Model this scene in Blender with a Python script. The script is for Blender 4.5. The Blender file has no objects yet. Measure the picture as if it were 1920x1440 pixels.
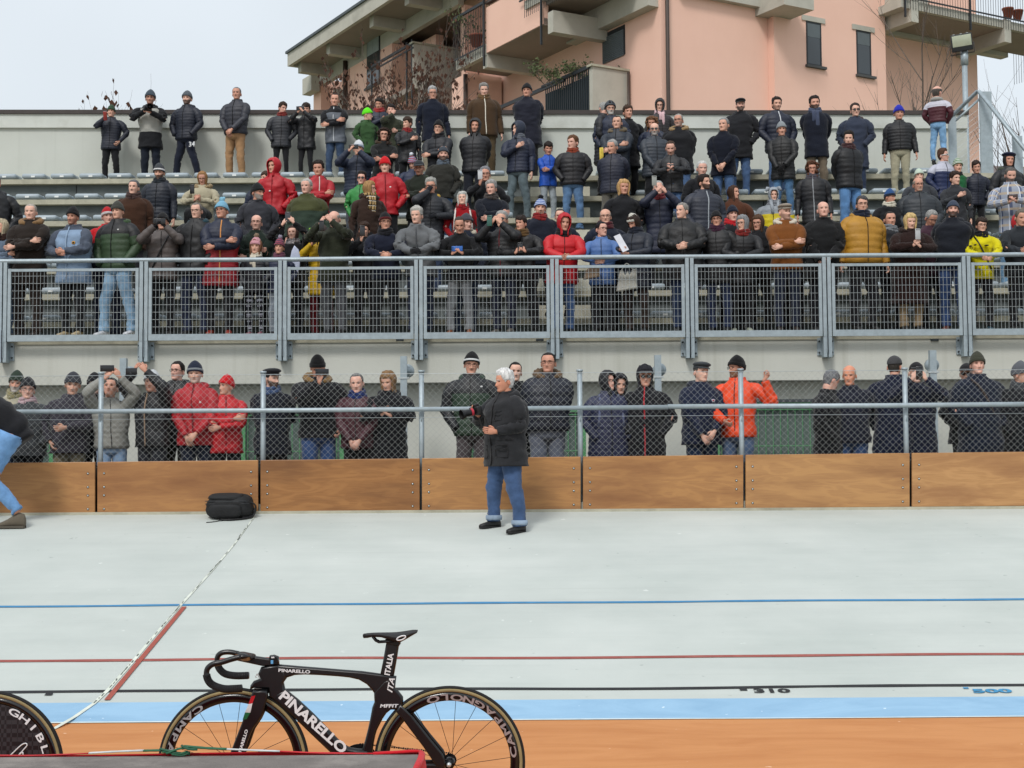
import bpy, bmesh, math, random
from mathutils import Vector, Matrix, noise
R = math.radians
C = bpy.context.scene
COL = C.collection
random.seed(7)
# ---------------------------------------------------------------- camera
F = 2740.0                       # focal length in photo pixels (photo is 1920 wide)
CAMZ = 1.68
PITCH = math.atan(155 / F); ROLL = R(0.38)
fw = Vector((0, math.cos(PITCH), math.sin(PITCH)))
r0 = Vector((1, 0, 0)); u0 = r0.cross(fw)
rt = r0 * math.cos(ROLL) - u0 * math.sin(ROLL)
up = r0 * math.sin(ROLL) + u0 * math.cos(ROLL)
CP = Vector((0, 0, CAMZ))
cam_d = bpy.data.cameras.new('camera'); cam = bpy.data.objects.new('camera', cam_d); COL.objects.link(cam)
m = Matrix.Identity(4)
for i in range(3):
    m[i][0] = rt[i]; m[i][1] = up[i]; m[i][2] = -fw[i]; m[i][3] = CP[i]
cam.matrix_world = m
cam_d.sensor_width = 36; cam_d.lens = F / 1920 * 36; cam_d.clip_end = 2000; cam_d.clip_start = 0.05
C.camera = cam
def ray(px, py): return rt * (px - 960) / F + up * (720 - py) / F + fw
def P(px, py, Y):                 # the point at depth Y seen at that place
    d = ray(px, py); return CP + d * (Y / d.y)
# ---------------------------------------------------------------- world, sun, exposure
W = bpy.data.worlds.new('World'); C.world = W; W.use_nodes = True
nt = W.node_tree; nt.nodes.clear()
sky = nt.nodes.new('ShaderNodeTexSky'); sky.sky_type = 'NISHITA'; sky.sun_disc = False
SUN_EL, SUN_ROT = R(48), R(200)
sky.sun_elevation = SUN_EL; sky.sun_rotation = SUN_ROT; sky.air_density = 1.0; sky.dust_density = 3.0; sky.altitude = 100
bg1 = nt.nodes.new('ShaderNodeBackground'); bg1.inputs[1].default_value = 0.03
nt.links.new(sky.outputs[0], bg1.inputs[0])
bg2 = nt.nodes.new('ShaderNodeBackground'); bg2.inputs[1].default_value = 0.66   # overcast cloud layer
tc = nt.nodes.new('ShaderNodeTexCoord'); sx = nt.nodes.new('ShaderNodeSeparateXYZ'); nt.links.new(tc.outputs['Generated'], sx.inputs[0])
mx = nt.nodes.new('ShaderNodeMapRange'); nt.links.new(sx.outputs['Z'], mx.inputs[0])
mx.inputs[1].default_value = 0.0; mx.inputs[2].default_value = 0.9
ns = nt.nodes.new('ShaderNodeTexNoise'); ns.inputs['Scale'].default_value = 2.2; ns.inputs['Detail'].default_value = 4
nt.links.new(tc.outputs['Generated'], ns.inputs[0])
cr = nt.nodes.new('ShaderNodeMix'); cr.data_type = 'RGBA'
cr.inputs[6].default_value = (0.95, 1.01, 1.03, 1); cr.inputs[7].default_value = (1.3, 1.38, 1.45, 1)
nt.links.new(mx.outputs[0], cr.inputs[0])
cr2 = nt.nodes.new('ShaderNodeMix'); cr2.data_type = 'RGBA'; cr2.blend_type = 'MULTIPLY'; cr2.inputs[0].default_value = 1
mr = nt.nodes.new('ShaderNodeMapRange'); mr.inputs[1].default_value = .3; mr.inputs[2].default_value = .7; mr.inputs[3].default_value = .92; mr.inputs[4].default_value = 1.08
nt.links.new(ns.outputs['Fac'], mr.inputs[0]); nt.links.new(cr.outputs[2], cr2.inputs[6]); nt.links.new(mr.outputs[0], cr2.inputs[7])
nt.links.new(cr2.outputs[2], bg2.inputs[0])
ad = nt.nodes.new('ShaderNodeAddShader'); wo = nt.nodes.new('ShaderNodeOutputWorld')
nt.links.new(bg1.outputs[0], ad.inputs[0]); nt.links.new(bg2.outputs[0], ad.inputs[1]); nt.links.new(ad.outputs[0], wo.inputs[0])
sl = bpy.data.lights.new('sun', 'SUN'); sl.energy = 1.9; sl.angle = R(13); sl.color = (1, .97, .93)
so = bpy.data.objects.new('sun', sl); COL.objects.link(so)
sdir = Vector((math.sin(SUN_ROT) * math.cos(SUN_EL), math.cos(SUN_ROT) * math.cos(SUN_EL), math.sin(SUN_EL)))  # towards the sun
so.rotation_euler = sdir.to_track_quat('Z', 'Y').to_euler()
C.view_settings.view_transform = 'Standard'; C.view_settings.look = 'None'; C.view_settings.exposure = 0.0; C.view_settings.gamma = 1
try: C.cycles.max_bounces = 6; C.cycles.diffuse_bounces = 3
except Exception: pass

# ---------------------------------------------------------------- materials
MC = {}
def srgb(h):
    if isinstance(h, str):
        h = h.lstrip('#'); c = [int(h[i:i+2], 16) / 255 for i in (0, 2, 4)]
        return tuple(x / 12.92 if x <= .04045 else ((x + .055) / 1.055) ** 2.4 for x in c)
    return tuple(h[:3])
def new_mat(name, rough=.6, metal=0.0, spec=.5):
    M = bpy.data.materials.new(name); M.use_nodes = True
    b = M.node_tree.nodes['Principled BSDF']
    b.inputs['Roughness'].default_value = rough; b.inputs['Metallic'].default_value = metal
    b.inputs['Specular IOR Level'].default_value = spec
    return M, M.node_tree, b
def N(t, kind, **kw):
    n = t.nodes.new('ShaderNode' + kind)
    for k, v in kw.items():
        if k.startswith('i_'):
            key = k[2:].replace('_', ' ')
            n.inputs[int(key) if key.isdigit() else key].default_value = v
        else: setattr(n, k, v)
    return n
def L(t, a, ao, b, bi): t.links.new(a.outputs[ao], b.inputs[bi])
def ramp(t, src, so_, stops):
    r = t.nodes.new('ShaderNodeValToRGB'); e = r.color_ramp.elements
    while len(e) < len(stops): e.new(.5)
    for i, (p, c) in enumerate(stops): e[i].position = p; e[i].color = (*c[:3], 1)
    t.links.new(src.outputs[so_], r.inputs[0]); return r
def surf(name, col, rough=.7, metal=0, var=.12, scale=6, detail=5, bump=.15, bscale=40, spec=.4, dirt=None, dscale=1.5, damt=.5, stretch=None):
    """general weathered surface: base colour varied by noise, optional dirt patches and bump"""
    key = ('surf', name)
    if key in MC: return MC[key]
    M, t, b = new_mat(name, rough, metal, spec)
    c = srgb(col)
    tcn = N(t, 'TexCoord'); src = tcn; out = 'Object'
    if stretch:
        mp = N(t, 'Mapping'); mp.inputs['Scale'].default_value = stretch; L(t, tcn, 'Object', mp, 0); src = mp; out = 0
    n1 = N(t, 'TexNoise', i_Scale=scale, i_Detail=detail, i_Roughness=.6); L(t, src, out, n1, 0)
    r = ramp(t, n1, 0, [(.3, [x * (1 - var) for x in c]), (.7, [min(1, x * (1 + var)) for x in c])])
    last = r; lo = 0
    if dirt is not None:
        n2 = N(t, 'TexNoise', i_Scale=dscale, i_Detail=7, i_Roughness=.65); L(t, src, out, n2, 0)
        r2 = ramp(t, n2, 0, [(.48, (0, 0, 0)), (.72, (damt, damt, damt))])
        mxx = N(t, 'Mix', data_type='RGBA'); L(t, r2, 0, mxx, 0); L(t, r, 0, mxx, 6); mxx.inputs[7].default_value = (*srgb(dirt), 1)
        last = mxx; lo = 2
    L(t, last, lo, b, 'Base Color')
    if bump:
        n3 = N(t, 'TexNoise', i_Scale=bscale, i_Detail=4); L(t, src, out, n3, 0)
        bp = N(t, 'Bump', i_Strength=bump, i_Distance=.01); L(t, n3, 0, bp, 'Height'); L(t, bp, 0, b, 'Normal')
    MC[key] = M; return M

# ---------------------------------------------------------------- mesh builder
class MB:
    def __init__(s): s.v = []; s.f = []; s.mi = []; s.q = []; s.sm = []; s.m = 0; s.smooth = True
    def vert(s, p, q=(0, 0, 0)): s.v.append(Vector(p)); s.q.append(q); return len(s.v) - 1
    def face(s, idx, mi=None, sm=None): s.f.append(tuple(idx)); s.mi.append(s.m if mi is None else mi); s.sm.append(s.smooth if sm is None else sm)
    def box(s, a, b, M=None, mi=None):
        x0, y0, z0 = a; x1, y1, z1 = b
        ps = [(x0, y0, z0), (x1, y0, z0), (x1, y1, z0), (x0, y1, z0), (x0, y0, z1), (x1, y0, z1), (x1, y1, z1), (x0, y1, z1)]
        s.hexa(ps, M, mi)
    def hexa(s, ps, M=None, mi=None):
        k = [s.vert(M @ Vector(p) if M else p) for p in ps]
        for q in ((0, 3, 2, 1), (4, 5, 6, 7), (0, 1, 5, 4), (1, 2, 6, 5), (2, 3, 7, 6), (3, 0, 4, 7)): s.face([k[i] for i in q], mi, False)
    def cbox(s, c, d, M=None, mi=None):
        s.box([c[i] - d[i] / 2 for i in range(3)], [c[i] + d[i] / 2 for i in range(3)], M, mi)
    def rbox(s, c, d, r=.01, M=None, mi=None, flat=False):     # bevelled box
        bm = bmesh.new(); bmesh.ops.create_cube(bm, size=1)
        for v in bm.verts: v.co = Vector((v.co.x * d[0], v.co.y * d[1], v.co.z * d[2]))
        bmesh.ops.bevel(bm, geom=bm.edges[:], offset=r, segments=2, affect='EDGES', profile=.5)
        s.add_bm(bm, Matrix.Translation(c) if M is None else M @ Matrix.Translation(c), mi, not flat); bm.free()
    def add_bm(s, bm, M=None, mi=None, sm=None):
        o = len(s.v); bm.verts.index_update()
        for v in bm.verts: s.vert(M @ v.co if M else v.co.copy())
        for f in bm.faces: s.face([o + v.index for v in f.verts], mi, sm)
    def rings(s, rs, cap0=True, cap1=True, mis=None, q=None, closed=True):
        """rs: list of rings (equal length lists of points)"""
        idx = []
        for i, r_ in enumerate(rs):
            n = len(r_)
            idx.append([s.vert(p, q(i, j) if q else (0, 0, 0)) for j, p in enumerate(r_)])
        n = len(rs[0])
        for i in range(len(rs) - 1):
            for j in range(n if closed else n - 1):
                k = (j + 1) % n
                mi = mis(i, j) if mis else None
                s.face((idx[i][j], idx[i][k], idx[i+1][k], idx[i+1][j]), mi)
        if cap0: s.face(idx[0][::-1], mis(0, 0) if mis else None)
        if cap1: s.face(idx[-1], mis(len(rs) - 2, 0) if mis else None)
        return idx
    def tube(s, pts, r, seg=8, cap=True, mi=None, sq=1.0):
        pts = [Vector(p) for p in pts]; rs = []
        nrm = None
        for i, p in enumerate(pts):
            d = (pts[min(i+1, len(pts)-1)] - pts[max(i-1, 0)]).normalized()
            if nrm is None:
                a = Vector((0, 0, 1)) if abs(d.z) < .9 else Vector((0, 1, 0)); nrm = (a - d * a.dot(d)).normalized()
            else: nrm = (nrm - d * nrm.dot(d)).normalized()
            bn = d.cross(nrm); rr = r[i] if isinstance(r, (list, tuple)) else r
            rs.append([p + (nrm * math.cos(t) * sq + bn * math.sin(t)) * rr for t in [2 * math.pi * k / seg for k in range(seg)]])
        s.rings(rs, cap, cap, (lambda i, j: mi) if mi is not None else None)
    def wire(s, a, b, r, mi=None):   # thin three sided wire
        s.tube([a, b], r, 3, False, mi)
    def prism(s, poly, a, b, fn, mi=None, bev=0):
        """extrude a 2-D polygon between depths a and b; fn(u,v,w) -> point. bev rounds the rims."""
        n = len(poly)
        def off(d):
            out = []
            for i in range(n):
                p0, p1, p2 = Vector(poly[i-1]), Vector(poly[i]), Vector(poly[(i+1) % n])
                e1 = (p1 - p0).normalized(); e2 = (p2 - p1).normalized()
                n1 = Vector((-e1.y, e1.x)); n2 = Vector((-e2.y, e2.x)); k = n1 + n2
                if k.length < 1e-6: k = n1
                k = k.normalized(); c = max(.35, k.dot(n1)); out.append(p1 + k * d / c)
            return out
        area = sum(poly[i-1][0] * poly[i][1] - poly[i][0] * poly[i-1][1] for i in range(n))
        sg = 1 if area > 0 else -1
        if bev:
            lv = [(a, off(sg * bev)), (a + (b - a) * .18, off(sg * bev * .25)), (a + (b - a) * .5, [Vector(p) for p in poly]), (a + (b - a) * .82, off(sg * bev * .25)), (b, off(sg * bev))]
        else: lv = [(a, [Vector(p) for p in poly]), (b, [Vector(p) for p in poly])]
        sm = s.smooth; s.smooth = bool(bev)
        rs = [[fn(p.x, p.y, w) for p in pl] for w, pl in lv]
        idx = s.rings(rs, False, False, (lambda i, j: mi) if mi is not None else None)
        s.face(idx[0][::-1], mi, False); s.face(idx[-1], mi, False); s.smooth = sm
    def ell(s, c, r, seg=12, rings=8, M=None, mi=None, nz=0, nf=8, sd=0):
        rs = []
        for i in range(1, rings):
            a = math.pi * i / rings
            rg = []
            for j in range(seg):
                b = 2 * math.pi * j / seg
                d = Vector((math.sin(a) * math.cos(b), math.sin(a) * math.sin(b), math.cos(a)))
                k = 1 + (nz * noise.noise(d * nf + Vector((sd, sd, sd))) if nz else 0)
                p = Vector((c[0] + d.x * r[0] * k, c[1] + d.y * r[1] * k, c[2] + d.z * r[2] * k))
                rg.append(M @ p if M else p)
            rs.append(rg)
        s.rings(rs, True, True, (lambda i, j: mi) if mi is not None else None)
    def build(s, name, mats, parent=None, M=None, autosm=True, q=False):
        me = bpy.data.meshes.new(name); vv = [M @ v for v in s.v] if M else s.v
        me.from_pydata([tuple(v) for v in vv], [], s.f)
        if not isinstance(mats, (list, tuple)): mats = [mats]
        for x in mats: me.materials.append(x)
        me.polygons.foreach_set('material_index', s.mi); me.polygons.foreach_set('use_smooth', s.sm)
        if q:
            at = me.attributes.new('q', 'FLOAT_VECTOR', 'POINT'); at.data.foreach_set('vector', [c for t in s.q for c in t])
        me.validate(); me.update()
        bm = bmesh.new(); bm.from_mesh(me); bmesh.ops.recalc_face_normals(bm, faces=bm.faces); bm.to_mesh(me); bm.free()
        o = bpy.data.objects.new(name, me); COL.objects.link(o)
        if parent: o.parent = parent
        return o
def tag(o, label=None, cat=None, group=None, kind=None):
    if label: o['label'] = label
    if cat: o['category'] = cat
    if group: o['group'] = group
    if kind: o['kind'] = kind
    return o
def empty(name, loc=(0, 0, 0), rz=0, **k):
    o = bpy.data.objects.new(name, None); COL.objects.link(o); o.location = loc; o.rotation_euler = (0, 0, rz); o.empty_display_size = .1
    return tag(o, **k)
def text_mesh(name, txt, size, mat, parent, M, extr=.0015, shear=0, bold=0.0, sx=1.0, align='CENTER', space=1.0):
    cu = bpy.data.curves.new(name, 'FONT'); cu.body = txt; cu.size = size; cu.extrude = extr; cu.shear = shear; cu.offset = bold
    cu.align_x = align; cu.align_y = 'CENTER'; cu.resolution_u = 3; cu.space_character = space
    to = bpy.data.objects.new('tmp', cu); COL.objects.link(to)
    dg = bpy.context.evaluated_depsgraph_get(); me = bpy.data.meshes.new_from_object(to.evaluated_get(dg)); bpy.data.objects.remove(to); bpy.data.curves.remove(cu)
    me.name = name; me.materials.clear(); me.materials.append(mat)
    for v in me.vertices: v.co = M @ Vector((v.co.x * sx, v.co.y, v.co.z))
    o = bpy.data.objects.new(name, me); COL.objects.link(o)
    if parent: o.parent = parent
    return o
# ================================================================ the setting
galv = surf('galvanised_steel', '#9ba7ad', rough=.5, metal=.35, var=.12, scale=14, bump=.05, bscale=60)
galv_l = surf('galvanised_wire', '#b9c0c2', rough=.4, metal=.5, var=.08, scale=9, bump=0)
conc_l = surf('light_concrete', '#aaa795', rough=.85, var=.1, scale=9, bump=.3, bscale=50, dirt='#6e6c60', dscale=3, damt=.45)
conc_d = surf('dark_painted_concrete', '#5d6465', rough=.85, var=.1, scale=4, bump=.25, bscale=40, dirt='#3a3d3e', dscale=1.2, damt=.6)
def wall_mat(name, col, dcol, streak=.4):
    M, t, b = new_mat(name, .9, 0, .2)
    tcn = N(t, 'TexCoord'); c = srgb(col); d = srgb(dcol)
    n1 = N(t, 'TexNoise', i_Scale=.9, i_Detail=7, i_Roughness=.6); L(t, tcn, 'Object', n1, 0)
    r1 = ramp(t, n1, 0, [(.35, c), (.75, [(c[i] * 2 + d[i]) / 3 for i in range(3)])])
    mp = N(t, 'Mapping'); mp.inputs['Scale'].default_value = (3.5, 1, .12); L(t, tcn, 'Object', mp, 0)
    n2 = N(t, 'TexNoise', i_Scale=2.2, i_Detail=5); L(t, mp, 0, n2, 0)          # faint rain streaks
    r2 = ramp(t, n2, 0, [(.55, (0, 0, 0)), (.8, (streak,) * 3)])
    mm = N(t, 'Mix', data_type='RGBA'); L(t, r2, 0, mm, 0); L(t, r1, 0, mm, 6); mm.inputs[7].default_value = (*d, 1); L(t, mm, 2, b, 'Base Color')
    n3 = N(t, 'TexNoise', i_Scale=70, i_Detail=3); L(t, tcn, 'Object', n3, 0)
    bp = N(t, 'Bump', i_Strength=.25, i_Distance=.01); L(t, n3, 0, bp, 'Height'); L(t, bp, 0, b, 'Normal')
    return M
wallm = wall_mat('stand_wall_plaster', '#c1c2ba', '#969689')
backm = wall_mat('back_wall_plaster', '#c0c4be', '#a0a49c')
# ---- ground, infield, track
def track_mat():
    M, t, b = new_mat('track_concrete', .75, 0, .3)
    tcn = N(t, 'TexCoord'); c = srgb('#b9bfba')
    n1 = N(t, 'TexNoise', i_Scale=.7, i_Detail=8, i_Roughness=.6); L(t, tcn, 'Object', n1, 0)
    r1 = ramp(t, n1, 0, [(.3, srgb('#afb6b1')), (.55, c), (.75, srgb('#c1c6c1'))])
    # small pale scuffs and dark specks
    n2 = N(t, 'TexNoise', i_Scale=6.5, i_Detail=3); L(t, tcn, 'Object', n2, 0)
    r2 = ramp(t, n2, 0, [(.73, (0, 0, 0)), (.77, (.5, .5, .5))])
    mp = N(t, 'Mapping'); mp.inputs['Location'].default_value = (31, 7, 2); L(t, tcn, 'Object', mp, 0)
    n4 = N(t, 'TexNoise', i_Scale=10, i_Detail=4); L(t, mp, 0, n4, 0)
    r4 = ramp(t, n4, 0, [(.71, (0, 0, 0)), (.76, (.5, .5, .5))])
    m1 = N(t, 'Mix', data_type='RGBA'); L(t, r2, 0, m1, 0); L(t, r1, 0, m1, 6); m1.inputs[7].default_value = (*srgb('#dfe3de'), 1)
    m2 = N(t, 'Mix', data_type='RGBA'); L(t, r4, 0, m2, 0); L(t, m1, 2, m2, 6); m2.inputs[7].default_value = (*srgb('#7d8683'), 1)
    mp3 = N(t, 'Mapping'); mp3.inputs['Scale'].default_value = (.25, 2.2, 1); mp3.inputs['Rotation'].default_value = (0, 0, .06); L(t, tcn, 'Object', mp3, 0)
    n5 = N(t, 'TexNoise', i_Scale=1.6, i_Detail=6, i_Roughness=.65); L(t, mp3, 0, n5, 0)
    r5 = ramp(t, n5, 0, [(.3, (.93, .93, .935)), (.7, (1.0, 1.0, 1.0))])
    m3 = N(t, 'Mix', data_type='RGBA', blend_type='MULTIPLY'); m3.inputs[0].default_value = 1; L(t, m2, 2, m3, 6); L(t, r5, 0, m3, 7)
    mp4 = N(t, 'Mapping'); mp4.inputs['Scale'].default_value = (.28, 16, 1); mp4.inputs['Rotation'].default_value = (0, 0, -.03); L(t, tcn, 'Object', mp4, 0)
    n6 = N(t, 'TexNoise', i_Scale=1.3, i_Detail=3, i_Roughness=.55); L(t, mp4, 0, n6, 0); r6 = ramp(t, n6, 0, [(.62, (1, 1, 1)), (.72, (.95, .95, .945))])     # faint long tyre marks
    m4 = N(t, 'Mix', data_type='RGBA', blend_type='MULTIPLY'); m4.inputs[0].default_value = 1; L(t, m3, 2, m4, 6); L(t, r6, 0, m4, 7); L(t, m4, 2, b, 'Base Color')
    n3 = N(t, 'TexNoise', i_Scale=120, i_Detail=3); L(t, tcn, 'Object', n3, 0)
    bp = N(t, 'Bump', i_Strength=.2, i_Distance=.006); L(t, n3, 0, bp, 'Height'); L(t, bp, 0, b, 'Normal')
    return M
trackm = track_mat()
def strip_mat(name, col, dark, fleck):
    M, t, b = new_mat(name, .8, 0, .25); tcn = N(t, 'TexCoord')
    mp = N(t, 'Mapping'); mp.inputs['Scale'].default_value = (.5, 1.6, 1); L(t, tcn, 'Object', mp, 0)
    n1 = N(t, 'TexNoise', i_Scale=1.8, i_Detail=8, i_Roughness=.65, i_Distortion=1.2); L(t, mp, 0, n1, 0)
    r1 = ramp(t, n1, 0, [(.32, srgb(dark)), (.62, srgb(col))])
    n2 = N(t, 'TexNoise', i_Scale=13, i_Detail=2); L(t, tcn, 'Object', n2, 0)
    r2 = ramp(t, n2, 0, [(.745, (0, 0, 0)), (.76, (.8, .8, .8))])
    m1 = N(t, 'Mix', data_type='RGBA'); L(t, r2, 0, m1, 0); L(t, r1, 0, m1, 6); m1.inputs[7].default_value = (*srgb(fleck), 1); L(t, m1, 2, b, 'Base Color')
    n3 = N(t, 'TexNoise', i_Scale=90, i_Detail=3); L(t, tcn, 'Object', n3, 0)
    bp = N(t, 'Bump', i_Strength=.25, i_Distance=.006); L(t, n3, 0, bp, 'Height'); L(t, bp, 0, b, 'Normal')
    return M
orangem = strip_mat('orange_apron_paint', '#c28654', '#b47746', '#e8c9ab')
bluem = strip_mat('pale_blue_band_paint', '#90b3cd', '#80a4c0', '#c9dbe8')
Y0, YT = 9.8, 16.25                        # inner and outer edge of the banked track
def yline(px, py):                          # depth where the banked plane is seen
    d = ray(px, py); k = SL
    t_ = (-CP.z - k * Y0) / (d.z - k * d.y) if abs(d.z - k * d.y) > 1e-9 else 1
    return d.y * t_
SL = 1.18 / 6.5
def tz(y): return max(0.0, SL * (y - Y0))
def sheet(name, pts, mat, lift=0, parent=None):
    mb = MB(); mb.smooth = False
    k = [mb.vert((x, y, tz(y) + lift)) for x, y in pts]; mb.face(k); return mb.build(name, mat, parent)
XL, XR = -16, 16
gm = surf('grass_ground', '#6d7358', var=.25, scale=3)
mb = MB(); mb.smooth = False
k = [mb.vert(p) for p in ((-300, -60, -.02), (300, -60, -.02), (300, 500, -.02), (-300, 500, -.02))]; mb.face(k)
tag(mb.build('ground', gm), kind='structure')
def grid_sheet(name, x0, x1, y0, y1, mat, lift, nx=60, ny=14):
    mb = MB()
    idx = [[mb.vert((x0 + (x1 - x0) * i / nx, y0 + (y1 - y0) * j / ny, tz(y0 + (y1 - y0) * j / ny) + lift)) for i in range(nx + 1)] for j in range(ny + 1)]
    for j in range(ny):
        for i in range(nx): mb.face((idx[j][i], idx[j][i+1], idx[j+1][i+1], idx[j+1][i]), sm=False)
    return mb.build(name, mat)
tag(grid_sheet('track_apron', XL, XR, -6, Y0, orangem, 0, 8, 4), kind='structure')
YB = 10.2
def wavy(name, x0, x1, yc, w, mat, lift, amp=.012, seed=0, parent=None, n=120, tilt=0):
    """painted line, slightly uneven like the real one"""
    mb = MB(); a = []; 
    for i in range(n + 1):
        x = x0 + (x1 - x0) * i / n
        y = yc + tilt * x + amp * noise.noise(Vector((x * .45 + seed * 9.1, seed, 0)))
        ww = w * (1 + .22 * noise.noise(Vector((x * 2.1, seed + 5, 0))))
        a.append((mb.vert((x, y - ww / 2, tz(y - ww / 2) + lift)), mb.vert((x, y + ww / 2, tz(y + ww / 2) + lift))))
    for i in range(n): mb.face((a[i][0], a[i+1][0], a[i+1][1], a[i][1]), sm=False)
    return mb.build(name, mat, parent)
tag(grid_sheet('track_blue_band', XL, XR, Y0 + .012, YB, bluem, .0, 20, 2), kind='structure')
tag(grid_sheet('track', XL, XR, YB, YT + .12, trackm, .0, 20, 6), kind='structure')
linek = surf('black_line_paint', '#1e2022', var=.2, scale=20, bump=0)
liner = surf('red_line_paint', '#8f4a42', var=.12, scale=12, bump=0, dirt='#a86b60', dscale=5, damt=.5)
lineb = surf('blue_line_paint', '#3a7ba6', var=.12, scale=12, bump=0)
redm = surf('finish_red_paint', '#974a3d', var=.08, scale=8, bump=0)
palem = surf('joint_filler_pale', '#c6ccc0', var=.08, scale=8, bump=.1, dirt='#e6e8e0', dscale=9, damt=.6)
jointk = surf('joint_crack', '#4e534f', var=.3, scale=8, bump=0)
edgew = surf('pale_edge_paint', '#c3cfd0', var=.1, scale=12, bump=0)
lines = [('measurement_line', YB + .225, .05, linek, 1), ('sprinters_line', 11.12, .055, liner, 2), ('stayers_line', 12.62, .055, lineb, 3)]
for nm, y, w, mt, sd in lines: tag(wavy(nm, XL, XR, y, w, mt, .004, .05, sd), kind='structure')
tag(wavy('track_edge_line', XL, XR, Y0 + .005, .022, edgew, .004, .02, 6), kind='structure')
def on_track(px, py):
    y = yline(px, py); y2 = y
    d = ray(px, py)
    if y2 < Y0: t_ = -CP.z / d.z; return CP + d * t_
    return CP + d * (y2 / d.y)
def road_poly(name, pxs, mat, lift, kind='structure'):
    mb = MB(); mb.smooth = False
    k = []
    for a in pxs:
        p = on_track(*a); p.z += lift; k.append(mb.vert(p))
    n = len(k) // 2
    for i in range(n - 1): mb.face((k[i], k[i+1], k[2*n-2-i], k[2*n-1-i]))
    return tag(mb.build(name, mat), kind=kind)
# the slanting joint with its strip of pale filler, and the red finish line beside it
jl = [(478, 968), (440, 1020), (400, 1068), (338, 1136), (290, 1192), (245, 1246), (200, 1297), (176, 1320), (140, 1345), (100, 1368)]
def offs(l, dx): return [(x + dx, y) for x, y in l]
road_poly('track_joint', [(x - 1.2 - (y - 960) * .0075, y) for x, y in jl] + [(x + 1.2 + (y - 960) * .0085, y) for x, y in jl[::-1]], palem, .005)
mb = MB(); rnd = random.Random(3)
for i in range(len(jl) - 1):
    (x0, y0), (x1, y1) = jl[i], jl[i+1]; n = 9
    for j in range(n):
        if rnd.random() < .45 or y0 > 1300: continue
        t0, t1 = j / n, (j + rnd.uniform(.6, 1.05)) / n
        a = on_track(x0 + (x1-x0) * t0 + rnd.uniform(-1, 1), y0 + (y1-y0) * t0); b_ = on_track(x0 + (x1-x0) * t1 + rnd.uniform(-1, 1), y0 + (y1-y0) * t1)
        w = Vector((.006, 0, 0)) * rnd.uniform(.25, .8); z = Vector((0, 0, .009))
        kk = [mb.vert(q) for q in (a - w + z, a + w + z, b_ + w + z, b_ - w + z)]; mb.face(kk, sm=False)
tag(mb.build('track_joint_crack', jointk), kind='structure')
road_poly('finish_line', [(341, 1139), (195, 1314), (206, 1314), (350, 1139)], redm, .008)
def ground_text(name, txt, px, py, size, mat, sx=1.5):
    p = on_track(px, py); y = p.y
    ang = math.atan(SL) if y > Y0 else 0
    M_ = Matrix.Translation(p + Vector((0, 0, .007))) @ Matrix.Rotation(ang, 4, 'X')
    o = text_mesh(name, txt, size, mat, None, M_, extr=.0005, bold=size * .035, sx=sx, align='LEFT'); return tag(o, kind='structure')
digk = surf('black_number_paint', '#202224', bump=0); digb = surf('blue_number_paint', '#3783ad', bump=0)
ground_text('track_number', '310', 1412, 1297.2, .105, digk, 1.65)
ground_text('track_number', '500', 1823, 1297.5, .105, digb, 1.75)
road_poly('track_tick', [(1385, 1290), (1388, 1296), (1402, 1296), (1398, 1290)][:2] + [(1402, 1296), (1398, 1290)], digk, .006)
road_poly('track_tick', [(1805, 1290), (1807, 1292.5), (1817, 1292.5), (1815, 1290)], digb, .006)
road_poly('track_tick', [(86, 1301), (83, 1305), (97, 1305), (100, 1301)], digk, .006)
# ---- ground behind the boards
GZ = 1.10
flm = surf('spectator_ground_asphalt', '#6f7270', var=.1, scale=5)
mb = MB(); mb.smooth = False
mb.box((XL, YT + .12, GZ - .3), (XR, 21.2, GZ))
tag(mb.build('spectator_path', flm), kind='structure')
mb = MB(); mb.box((XL, YT + .02, GZ - .3), (XR, YT + .119, tz(YT) + .035)); tag(mb.build('track_kerb', conc_l), kind='structure')
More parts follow.
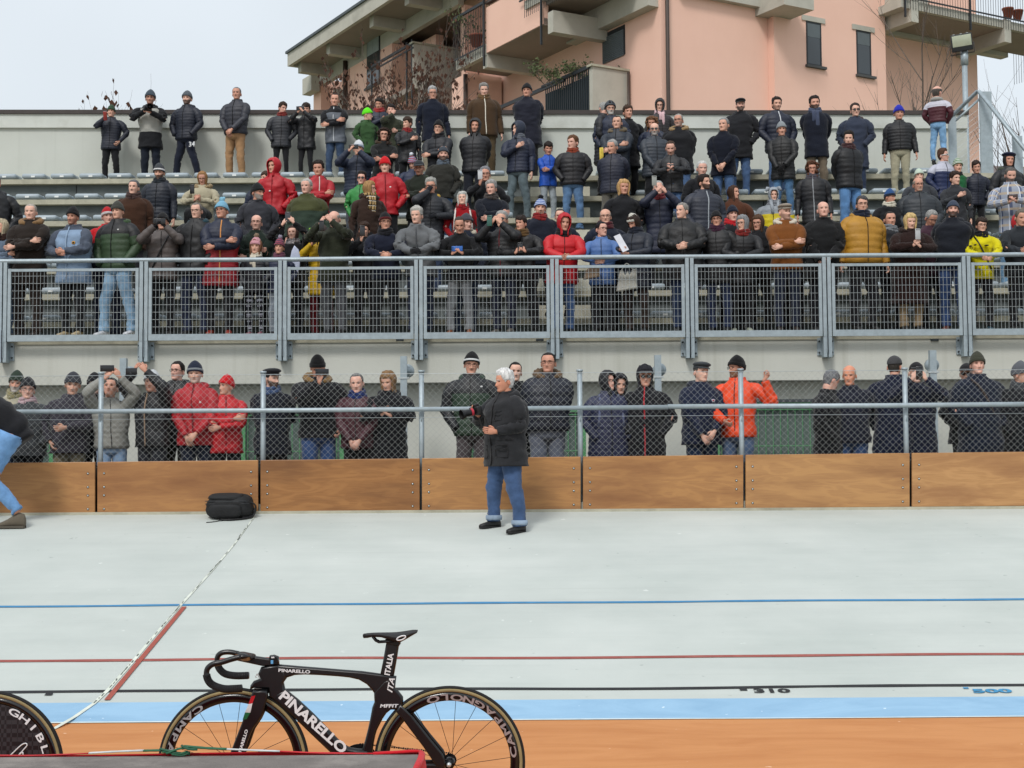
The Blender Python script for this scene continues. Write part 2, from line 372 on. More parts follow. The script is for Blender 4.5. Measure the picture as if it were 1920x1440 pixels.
# ---- the boards: one thing per plywood panel
def ply_mat(seed, a, b_, c_):
    M, t, b = new_mat('plywood', .42, 0, .45); tcn = N(t, 'TexCoord')
    mp = N(t, 'Mapping'); mp.inputs['Scale'].default_value = (.8, 1, 4.2); mp.inputs['Location'].default_value = (seed * 3.7, seed * 1.3, seed * .9); L(t, tcn, 'Object', mp, 0)
    n0 = N(t, 'TexNoise', i_Scale=1.5, i_Detail=3, i_Distortion=.6); L(t, mp, 0, n0, 0)
    mu = N(t, 'Math', operation='MULTIPLY', i_1=9.0); L(t, n0, 0, mu, 0)
    sn = N(t, 'Math', operation='SINE'); mu2 = N(t, 'Math', operation='MULTIPLY', i_1=3.6); L(t, mu, 0, mu2, 0); L(t, mu2, 0, sn, 0)
    mp2 = N(t, 'Mapping'); mp2.inputs['Scale'].default_value = (1.6, 1, 44); mp2.inputs['Location'].default_value = (seed * 1.1, 0, seed); L(t, tcn, 'Object', mp2, 0)
    n1 = N(t, 'TexNoise', i_Scale=2.4, i_Detail=6, i_Roughness=.7, i_Distortion=.9); L(t, mp2, 0, n1, 0)
    n2 = N(t, 'TexNoise', i_Scale=1.1, i_Detail=5); L(t, mp, 0, n2, 0)
    r1 = ramp(t, sn, 0, [(.0, srgb(a)), (1., srgb(b_))]); r1.color_ramp.elements[0].position = -.0
    m1 = N(t, 'Mix', data_type='RGBA'); r2 = ramp(t, n1, 0, [(.36, (.0,) * 3), (.66, (.95,) * 3)]); L(t, r2, 0, m1, 0); L(t, r1, 0, m1, 6); m1.inputs[7].default_value = (*srgb(b_), 1)
    r3 = ramp(t, n2, 0, [(.42, (0,) * 3), (.75, (.85,) * 3)])
    m2 = N(t, 'Mix', data_type='RGBA'); L(t, r3, 0, m2, 0); L(t, m1, 2, m2, 6); m2.inputs[7].default_value = (*srgb(c_), 1)
    L(t, m2, 2, b, 'Base Color')
    bp = N(t, 'Bump', i_Strength=.08, i_Distance=.004); L(t, n1, 0, bp, 'Height'); L(t, bp, 0, b, 'Normal')
    return M
screwm = surf('screw_head_steel', '#c9cdcc', rough=.3, metal=.8, var=.05, bump=0)
ringm = surf('screw_washer_dark', '#2b2420', rough=.6, bump=0)
edges_px = [-122, 180, 486, 789, 1091, 1396, 1708, 2022]
BY = 16.28
labs = ['leftmost plywood board behind the crouching person in blue jeans', 'plywood track board standing behind the black backpack', 'plywood track board between the backpack and the photographer',
        'plywood track board directly behind the photographer legs', 'plywood track board just right of the photographer', 'plywood track board below the man in the orange jacket', 'rightmost plywood track board running out of the frame']
pcs = [('#956940', '#a6794a', '#754e30'), ('#946840', '#a47647', '#74492a'), ('#865a31', '#996b3d', '#5f3c22'), ('#966b41', '#a87a49', '#714c31'), ('#966b42', '#a87b4b', '#74492c'), ('#9f754b', '#af8454', '#7d5536'), ('#a2784c', '#b38859', '#83593a')]
for i in range(7):
    xa, xb = edges_px[i] + 2.2, edges_px[i+1] - 2.2
    def bq(px, t): # t 0 bottom, 1 top
        yb = 966 - (px / 1920) * 17.5; yt = 868 - (px / 1920) * 21
        return P(px, yb + (yt - yb) * t, BY)
    a0, b0, b1, a1 = bq(xa, 0.0), bq(xb, 0), bq(xb, 1), bq(xa, 1)
    e = empty('plywood_board', ((a0.x + b0.x) / 2, BY, min(a0.z, b0.z)), label=labs[i], cat='board', group='plywood boards along the track')
    off = e.location; mb = MB(); th = Vector((0, .04, 0))
    mb.hexa([a0 - off, b0 - off, b0 + th - off, a0 + th - off, a1 - off, b1 - off, b1 + th - off, a1 + th - off])
    sh = mb.build('panel', ply_mat(i + 1, *pcs[i]), e)
    bv = sh.modifiers.new('b', 'BEVEL'); bv.width = .006; bv.segments = 2
    for px_ in (xa + 13, xb - 13):
        for t_ in (.78, .52, .36, .10):
            p = bq(px_, t_) - off; mm = MB()
            mm.tube([p + Vector((0, -.003, 0)), p + Vector((0, .01, 0))], .013, 10, True, 1)
            mm.tube([p + Vector((0, -.007, 0)), p + Vector((0, .01, 0))], .0085, 10, True, 0)
            mm.build('bolt', [screwm, ringm], e)
# short feet that hold the boards clear of the concrete
mb = MB(); rnd = random.Random(5); x = XL
while x < XR:
    w = rnd.uniform(.25, .6); z = tz(BY + .03)
    mb.box((x, BY + .05, z - .01), (x + w, BY + .1, z + .1)); x += w + rnd.uniform(.12, .35)
tag(mb.build('track_board_plinth', surf('plinth_concrete', '#a5a79c', bump=.2)), kind='structure')
mb = MB(); mb.box((XL, BY + .16, GZ - .2), (XR, BY + .2, 1.72)); tag(mb.build('track_board_backing', surf('backing_black', '#191714', bump=0)), kind='structure')
# ---- chain link fence on top of the boards
fe = empty('chain_link_fence', (0, BY, 1.8), label='galvanised chain link fence with a long pipe rail above the plywood boards', cat='fence')
fo = fe.location
FY = BY + .1
def ft(px): return 697 - (px - 960) * .0055
mb = MB()
zt = P(960, 699, FY).z; zb = 1.7; rnd = random.Random(9)
pitch = .0715; n = int((XR * 1.6) / pitch)
xs = -9.2; xe = 9.2; hh = zt - zb
k = 0; x = xs - hh
while x < xe:
    for sgn in (0, 1):
        dy = .004 * (1 if sgn else -1)
        x0, x1 = x, x + hh
        if sgn: x0, x1 = x1, x0
        mb.wire(Vector((x0, FY + dy, zb)) - fo, Vector((x1 + rnd.uniform(-.003, .003), FY + dy, zt)) - fo, .00135)
    x += pitch
mb.build('wire_mesh', surf('chain_link_wire', '#a4a7a4', rough=.45, metal=.5, var=.1, bump=0), fe)
mb = MB(); zz = P(960, 781, FY - .01).z
for z_ in (zt, zz): mb.tube([Vector((xs, FY - .012, z_)) - fo, Vector((0, FY - .012, z_ - .004)) - fo, Vector((xe, FY - .012, z_)) - fo], .0025, 4)
mb.build('tension_wire', galv_l, fe)
for px in (-118, 189, 493, 790, 1087, 1389, 1697, 2005):
    p = P(px, ft(px), FY); mb = MB()
    mb.tube([Vector((p.x, FY + .02, 1.2)) - fo, Vector((p.x, FY + .02, p.z + .0)) - fo], .029, 12)
    mb.tube([Vector((p.x, FY + .02, p.z)) - fo, Vector((p.x, FY + .02, p.z + .022)) - fo], .037, 12)
    mb.tube([Vector((p.x, FY - .012, P(px, 778, FY).z)) - fo, Vector((p.x, FY - .012, P(px, 790, FY).z)) - fo], .007, 6)
    mb.build('post', galv, fe)
for a, b_ in ((-140, 1252), (1252, 2060)):
    up_ = 0 if a < 0 else -1.2
    pa = P(a, 772 - (a + 0) * .0068 + up_, FY - .06); pb = P(b_, 772 - b_ * .0068 + up_ * 1.2, FY - .06); mb = MB()
    mid = (pa + pb) / 2; mb.tube([pa - fo, mid - fo + Vector((0, 0, -.006)), pb - fo], .0255 if a < 0 else .027, 14); mb.build('pipe_rail', galv, fe)
# ---- the stand
WY = 20.75                                 # face of the wall below the railing
FZ = 3.58; d = P(960, 716, WY); LEDZ = d.z
st = MB(); st.smooth = False
st.box((XL, WY, LEDZ), (XR, WY + .6, FZ - .12)); tag(st.build('stand_wall_beam', wallm), kind='structure')
st = MB(); st.box((XL, WY + .32, GZ - .3), (XR, WY + .62, LEDZ - .004)); tag(st.build('stand_lower_wall', wallm), kind='structure')
st = MB(); st.box((XL, WY - .02, FZ - .12), (XR, 23, FZ)); tag(st.build('stand_walkway', conc_l), kind='structure')
Y1, DT, Z1, DZ = 21.6, .70, 3.87, .497
st = MB(); st2 = MB()
rnd = random.Random(11)
for kk in range(7):
    y = Y1 + kk * DT; z = Z1 + kk * DZ
    st.box((XL, y, z - .085), (XR, y + DT + .14 + (1.0 if kk == 6 else 0), z))         # slab nosing
    st2.box((XL, y + .12, z - DZ - .2), (XR, y + DT + .12, z - .086))
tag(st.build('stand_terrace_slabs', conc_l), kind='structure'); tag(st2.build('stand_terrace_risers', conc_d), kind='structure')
mb = MB(); rnd = random.Random(2)
for kk in range(7):
    x = XL + rnd.random() * 2
    while x < XR: mb.box((x, Y1 + kk * DT + .115, Z1 + kk * DZ - DZ), (x + .014, Y1 + kk * DT + .125, Z1 + kk * DZ - .087)); x += 1.72
tag(mb.build('stand_riser_joints', surf('joint_black', '#141516', bump=0)), kind='structure')
# aisle steps (no seats there)
def xat(px, k): return P(px, 300, Y1 + (k - 1) * DT).x
mb = MB()
for kk in range(1, 7):
    y = Y1 + (kk - 1) * DT; z = Z1 + (kk - 1) * DZ
    mb.box((xat(995, kk), y + DT - .26, z + .001), (xat(1108, kk), y + DT + .119, z + DZ * .5))
    mb.box((xat(-400, kk), y + DT - .26, z + .001), (xat(-290, kk), y + DT + .119, z + DZ * .5))
tag(mb.build('stand_aisle_steps', surf('aisle_step_concrete', '#bdbbab', bump=.2)), kind='structure')
# back wall of the stand
BWY = 26.95
pl, pr = P(-200, 207.5, BWY), P(1812, 209, BWY)
def zt_(x): return pl.z + (pr.z - pl.z) * (x - pl.x) / (pr.x - pl.x)
mb = MB(); mb.smooth = False
def slantbox(mb, x0, x1, y0, y1, z0, dt):
    mb.hexa([(x0, y0, z0(x0)), (x1, y0, z0(x1)), (x1, y1, z0(x1)), (x0, y1, z0(x0)), (x0, y0, dt(x0)), (x1, y0, dt(x1)), (x1, y1, dt(x1)), (x0, y1, dt(x0))])
slantbox(mb, XL, pr.x, BWY, BWY + .3, lambda x: 0, lambda x: zt_(x) - .09)
wl = empty('back_wall', (0, BWY, 0), label='long grey plastered wall with a dark metal coping behind the top row', cat='wall')
mb.build('wall_face', backm, wl, Matrix.Translation((0, -BWY, 0)))
mb = MB(); slantbox(mb, XL, pr.x, BWY - .055, BWY - .001, lambda x: zt_(x) - .33, lambda x: zt_(x) - .075)
mb.build('wall_band', surf('wall_band_plaster', '#c3c7c1', rough=.85, var=.07, scale=2, bump=.2, dirt='#98998f', dscale=1.6, damt=.5), wl, Matrix.Translation((0, -BWY, 0)))
mb = MB(); slantbox(mb, XL, pr.x + .02, BWY - .09, BWY + .36, lambda x: zt_(x) - .074, lambda x: zt_(x)); mb.build('coping', surf('coping_dark_metal', '#3d3634', rough=.6, var=.15), wl, Matrix.Translation((0, -BWY, 0)))
# ---- seats (grey plastic shells with a white number tag)
seatm = surf('seat_plastic_grey', '#98a4ab', rough=.35, var=.05, scale=3, bump=0, dirt='#7b868c', dscale=5, damt=.4)
tagm = surf('seat_tag_white', '#dfe2e0', bump=0)
se = empty('stadium_chair', (0, 0, 0)); mb = MB()
mb.rbox((0, .19, .065), (.42, .37, .09), .035); mb.rbox((0, .35, .10), (.38, .06, .05), .02); mb.cbox((0, .19, .012), (.3, .28, .024)); mb.build('shell', seatm, se)
mb = MB(); mb.cbox((0, .0015, .052), (.07, .006, .028)); mb.build('number_tag', tagm, se)
SEATM = [c.data for c in se.children]
seat_objs = []
def put_seat(x, k, first):
    y = Y1 + (k - 1) * DT + .015; z = Z1 + (k - 1) * DZ + .001
    if first: o = se
    else:
        o = se.copy(); COL.objects.link(o)
        for c in list(se.children):
            c2 = c.copy(); COL.objects.link(c2); c2.parent = o
    o.location = (x, y, z); tag(o, cat='chair', group='grey plastic seats along the terrace rows'); return o
# seats
rows_nm = {1: 'lowest', 2: 'second lowest', 3: 'third lowest', 4: 'middle', 5: 'third highest', 6: 'second highest', 7: 'top'}
first = True
for k in range(1, 8):
    x0, x1 = P(-60, 300, Y1 + (k-1) * DT).x, P(1985 if k < 7 else 1745, 300, Y1 + (k-1) * DT).x
    x = x0 + .13 * (k % 3)
    while x < x1:
        pxx = 960 + x / (Y1 + (k-1) * DT) * F
        if not (975 < pxx < 1125):
            o = put_seat(x, k, first); first = False
            o['label'] = 'grey plastic seat shell with a white tag on the %s terrace row' % rows_nm[k]
            o['group'] = 'grey seats on the %s terrace row' % rows_nm[k]
        x += .513
# ---------------------------------------------------------------- railing of the stand
RY = 20.6
ra = empty('stand_railing', (0, RY, FZ), label='long galvanised steel railing with welded mesh panels along the front of the stand', cat='railing')
ro = ra.location
def at(px, py, Y=RY): return P(px, py - (px - 960) * 0.0, Y)
RZ = P(960, 483.5, RY).z; BZ = P(960, 628.5, RY).z; TZ = P(960, 501, RY).z
ppx = [-252, 6, 270, 530, 785, 1040, 1293, 1550, 1812, 2072]
mb = MB(); xa, xb = P(-260, 480, RY).x, P(2080, 480, RY).x
mb.tube([Vector((xa + (xb - xa) * i / 20, RY - .0, RZ + .003 * math.sin(i * 1.7))) - ro for i in range(21)], .033, 14)
mb.build('handrail', galv, ra)
boltm = surf('bolt_dark', '#3a4043', bump=0)
for i, px in enumerate(ppx):
    x = P(px, 560, RY).x; mb = MB(); mb.smooth = False
    for s in (-1, 1):
        mb.hexa([Vector(p) - ro for p in ((x + s * .034 - .025, RY - .03, BZ - .05), (x + s * .034 + .025, RY - .03, BZ - .05), (x + s * .034 + .025, RY + .03, BZ - .05), (x + s * .034 - .025, RY + .03, BZ - .05),
                                          (x + s * .034 - .025, RY - .03, RZ - .02), (x + s * .034 + .025, RY - .03, RZ - .02), (x + s * .034 + .025, RY + .03, RZ - .02), (x + s * .034 - .025, RY + .03, RZ - .02))])
        mb.cbox(Vector((x + s * .035, RY + .05, BZ - .17)) - ro, (.048, .15, .34))
        mb.cbox(Vector((x + s * .012, RY - .034, BZ - .08)) - ro, (.006, .01, .4))
    mb.cbox(Vector((x + .0, WY - .012, BZ - .18)) - ro, (.235, .022, .25))
    o = mb.build('post', galv, ra)
    bb = MB()
    for sx_ in (-.092, .092):
        for sz in (-.085, .075):
            bb.tube([Vector((x + sx_, WY - .05, BZ - .18 + sz)) - ro, Vector((x + sx_, WY - .02, BZ - .18 + sz)) - ro], .013, 6)
    b2 = bb.build('bolt', boltm, o)
for i in range(len(ppx) - 1):
    x0, x1 = P(ppx[i] + 9.5, 560, RY).x, P(ppx[i+1] - 9.5, 560, RY).x
    mb = MB(); mb.smooth = False; y = RY - .012
    def bar(a, b): mb.box(Vector(a) - ro, Vector(b) - ro)
    bar((x0, y - .02, BZ - .045), (x1, y + .02, BZ + .045)); bar((x0 + .045, y - .018, TZ - .02), (x1 - .045, y + .018, TZ + .018))
    bar((x0, y - .019, BZ + .0455), (x0 + .044, y + .019, TZ + .021)); bar((x1 - .044, y - .019, BZ + .0455), (x1, y + .019, TZ + .021))
    pn = mb.build('mesh_frame', galv, ra)
    w = MB(); n = round((x1 - x0 - .09) / .0525)
    for j in range(1, n):
        xx = x0 + .045 + (x1 - x0 - .09) * j / n; w.tube([Vector((xx, y - .004, BZ + .03)) - ro, Vector((xx, y - .004, TZ)) - ro], .0026, 4, False)
    for j in range(1, 9):
        zz = BZ + .045 + j * .105
        if zz < TZ - .03: w.tube([Vector((x0 + .03, y + .003, zz)) - ro, Vector((x1 - .03, y + .003, zz)) - ro], .0024, 4, False)
    w.build('welded_mesh', galv_l, pn)
# ---------------------------------------------------------------- green barrier panels behind the ground crowd
grm = surf('green_painted_steel', '#4f8a5c', rough=.5, var=.1, scale=8, bump=.05); gpl = surf('green_barrier_backing', '#56645f', rough=.9, var=.08)
GBY = 19.4
def green(px0, px1, ytop, lab, dark_top=False):
    a, b_ = P(px0, ytop, GBY), P(px1, ytop, GBY)
    e = empty('green_barrier', ((a.x + b_.x) / 2, GBY, GZ), label=lab, cat='barrier', group='green steel mesh barriers behind the standing crowd')
    o = e.location; mb = MB(); mb.smooth = False; zt = a.z
    for x in (a.x, b_.x - .09): mb.box(Vector((x, GBY - .03, GZ)) - o, Vector((x + .09, GBY + .03, zt)) - o)
    mb.box(Vector((a.x + .091, GBY - .02, zt - .06)) - o, Vector((b_.x - .091, GBY + .02, zt)) - o)
    mb.build('frame', grm, e)
    w = MB(); x = a.x + .12
    while x < b_.x - .1: w.tube([Vector((x, GBY - .005, GZ)) - o, Vector((x, GBY - .005, zt - .03)) - o], .006, 4, False); x += .098
    z = zt - .1
    while z > GZ: w.tube([Vector((a.x + .05, GBY - .012, z)) - o, Vector((b_.x - .05, GBY - .012, z)) - o], .006, 4, False); z -= .48
    w.build('mesh_panel', grm, e)
    mb = MB(); mb.box(Vector((a.x + .05, GBY + .07, GZ)) - o, Vector((b_.x - .05, GBY + .09, zt - .06)) - o); mb.build('backing', gpl, e)
    if dark_top:
        mb = MB(); mb.box(Vector((a.x, GBY - .04, zt + .001)) - o, Vector((b_.x, GBY + .05, zt + .04)) - o); mb.build('top_rail', boltm, e)
green(1335, 1575, 755, 'green mesh barrier behind the man in the orange jacket', True)
green(448, 650, 765, 'green mesh barrier behind the man in the black flat cap'); green(868, 1098, 765, 'pale green mesh barrier behind the crowd beside the photographer'); green(-20, 108, 765, 'green mesh barrier near the left end behind the grey jackets')
green(1868, 1990, 765, 'green mesh barrier at the right end behind the olive beanie man')
for (px, top, lab) in ((232, 672, 'steel post with a round plate left of the raised phone'), (757, 668, 'steel post with a round plate beside the curly haired woman'), (1233, 666, 'steel post with a round plate right of the black cap man'), (1748, 657, 'steel post with a round plate near the right end')):
    p = P(px, top, 19.9); e = empty('steel_post', (p.x, 19.9, GZ), label=lab, cat='post', group='galvanised posts with round plates under the stand'); o = e.location
    mb = MB(); mb.smooth = False; mb.box(Vector((p.x - .045, 19.86, GZ)) - o, Vector((p.x + .045, 19.94, p.z)) - o); mb.build('pole', galv, e)
    mb = MB(); mb.tube([Vector((p.x + .04, 20.04, p.z - .19)) - o, Vector((p.x + .04, 20.12, p.z - .19)) - o], .092, 24); mb.tube([Vector((p.x + .04, 20.0, p.z - .19)) - o, Vector((p.x + .04, 20.05, p.z - .19)) - o], .06, 20); mb.build('round_plate', galv, e)
    mb = MB(); mb.cbox(Vector((p.x, 19.9, p.z - .30)) - o, (.15, .1, .02)); mb.build('clamp', galv_l, e)
# ---------------------------------------------------------------- apartment building (turned 30 degrees)
c30, s30 = math.cos(R(30)), .5
BM = Matrix.Rotation(R(30), 4, 'Z')
def uv(px, py, ax, val):
    d = ray(px, py); du = d.x * c30 + d.y * s30; dv = -d.x * s30 + d.y * c30
    t_ = val / (du if ax == 'u' else dv); return (du * t_, dv * t_, CAMZ + d.z * t_)
pink = wall_mat('pink_render', '#e9c0ae', '#d9ae9b', .12); bgrey = surf('building_concrete', '#b3b0a5', rough=.9, var=.08, scale=1.5, bump=.25, dirt='#7e7c72', dscale=.8, damt=.45)
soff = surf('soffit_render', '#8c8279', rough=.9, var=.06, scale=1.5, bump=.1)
dark = surf('building_dark_metal', '#24282c', rough=.5, var=.1, bump=0); glass = surf('window_glass_dark', '#2c3338', rough=.08, var=.15, scale=.6, bump=0, spec=.8)
shut = surf('roller_shutter', '#5c6468', rough=.7, var=.05, bump=0); brown = surf('downpipe_brown', '#41352f', rough=.5, bump=0)
ab = empty('apartment_building', (0, 0, 0), label='pink rendered apartment building with grey balconies and deep eaves above the stand', cat='building')
ab.matrix_world = BM
def part(name, mat, boxes, parent=ab, tris=None):
    mb = MB(); mb.smooth = False
    for a, b_ in boxes: mb.box([min(a[i], b_[i]) for i in range(3)], [max(a[i], b_[i]) for i in range(3)])
    return mb.build(name, mat, parent)
# main masses
part('wall', pink, [((26.0, 30.55, 0), (30.15, 42, 22))]); part('wall', pink, [((22.38, 30.8, 0), (25.998, 42, 22))])
UE = uv(1833, 150, 'v', 31.55)[0]
part('wall', pink, [((30.152, 31.55, 0), (UE, 42, 22))])
VB = uv(1087, 80, 'u', 22.38)[1]
part('wall', pink, [((22.384, 30.85, 0), (24.5, VB, 22))])
# beams, slab edges on the right hand part
zb = uv(1675, 68, 'v', 31.5)[2]
part('slab_beam', bgrey, [((30.153, 31.42, zb), (UE + 1.25, 31.72, zb + .85))])
zs = uv(1720, 19, 'v', 29.66)[2]
bal = part('balcony', bgrey, [((29.9, 29.66, zs), (39.5, 31.41, zs + .24))]); bal['label'] = 'upper right balcony with thin dark railing'
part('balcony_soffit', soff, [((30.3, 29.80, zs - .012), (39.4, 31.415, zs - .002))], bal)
for (px, py) in ((1706, 41), (1881, 79)):
    u_, v_, z_ = uv(px, py, 'v', 29.68); part('console', bgrey, [((u_, 29.62, z_), (u_ + .28, 31.5, zs + .26))], bal)
u_, v_, z_ = uv(1664, 28, 'v', 30.5); part('console', bgrey, [((u_ - .05, 29.75, z_), (u_ + .85, 30.55, zs + 1.2))], bal)
mb = MB(); z0 = zs - .04; 
x = 30.0
while x < 39.4: mb.tube([(x, 29.6, z0), (x, 29.6, z0 + 1.25)], .009, 4, False); x += .105
for x in (30.0, 32.6, 35.2, 37.8): mb.cbox((x, 29.6, z0 + .5), (.05, .05, 1.5))
for z_ in (z0 + .33, z0 + 1.25): mb.cbox((34.7, 29.6, z_), (9.5, .03, .04))
mb.build('railing', dark, bal); mb = MB(); y = 29.72
while y < 34: mb.tube([(39.4, y, z0), (39.4, y, z0 + 1.25)], .009, 4, False); y += .105
mb.cbox((39.4, 31.5, z0 + 1.25), (.03, 4, .04)); mb.cbox((39.4, 31.5, z0 + .33), (.03, 4, .04))
mb.build('railing', dark, bal)
zt2 = uv(1450, 21, 'v', 30.72)[2]
part('slab_beam', bgrey, [((22.9, 30.6, zt2), (25.9, 30.799, zt2 + .5))])
u_, v_, z_ = uv(1440, 19, 'v', 30.2); part('console', bgrey, [((u_ + .05, 29.6, z_), (u_ + 1.1, 30.9, z_ + .5))])
# small windows
def window(px0, py0, px1, py1, v, h0, lint=True):
    a = uv(px0, py0, 'v', v); b_ = uv(px1, py0, 'v', v); zb_ = uv(px0, py1, 'v', v)[2]; u0, u1, z1 = a[0], b_[0], a[2]
    f = part('window', dark, [((u0, v - .012, zb_), (u0 + .045, v + .05, z1)), ((u1 - .045, v - .012, zb_), (u1, v + .05, z1)), ((u0 + .045, v - .012, z1 - .05), (u1 - .045, v + .05, z1)), ((u0 + .045, v - .012, zb_), (u1 - .045, v + .05, zb_ + .05))])
    part('pane', glass, [((u0 + .045, v - .004, zb_ + .05), (u1 - .045, v + .02, z1 - .05 - h0))], f)
    part('shutter', shut, [((u0 + .045, v - .009, z1 - .05 - h0 + .001), (u1 - .045, v + .02, z1 - .051))], f)
    part('sill', surf('window_sill_stone', '#4b4c4c', bump=0), [((u0 - .05, v - .09, zb_ - .07), (u1 + .12, v - .001, zb_ - .001))], f)
    if lint: part('lintel', bgrey, [((u0 - .16, v - .03, z1 + .005), (u1 + .14, v - .001, z1 + .15))], f)
window(1511, 39, 1539, 121, 30.548, .38); window(1605, 56, 1632, 139, 30.548, .35)
# downpipe at the corner of the two directions
e_ = uv(1252, 100, 'v', 30.7); mb = MB(); mb.tube([(e_[0], 30.7, 0), (e_[0], 30.7, 22)], .055, 10); mb.build('downpipe', brown, ab)
# receding face with the roller shutter
def shutter_u(px0, px1, pyt, pyb, u):
    a = uv(px0, pyt, 'u', u); b_ = uv(px1, pyt, 'u', u); zb_ = uv(px0, pyb, 'u', u)[2]
    f = part('window', dark, [((u - .02, b_[1], zb_), (u + .02, a[1], b_[2]))])
    mb = MB(); z = zb_
    while z < b_[2] - .1: mb.tube([(u - .025, b_[1] + .05, z), (u - .025, a[1] - .05, z)], .028, 6); z += .052
    mb.build('shutter', shut, f)
shutter_u(1130, 1172, 46, 120, 22.38)
zc = uv(1087, 76, 'u', 22.2)[2]
part('slab_beam', bgrey, [((22.05, 30.9, zc), (22.379, VB + .2, zc + .9))])
part('balcony_soffit', soff, [((20.7, 31.5, zc + .62), (22.37, VB, zc + .7))])
a = uv(1034, 65, 'u', 20.7); part('console', bgrey, [((20.6, a[1] - .26, a[2]), (22.37, a[1] + .02, a[2] + .6))])
up2 = part('balcony', bgrey, [((20.55, 31.2, zc + .71), (22.37, VB - .02, zc + .95))]); mb = MB(); y = 31.2
while y < VB: mb.tube([(20.5, y, zc + .45), (20.5, y, zc + 1.9)], .009, 4, False); y += .105
mb.cbox((20.5, 33, zc + 1.0), (.03, 3.9, .05)); mb.build('railing', dark, up2)
# lower right balcony with grey parapet, dark railing
a = uv(1118, 116, 'u', 21.2); tpz = a[2]; vfront = 32.3; vb2 = uv(1020, 160, 'u', 21.2)[1]
lb = part('balcony', bgrey, [((21.2, vfront, tpz - 2.6), (22.37, vfront + .16, tpz - .07))]); lb['label'] = 'grey balcony end wall beside the dark slatted railing'
part('coping', conc_l, [((21.14, vfront - .05, tpz - .069), (22.39, vfront + .2, tpz - .01))], lb)
mb = MB(); y = vfront + .2
while y < vb2: mb.cbox((21.2, y, tpz - 1.3), (.02, .03, 2.4)); y += .105
mb.cbox((21.2, (vfront + vb2) / 2 + .1, tpz - .05), (.07, vb2 - vfront, .1)); mb.cbox((21.2, (vfront + vb2) / 2 + 2.6, tpz - .1), (.07, vb2 - vfront + 2.4, .1)); mb.build('railing', dark, lb)
part('privacy_screen', surf('dark_green_screen', '#26343a', rough=.8, bump=0), [((21.26, vfront + .2, tpz - 2.6), (21.28, vb2, tpz - .25))], lb)
mb = MB(); mb.tube([(22.3, vfront - .1, tpz - .12), (22.3, vfront - .1, tpz - 3)], .04, 8); mb.build('downpipe', brown, lb)
# pink balcony, its long dark underside, railing at its far end
a = uv(1018, 45, 'u', 20.6); b_ = uv(912, 99, 'u', 20.6); e_ = uv(855, 128, 'u', 20.6); pz = a[2]
pb = part('balcony', pink, [((20.6, a[1], pz), (20.78, b_[1], pz + 1.35))]); pb['label'] = 'pink solid balcony parapet above a dark overhang'
part('handrail', brown, [((20.55, a[1] - .02, pz + 1.45), (20.7, b_[1], pz + 1.52))], pb)
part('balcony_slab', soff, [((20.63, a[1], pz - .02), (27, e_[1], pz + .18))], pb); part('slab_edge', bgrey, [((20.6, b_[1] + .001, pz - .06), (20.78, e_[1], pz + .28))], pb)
part('console', bgrey, [((20.62, b_[1] - .02, pz - .42), (24.4, b_[1] + .24, pz - .021))], pb)
mb = MB(); y = b_[1]
while y < e_[1]: mb.tube([(20.52, y, pz - .08), (20.52, y, pz + 1.5)], .010, 4, False); y += .105
mb.cbox((20.52, (b_[1] + e_[1]) / 2, pz + 1.5), (.06, e_[1] - b_[1], .08)); mb.cbox((20.52, (b_[1] + e_[1]) / 2, pz + .22), (.03, e_[1] - b_[1], .04)); mb.cbox((20.52, b_[1], pz + .7), (.05, .05, 2.2))
mb.cbox((20.52, a[1] - .04, pz + .6), (.05, .05, 2.4)); mb.build('railing', dark, pb)
part('wall', pink, [((24.5, 34.95, 0), (24.8, 46, pz))])
part('wall', pink, [((21.1, 39.15, 0), (22.3, 40.2, pz - .02))]); part('column', pink, [((22.7, 38.2, 0), (23.05, 38.5, pz - .03))]); part('wall', pink, [((22.3, 40.2, 0), (24.5, 40.5, pz - .02))])
part('lintel', bgrey, [((22.25, 38.95, pz - 1.35), (22.45, 40.1, pz - 1.2))])
mb = MB(); e2 = uv(873, 180, 'u', 21.0); mb.tube([(21.0, e2[1], 0), (21.0, e2[1], pz - .1)], .07, 10); mb.build('downpipe', brown, ab)
# left wing: wall plane u = UW, deep eaves on beams
UW = 21.55
def vu(px, u=21.55): return uv(px, 100, 'u', u)[1]
fa = uv(539, 101, 'u', 20.0); fb = uv(540, 124, 'u', 20.0); ztop, zbot, vend = fa[2], fb[2], fa[1]
rf = part('roof', surf('roof_dark_edge', '#50575c', bump=0), [((19.93, 30, ztop + .0), (27, vend + .06, ztop + .09))])
part('fascia', bgrey, [((20.0, 30, zbot), (20.14, vend, ztop - .001)), ((20.141, vend - .14, zbot), (27, vend, ztop - .001))], rf)
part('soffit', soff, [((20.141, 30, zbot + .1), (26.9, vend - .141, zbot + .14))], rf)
for px in (559, 612, 693, 759, 830):
    v_ = uv(px, 100, 'u', 20.35)[1]; part('beam', bgrey, [((20.35, v_ - .32, zbot - .27), (UW - .01, v_, zbot + .099))], rf)
vl = vu(588)
part('wall_beam', bgrey, [((UW, 40.6, zbot - .42), (UW + .2, vl, zbot + .098))])
zo = zbot - .421
part('wall', pink, [((UW, vu(735), 0), (24.3, vu(656), zo))]); part('wall', pink, [((UW, vu(654), 0), (24.3, vu(640), zo))]); part('column', pink, [((UW, vl - .75, 0), (UW + .4, vl, zo))])
part('column', pink, [((22.4, vu(817, 22.4), 0), (22.7, vu(790, 22.4), zo))])
part('wall', pink, [((UW + .41, vl - .22, 0), (24.3, vl - .01, zo + .4))]); part('wall', pink, [((24.31, 40.6, 0), (24.6, vl + .0, zo + .5))]); part('wall', pink, [((UW + .2, 40.55, 0), (24.6, 40.75, zo))])
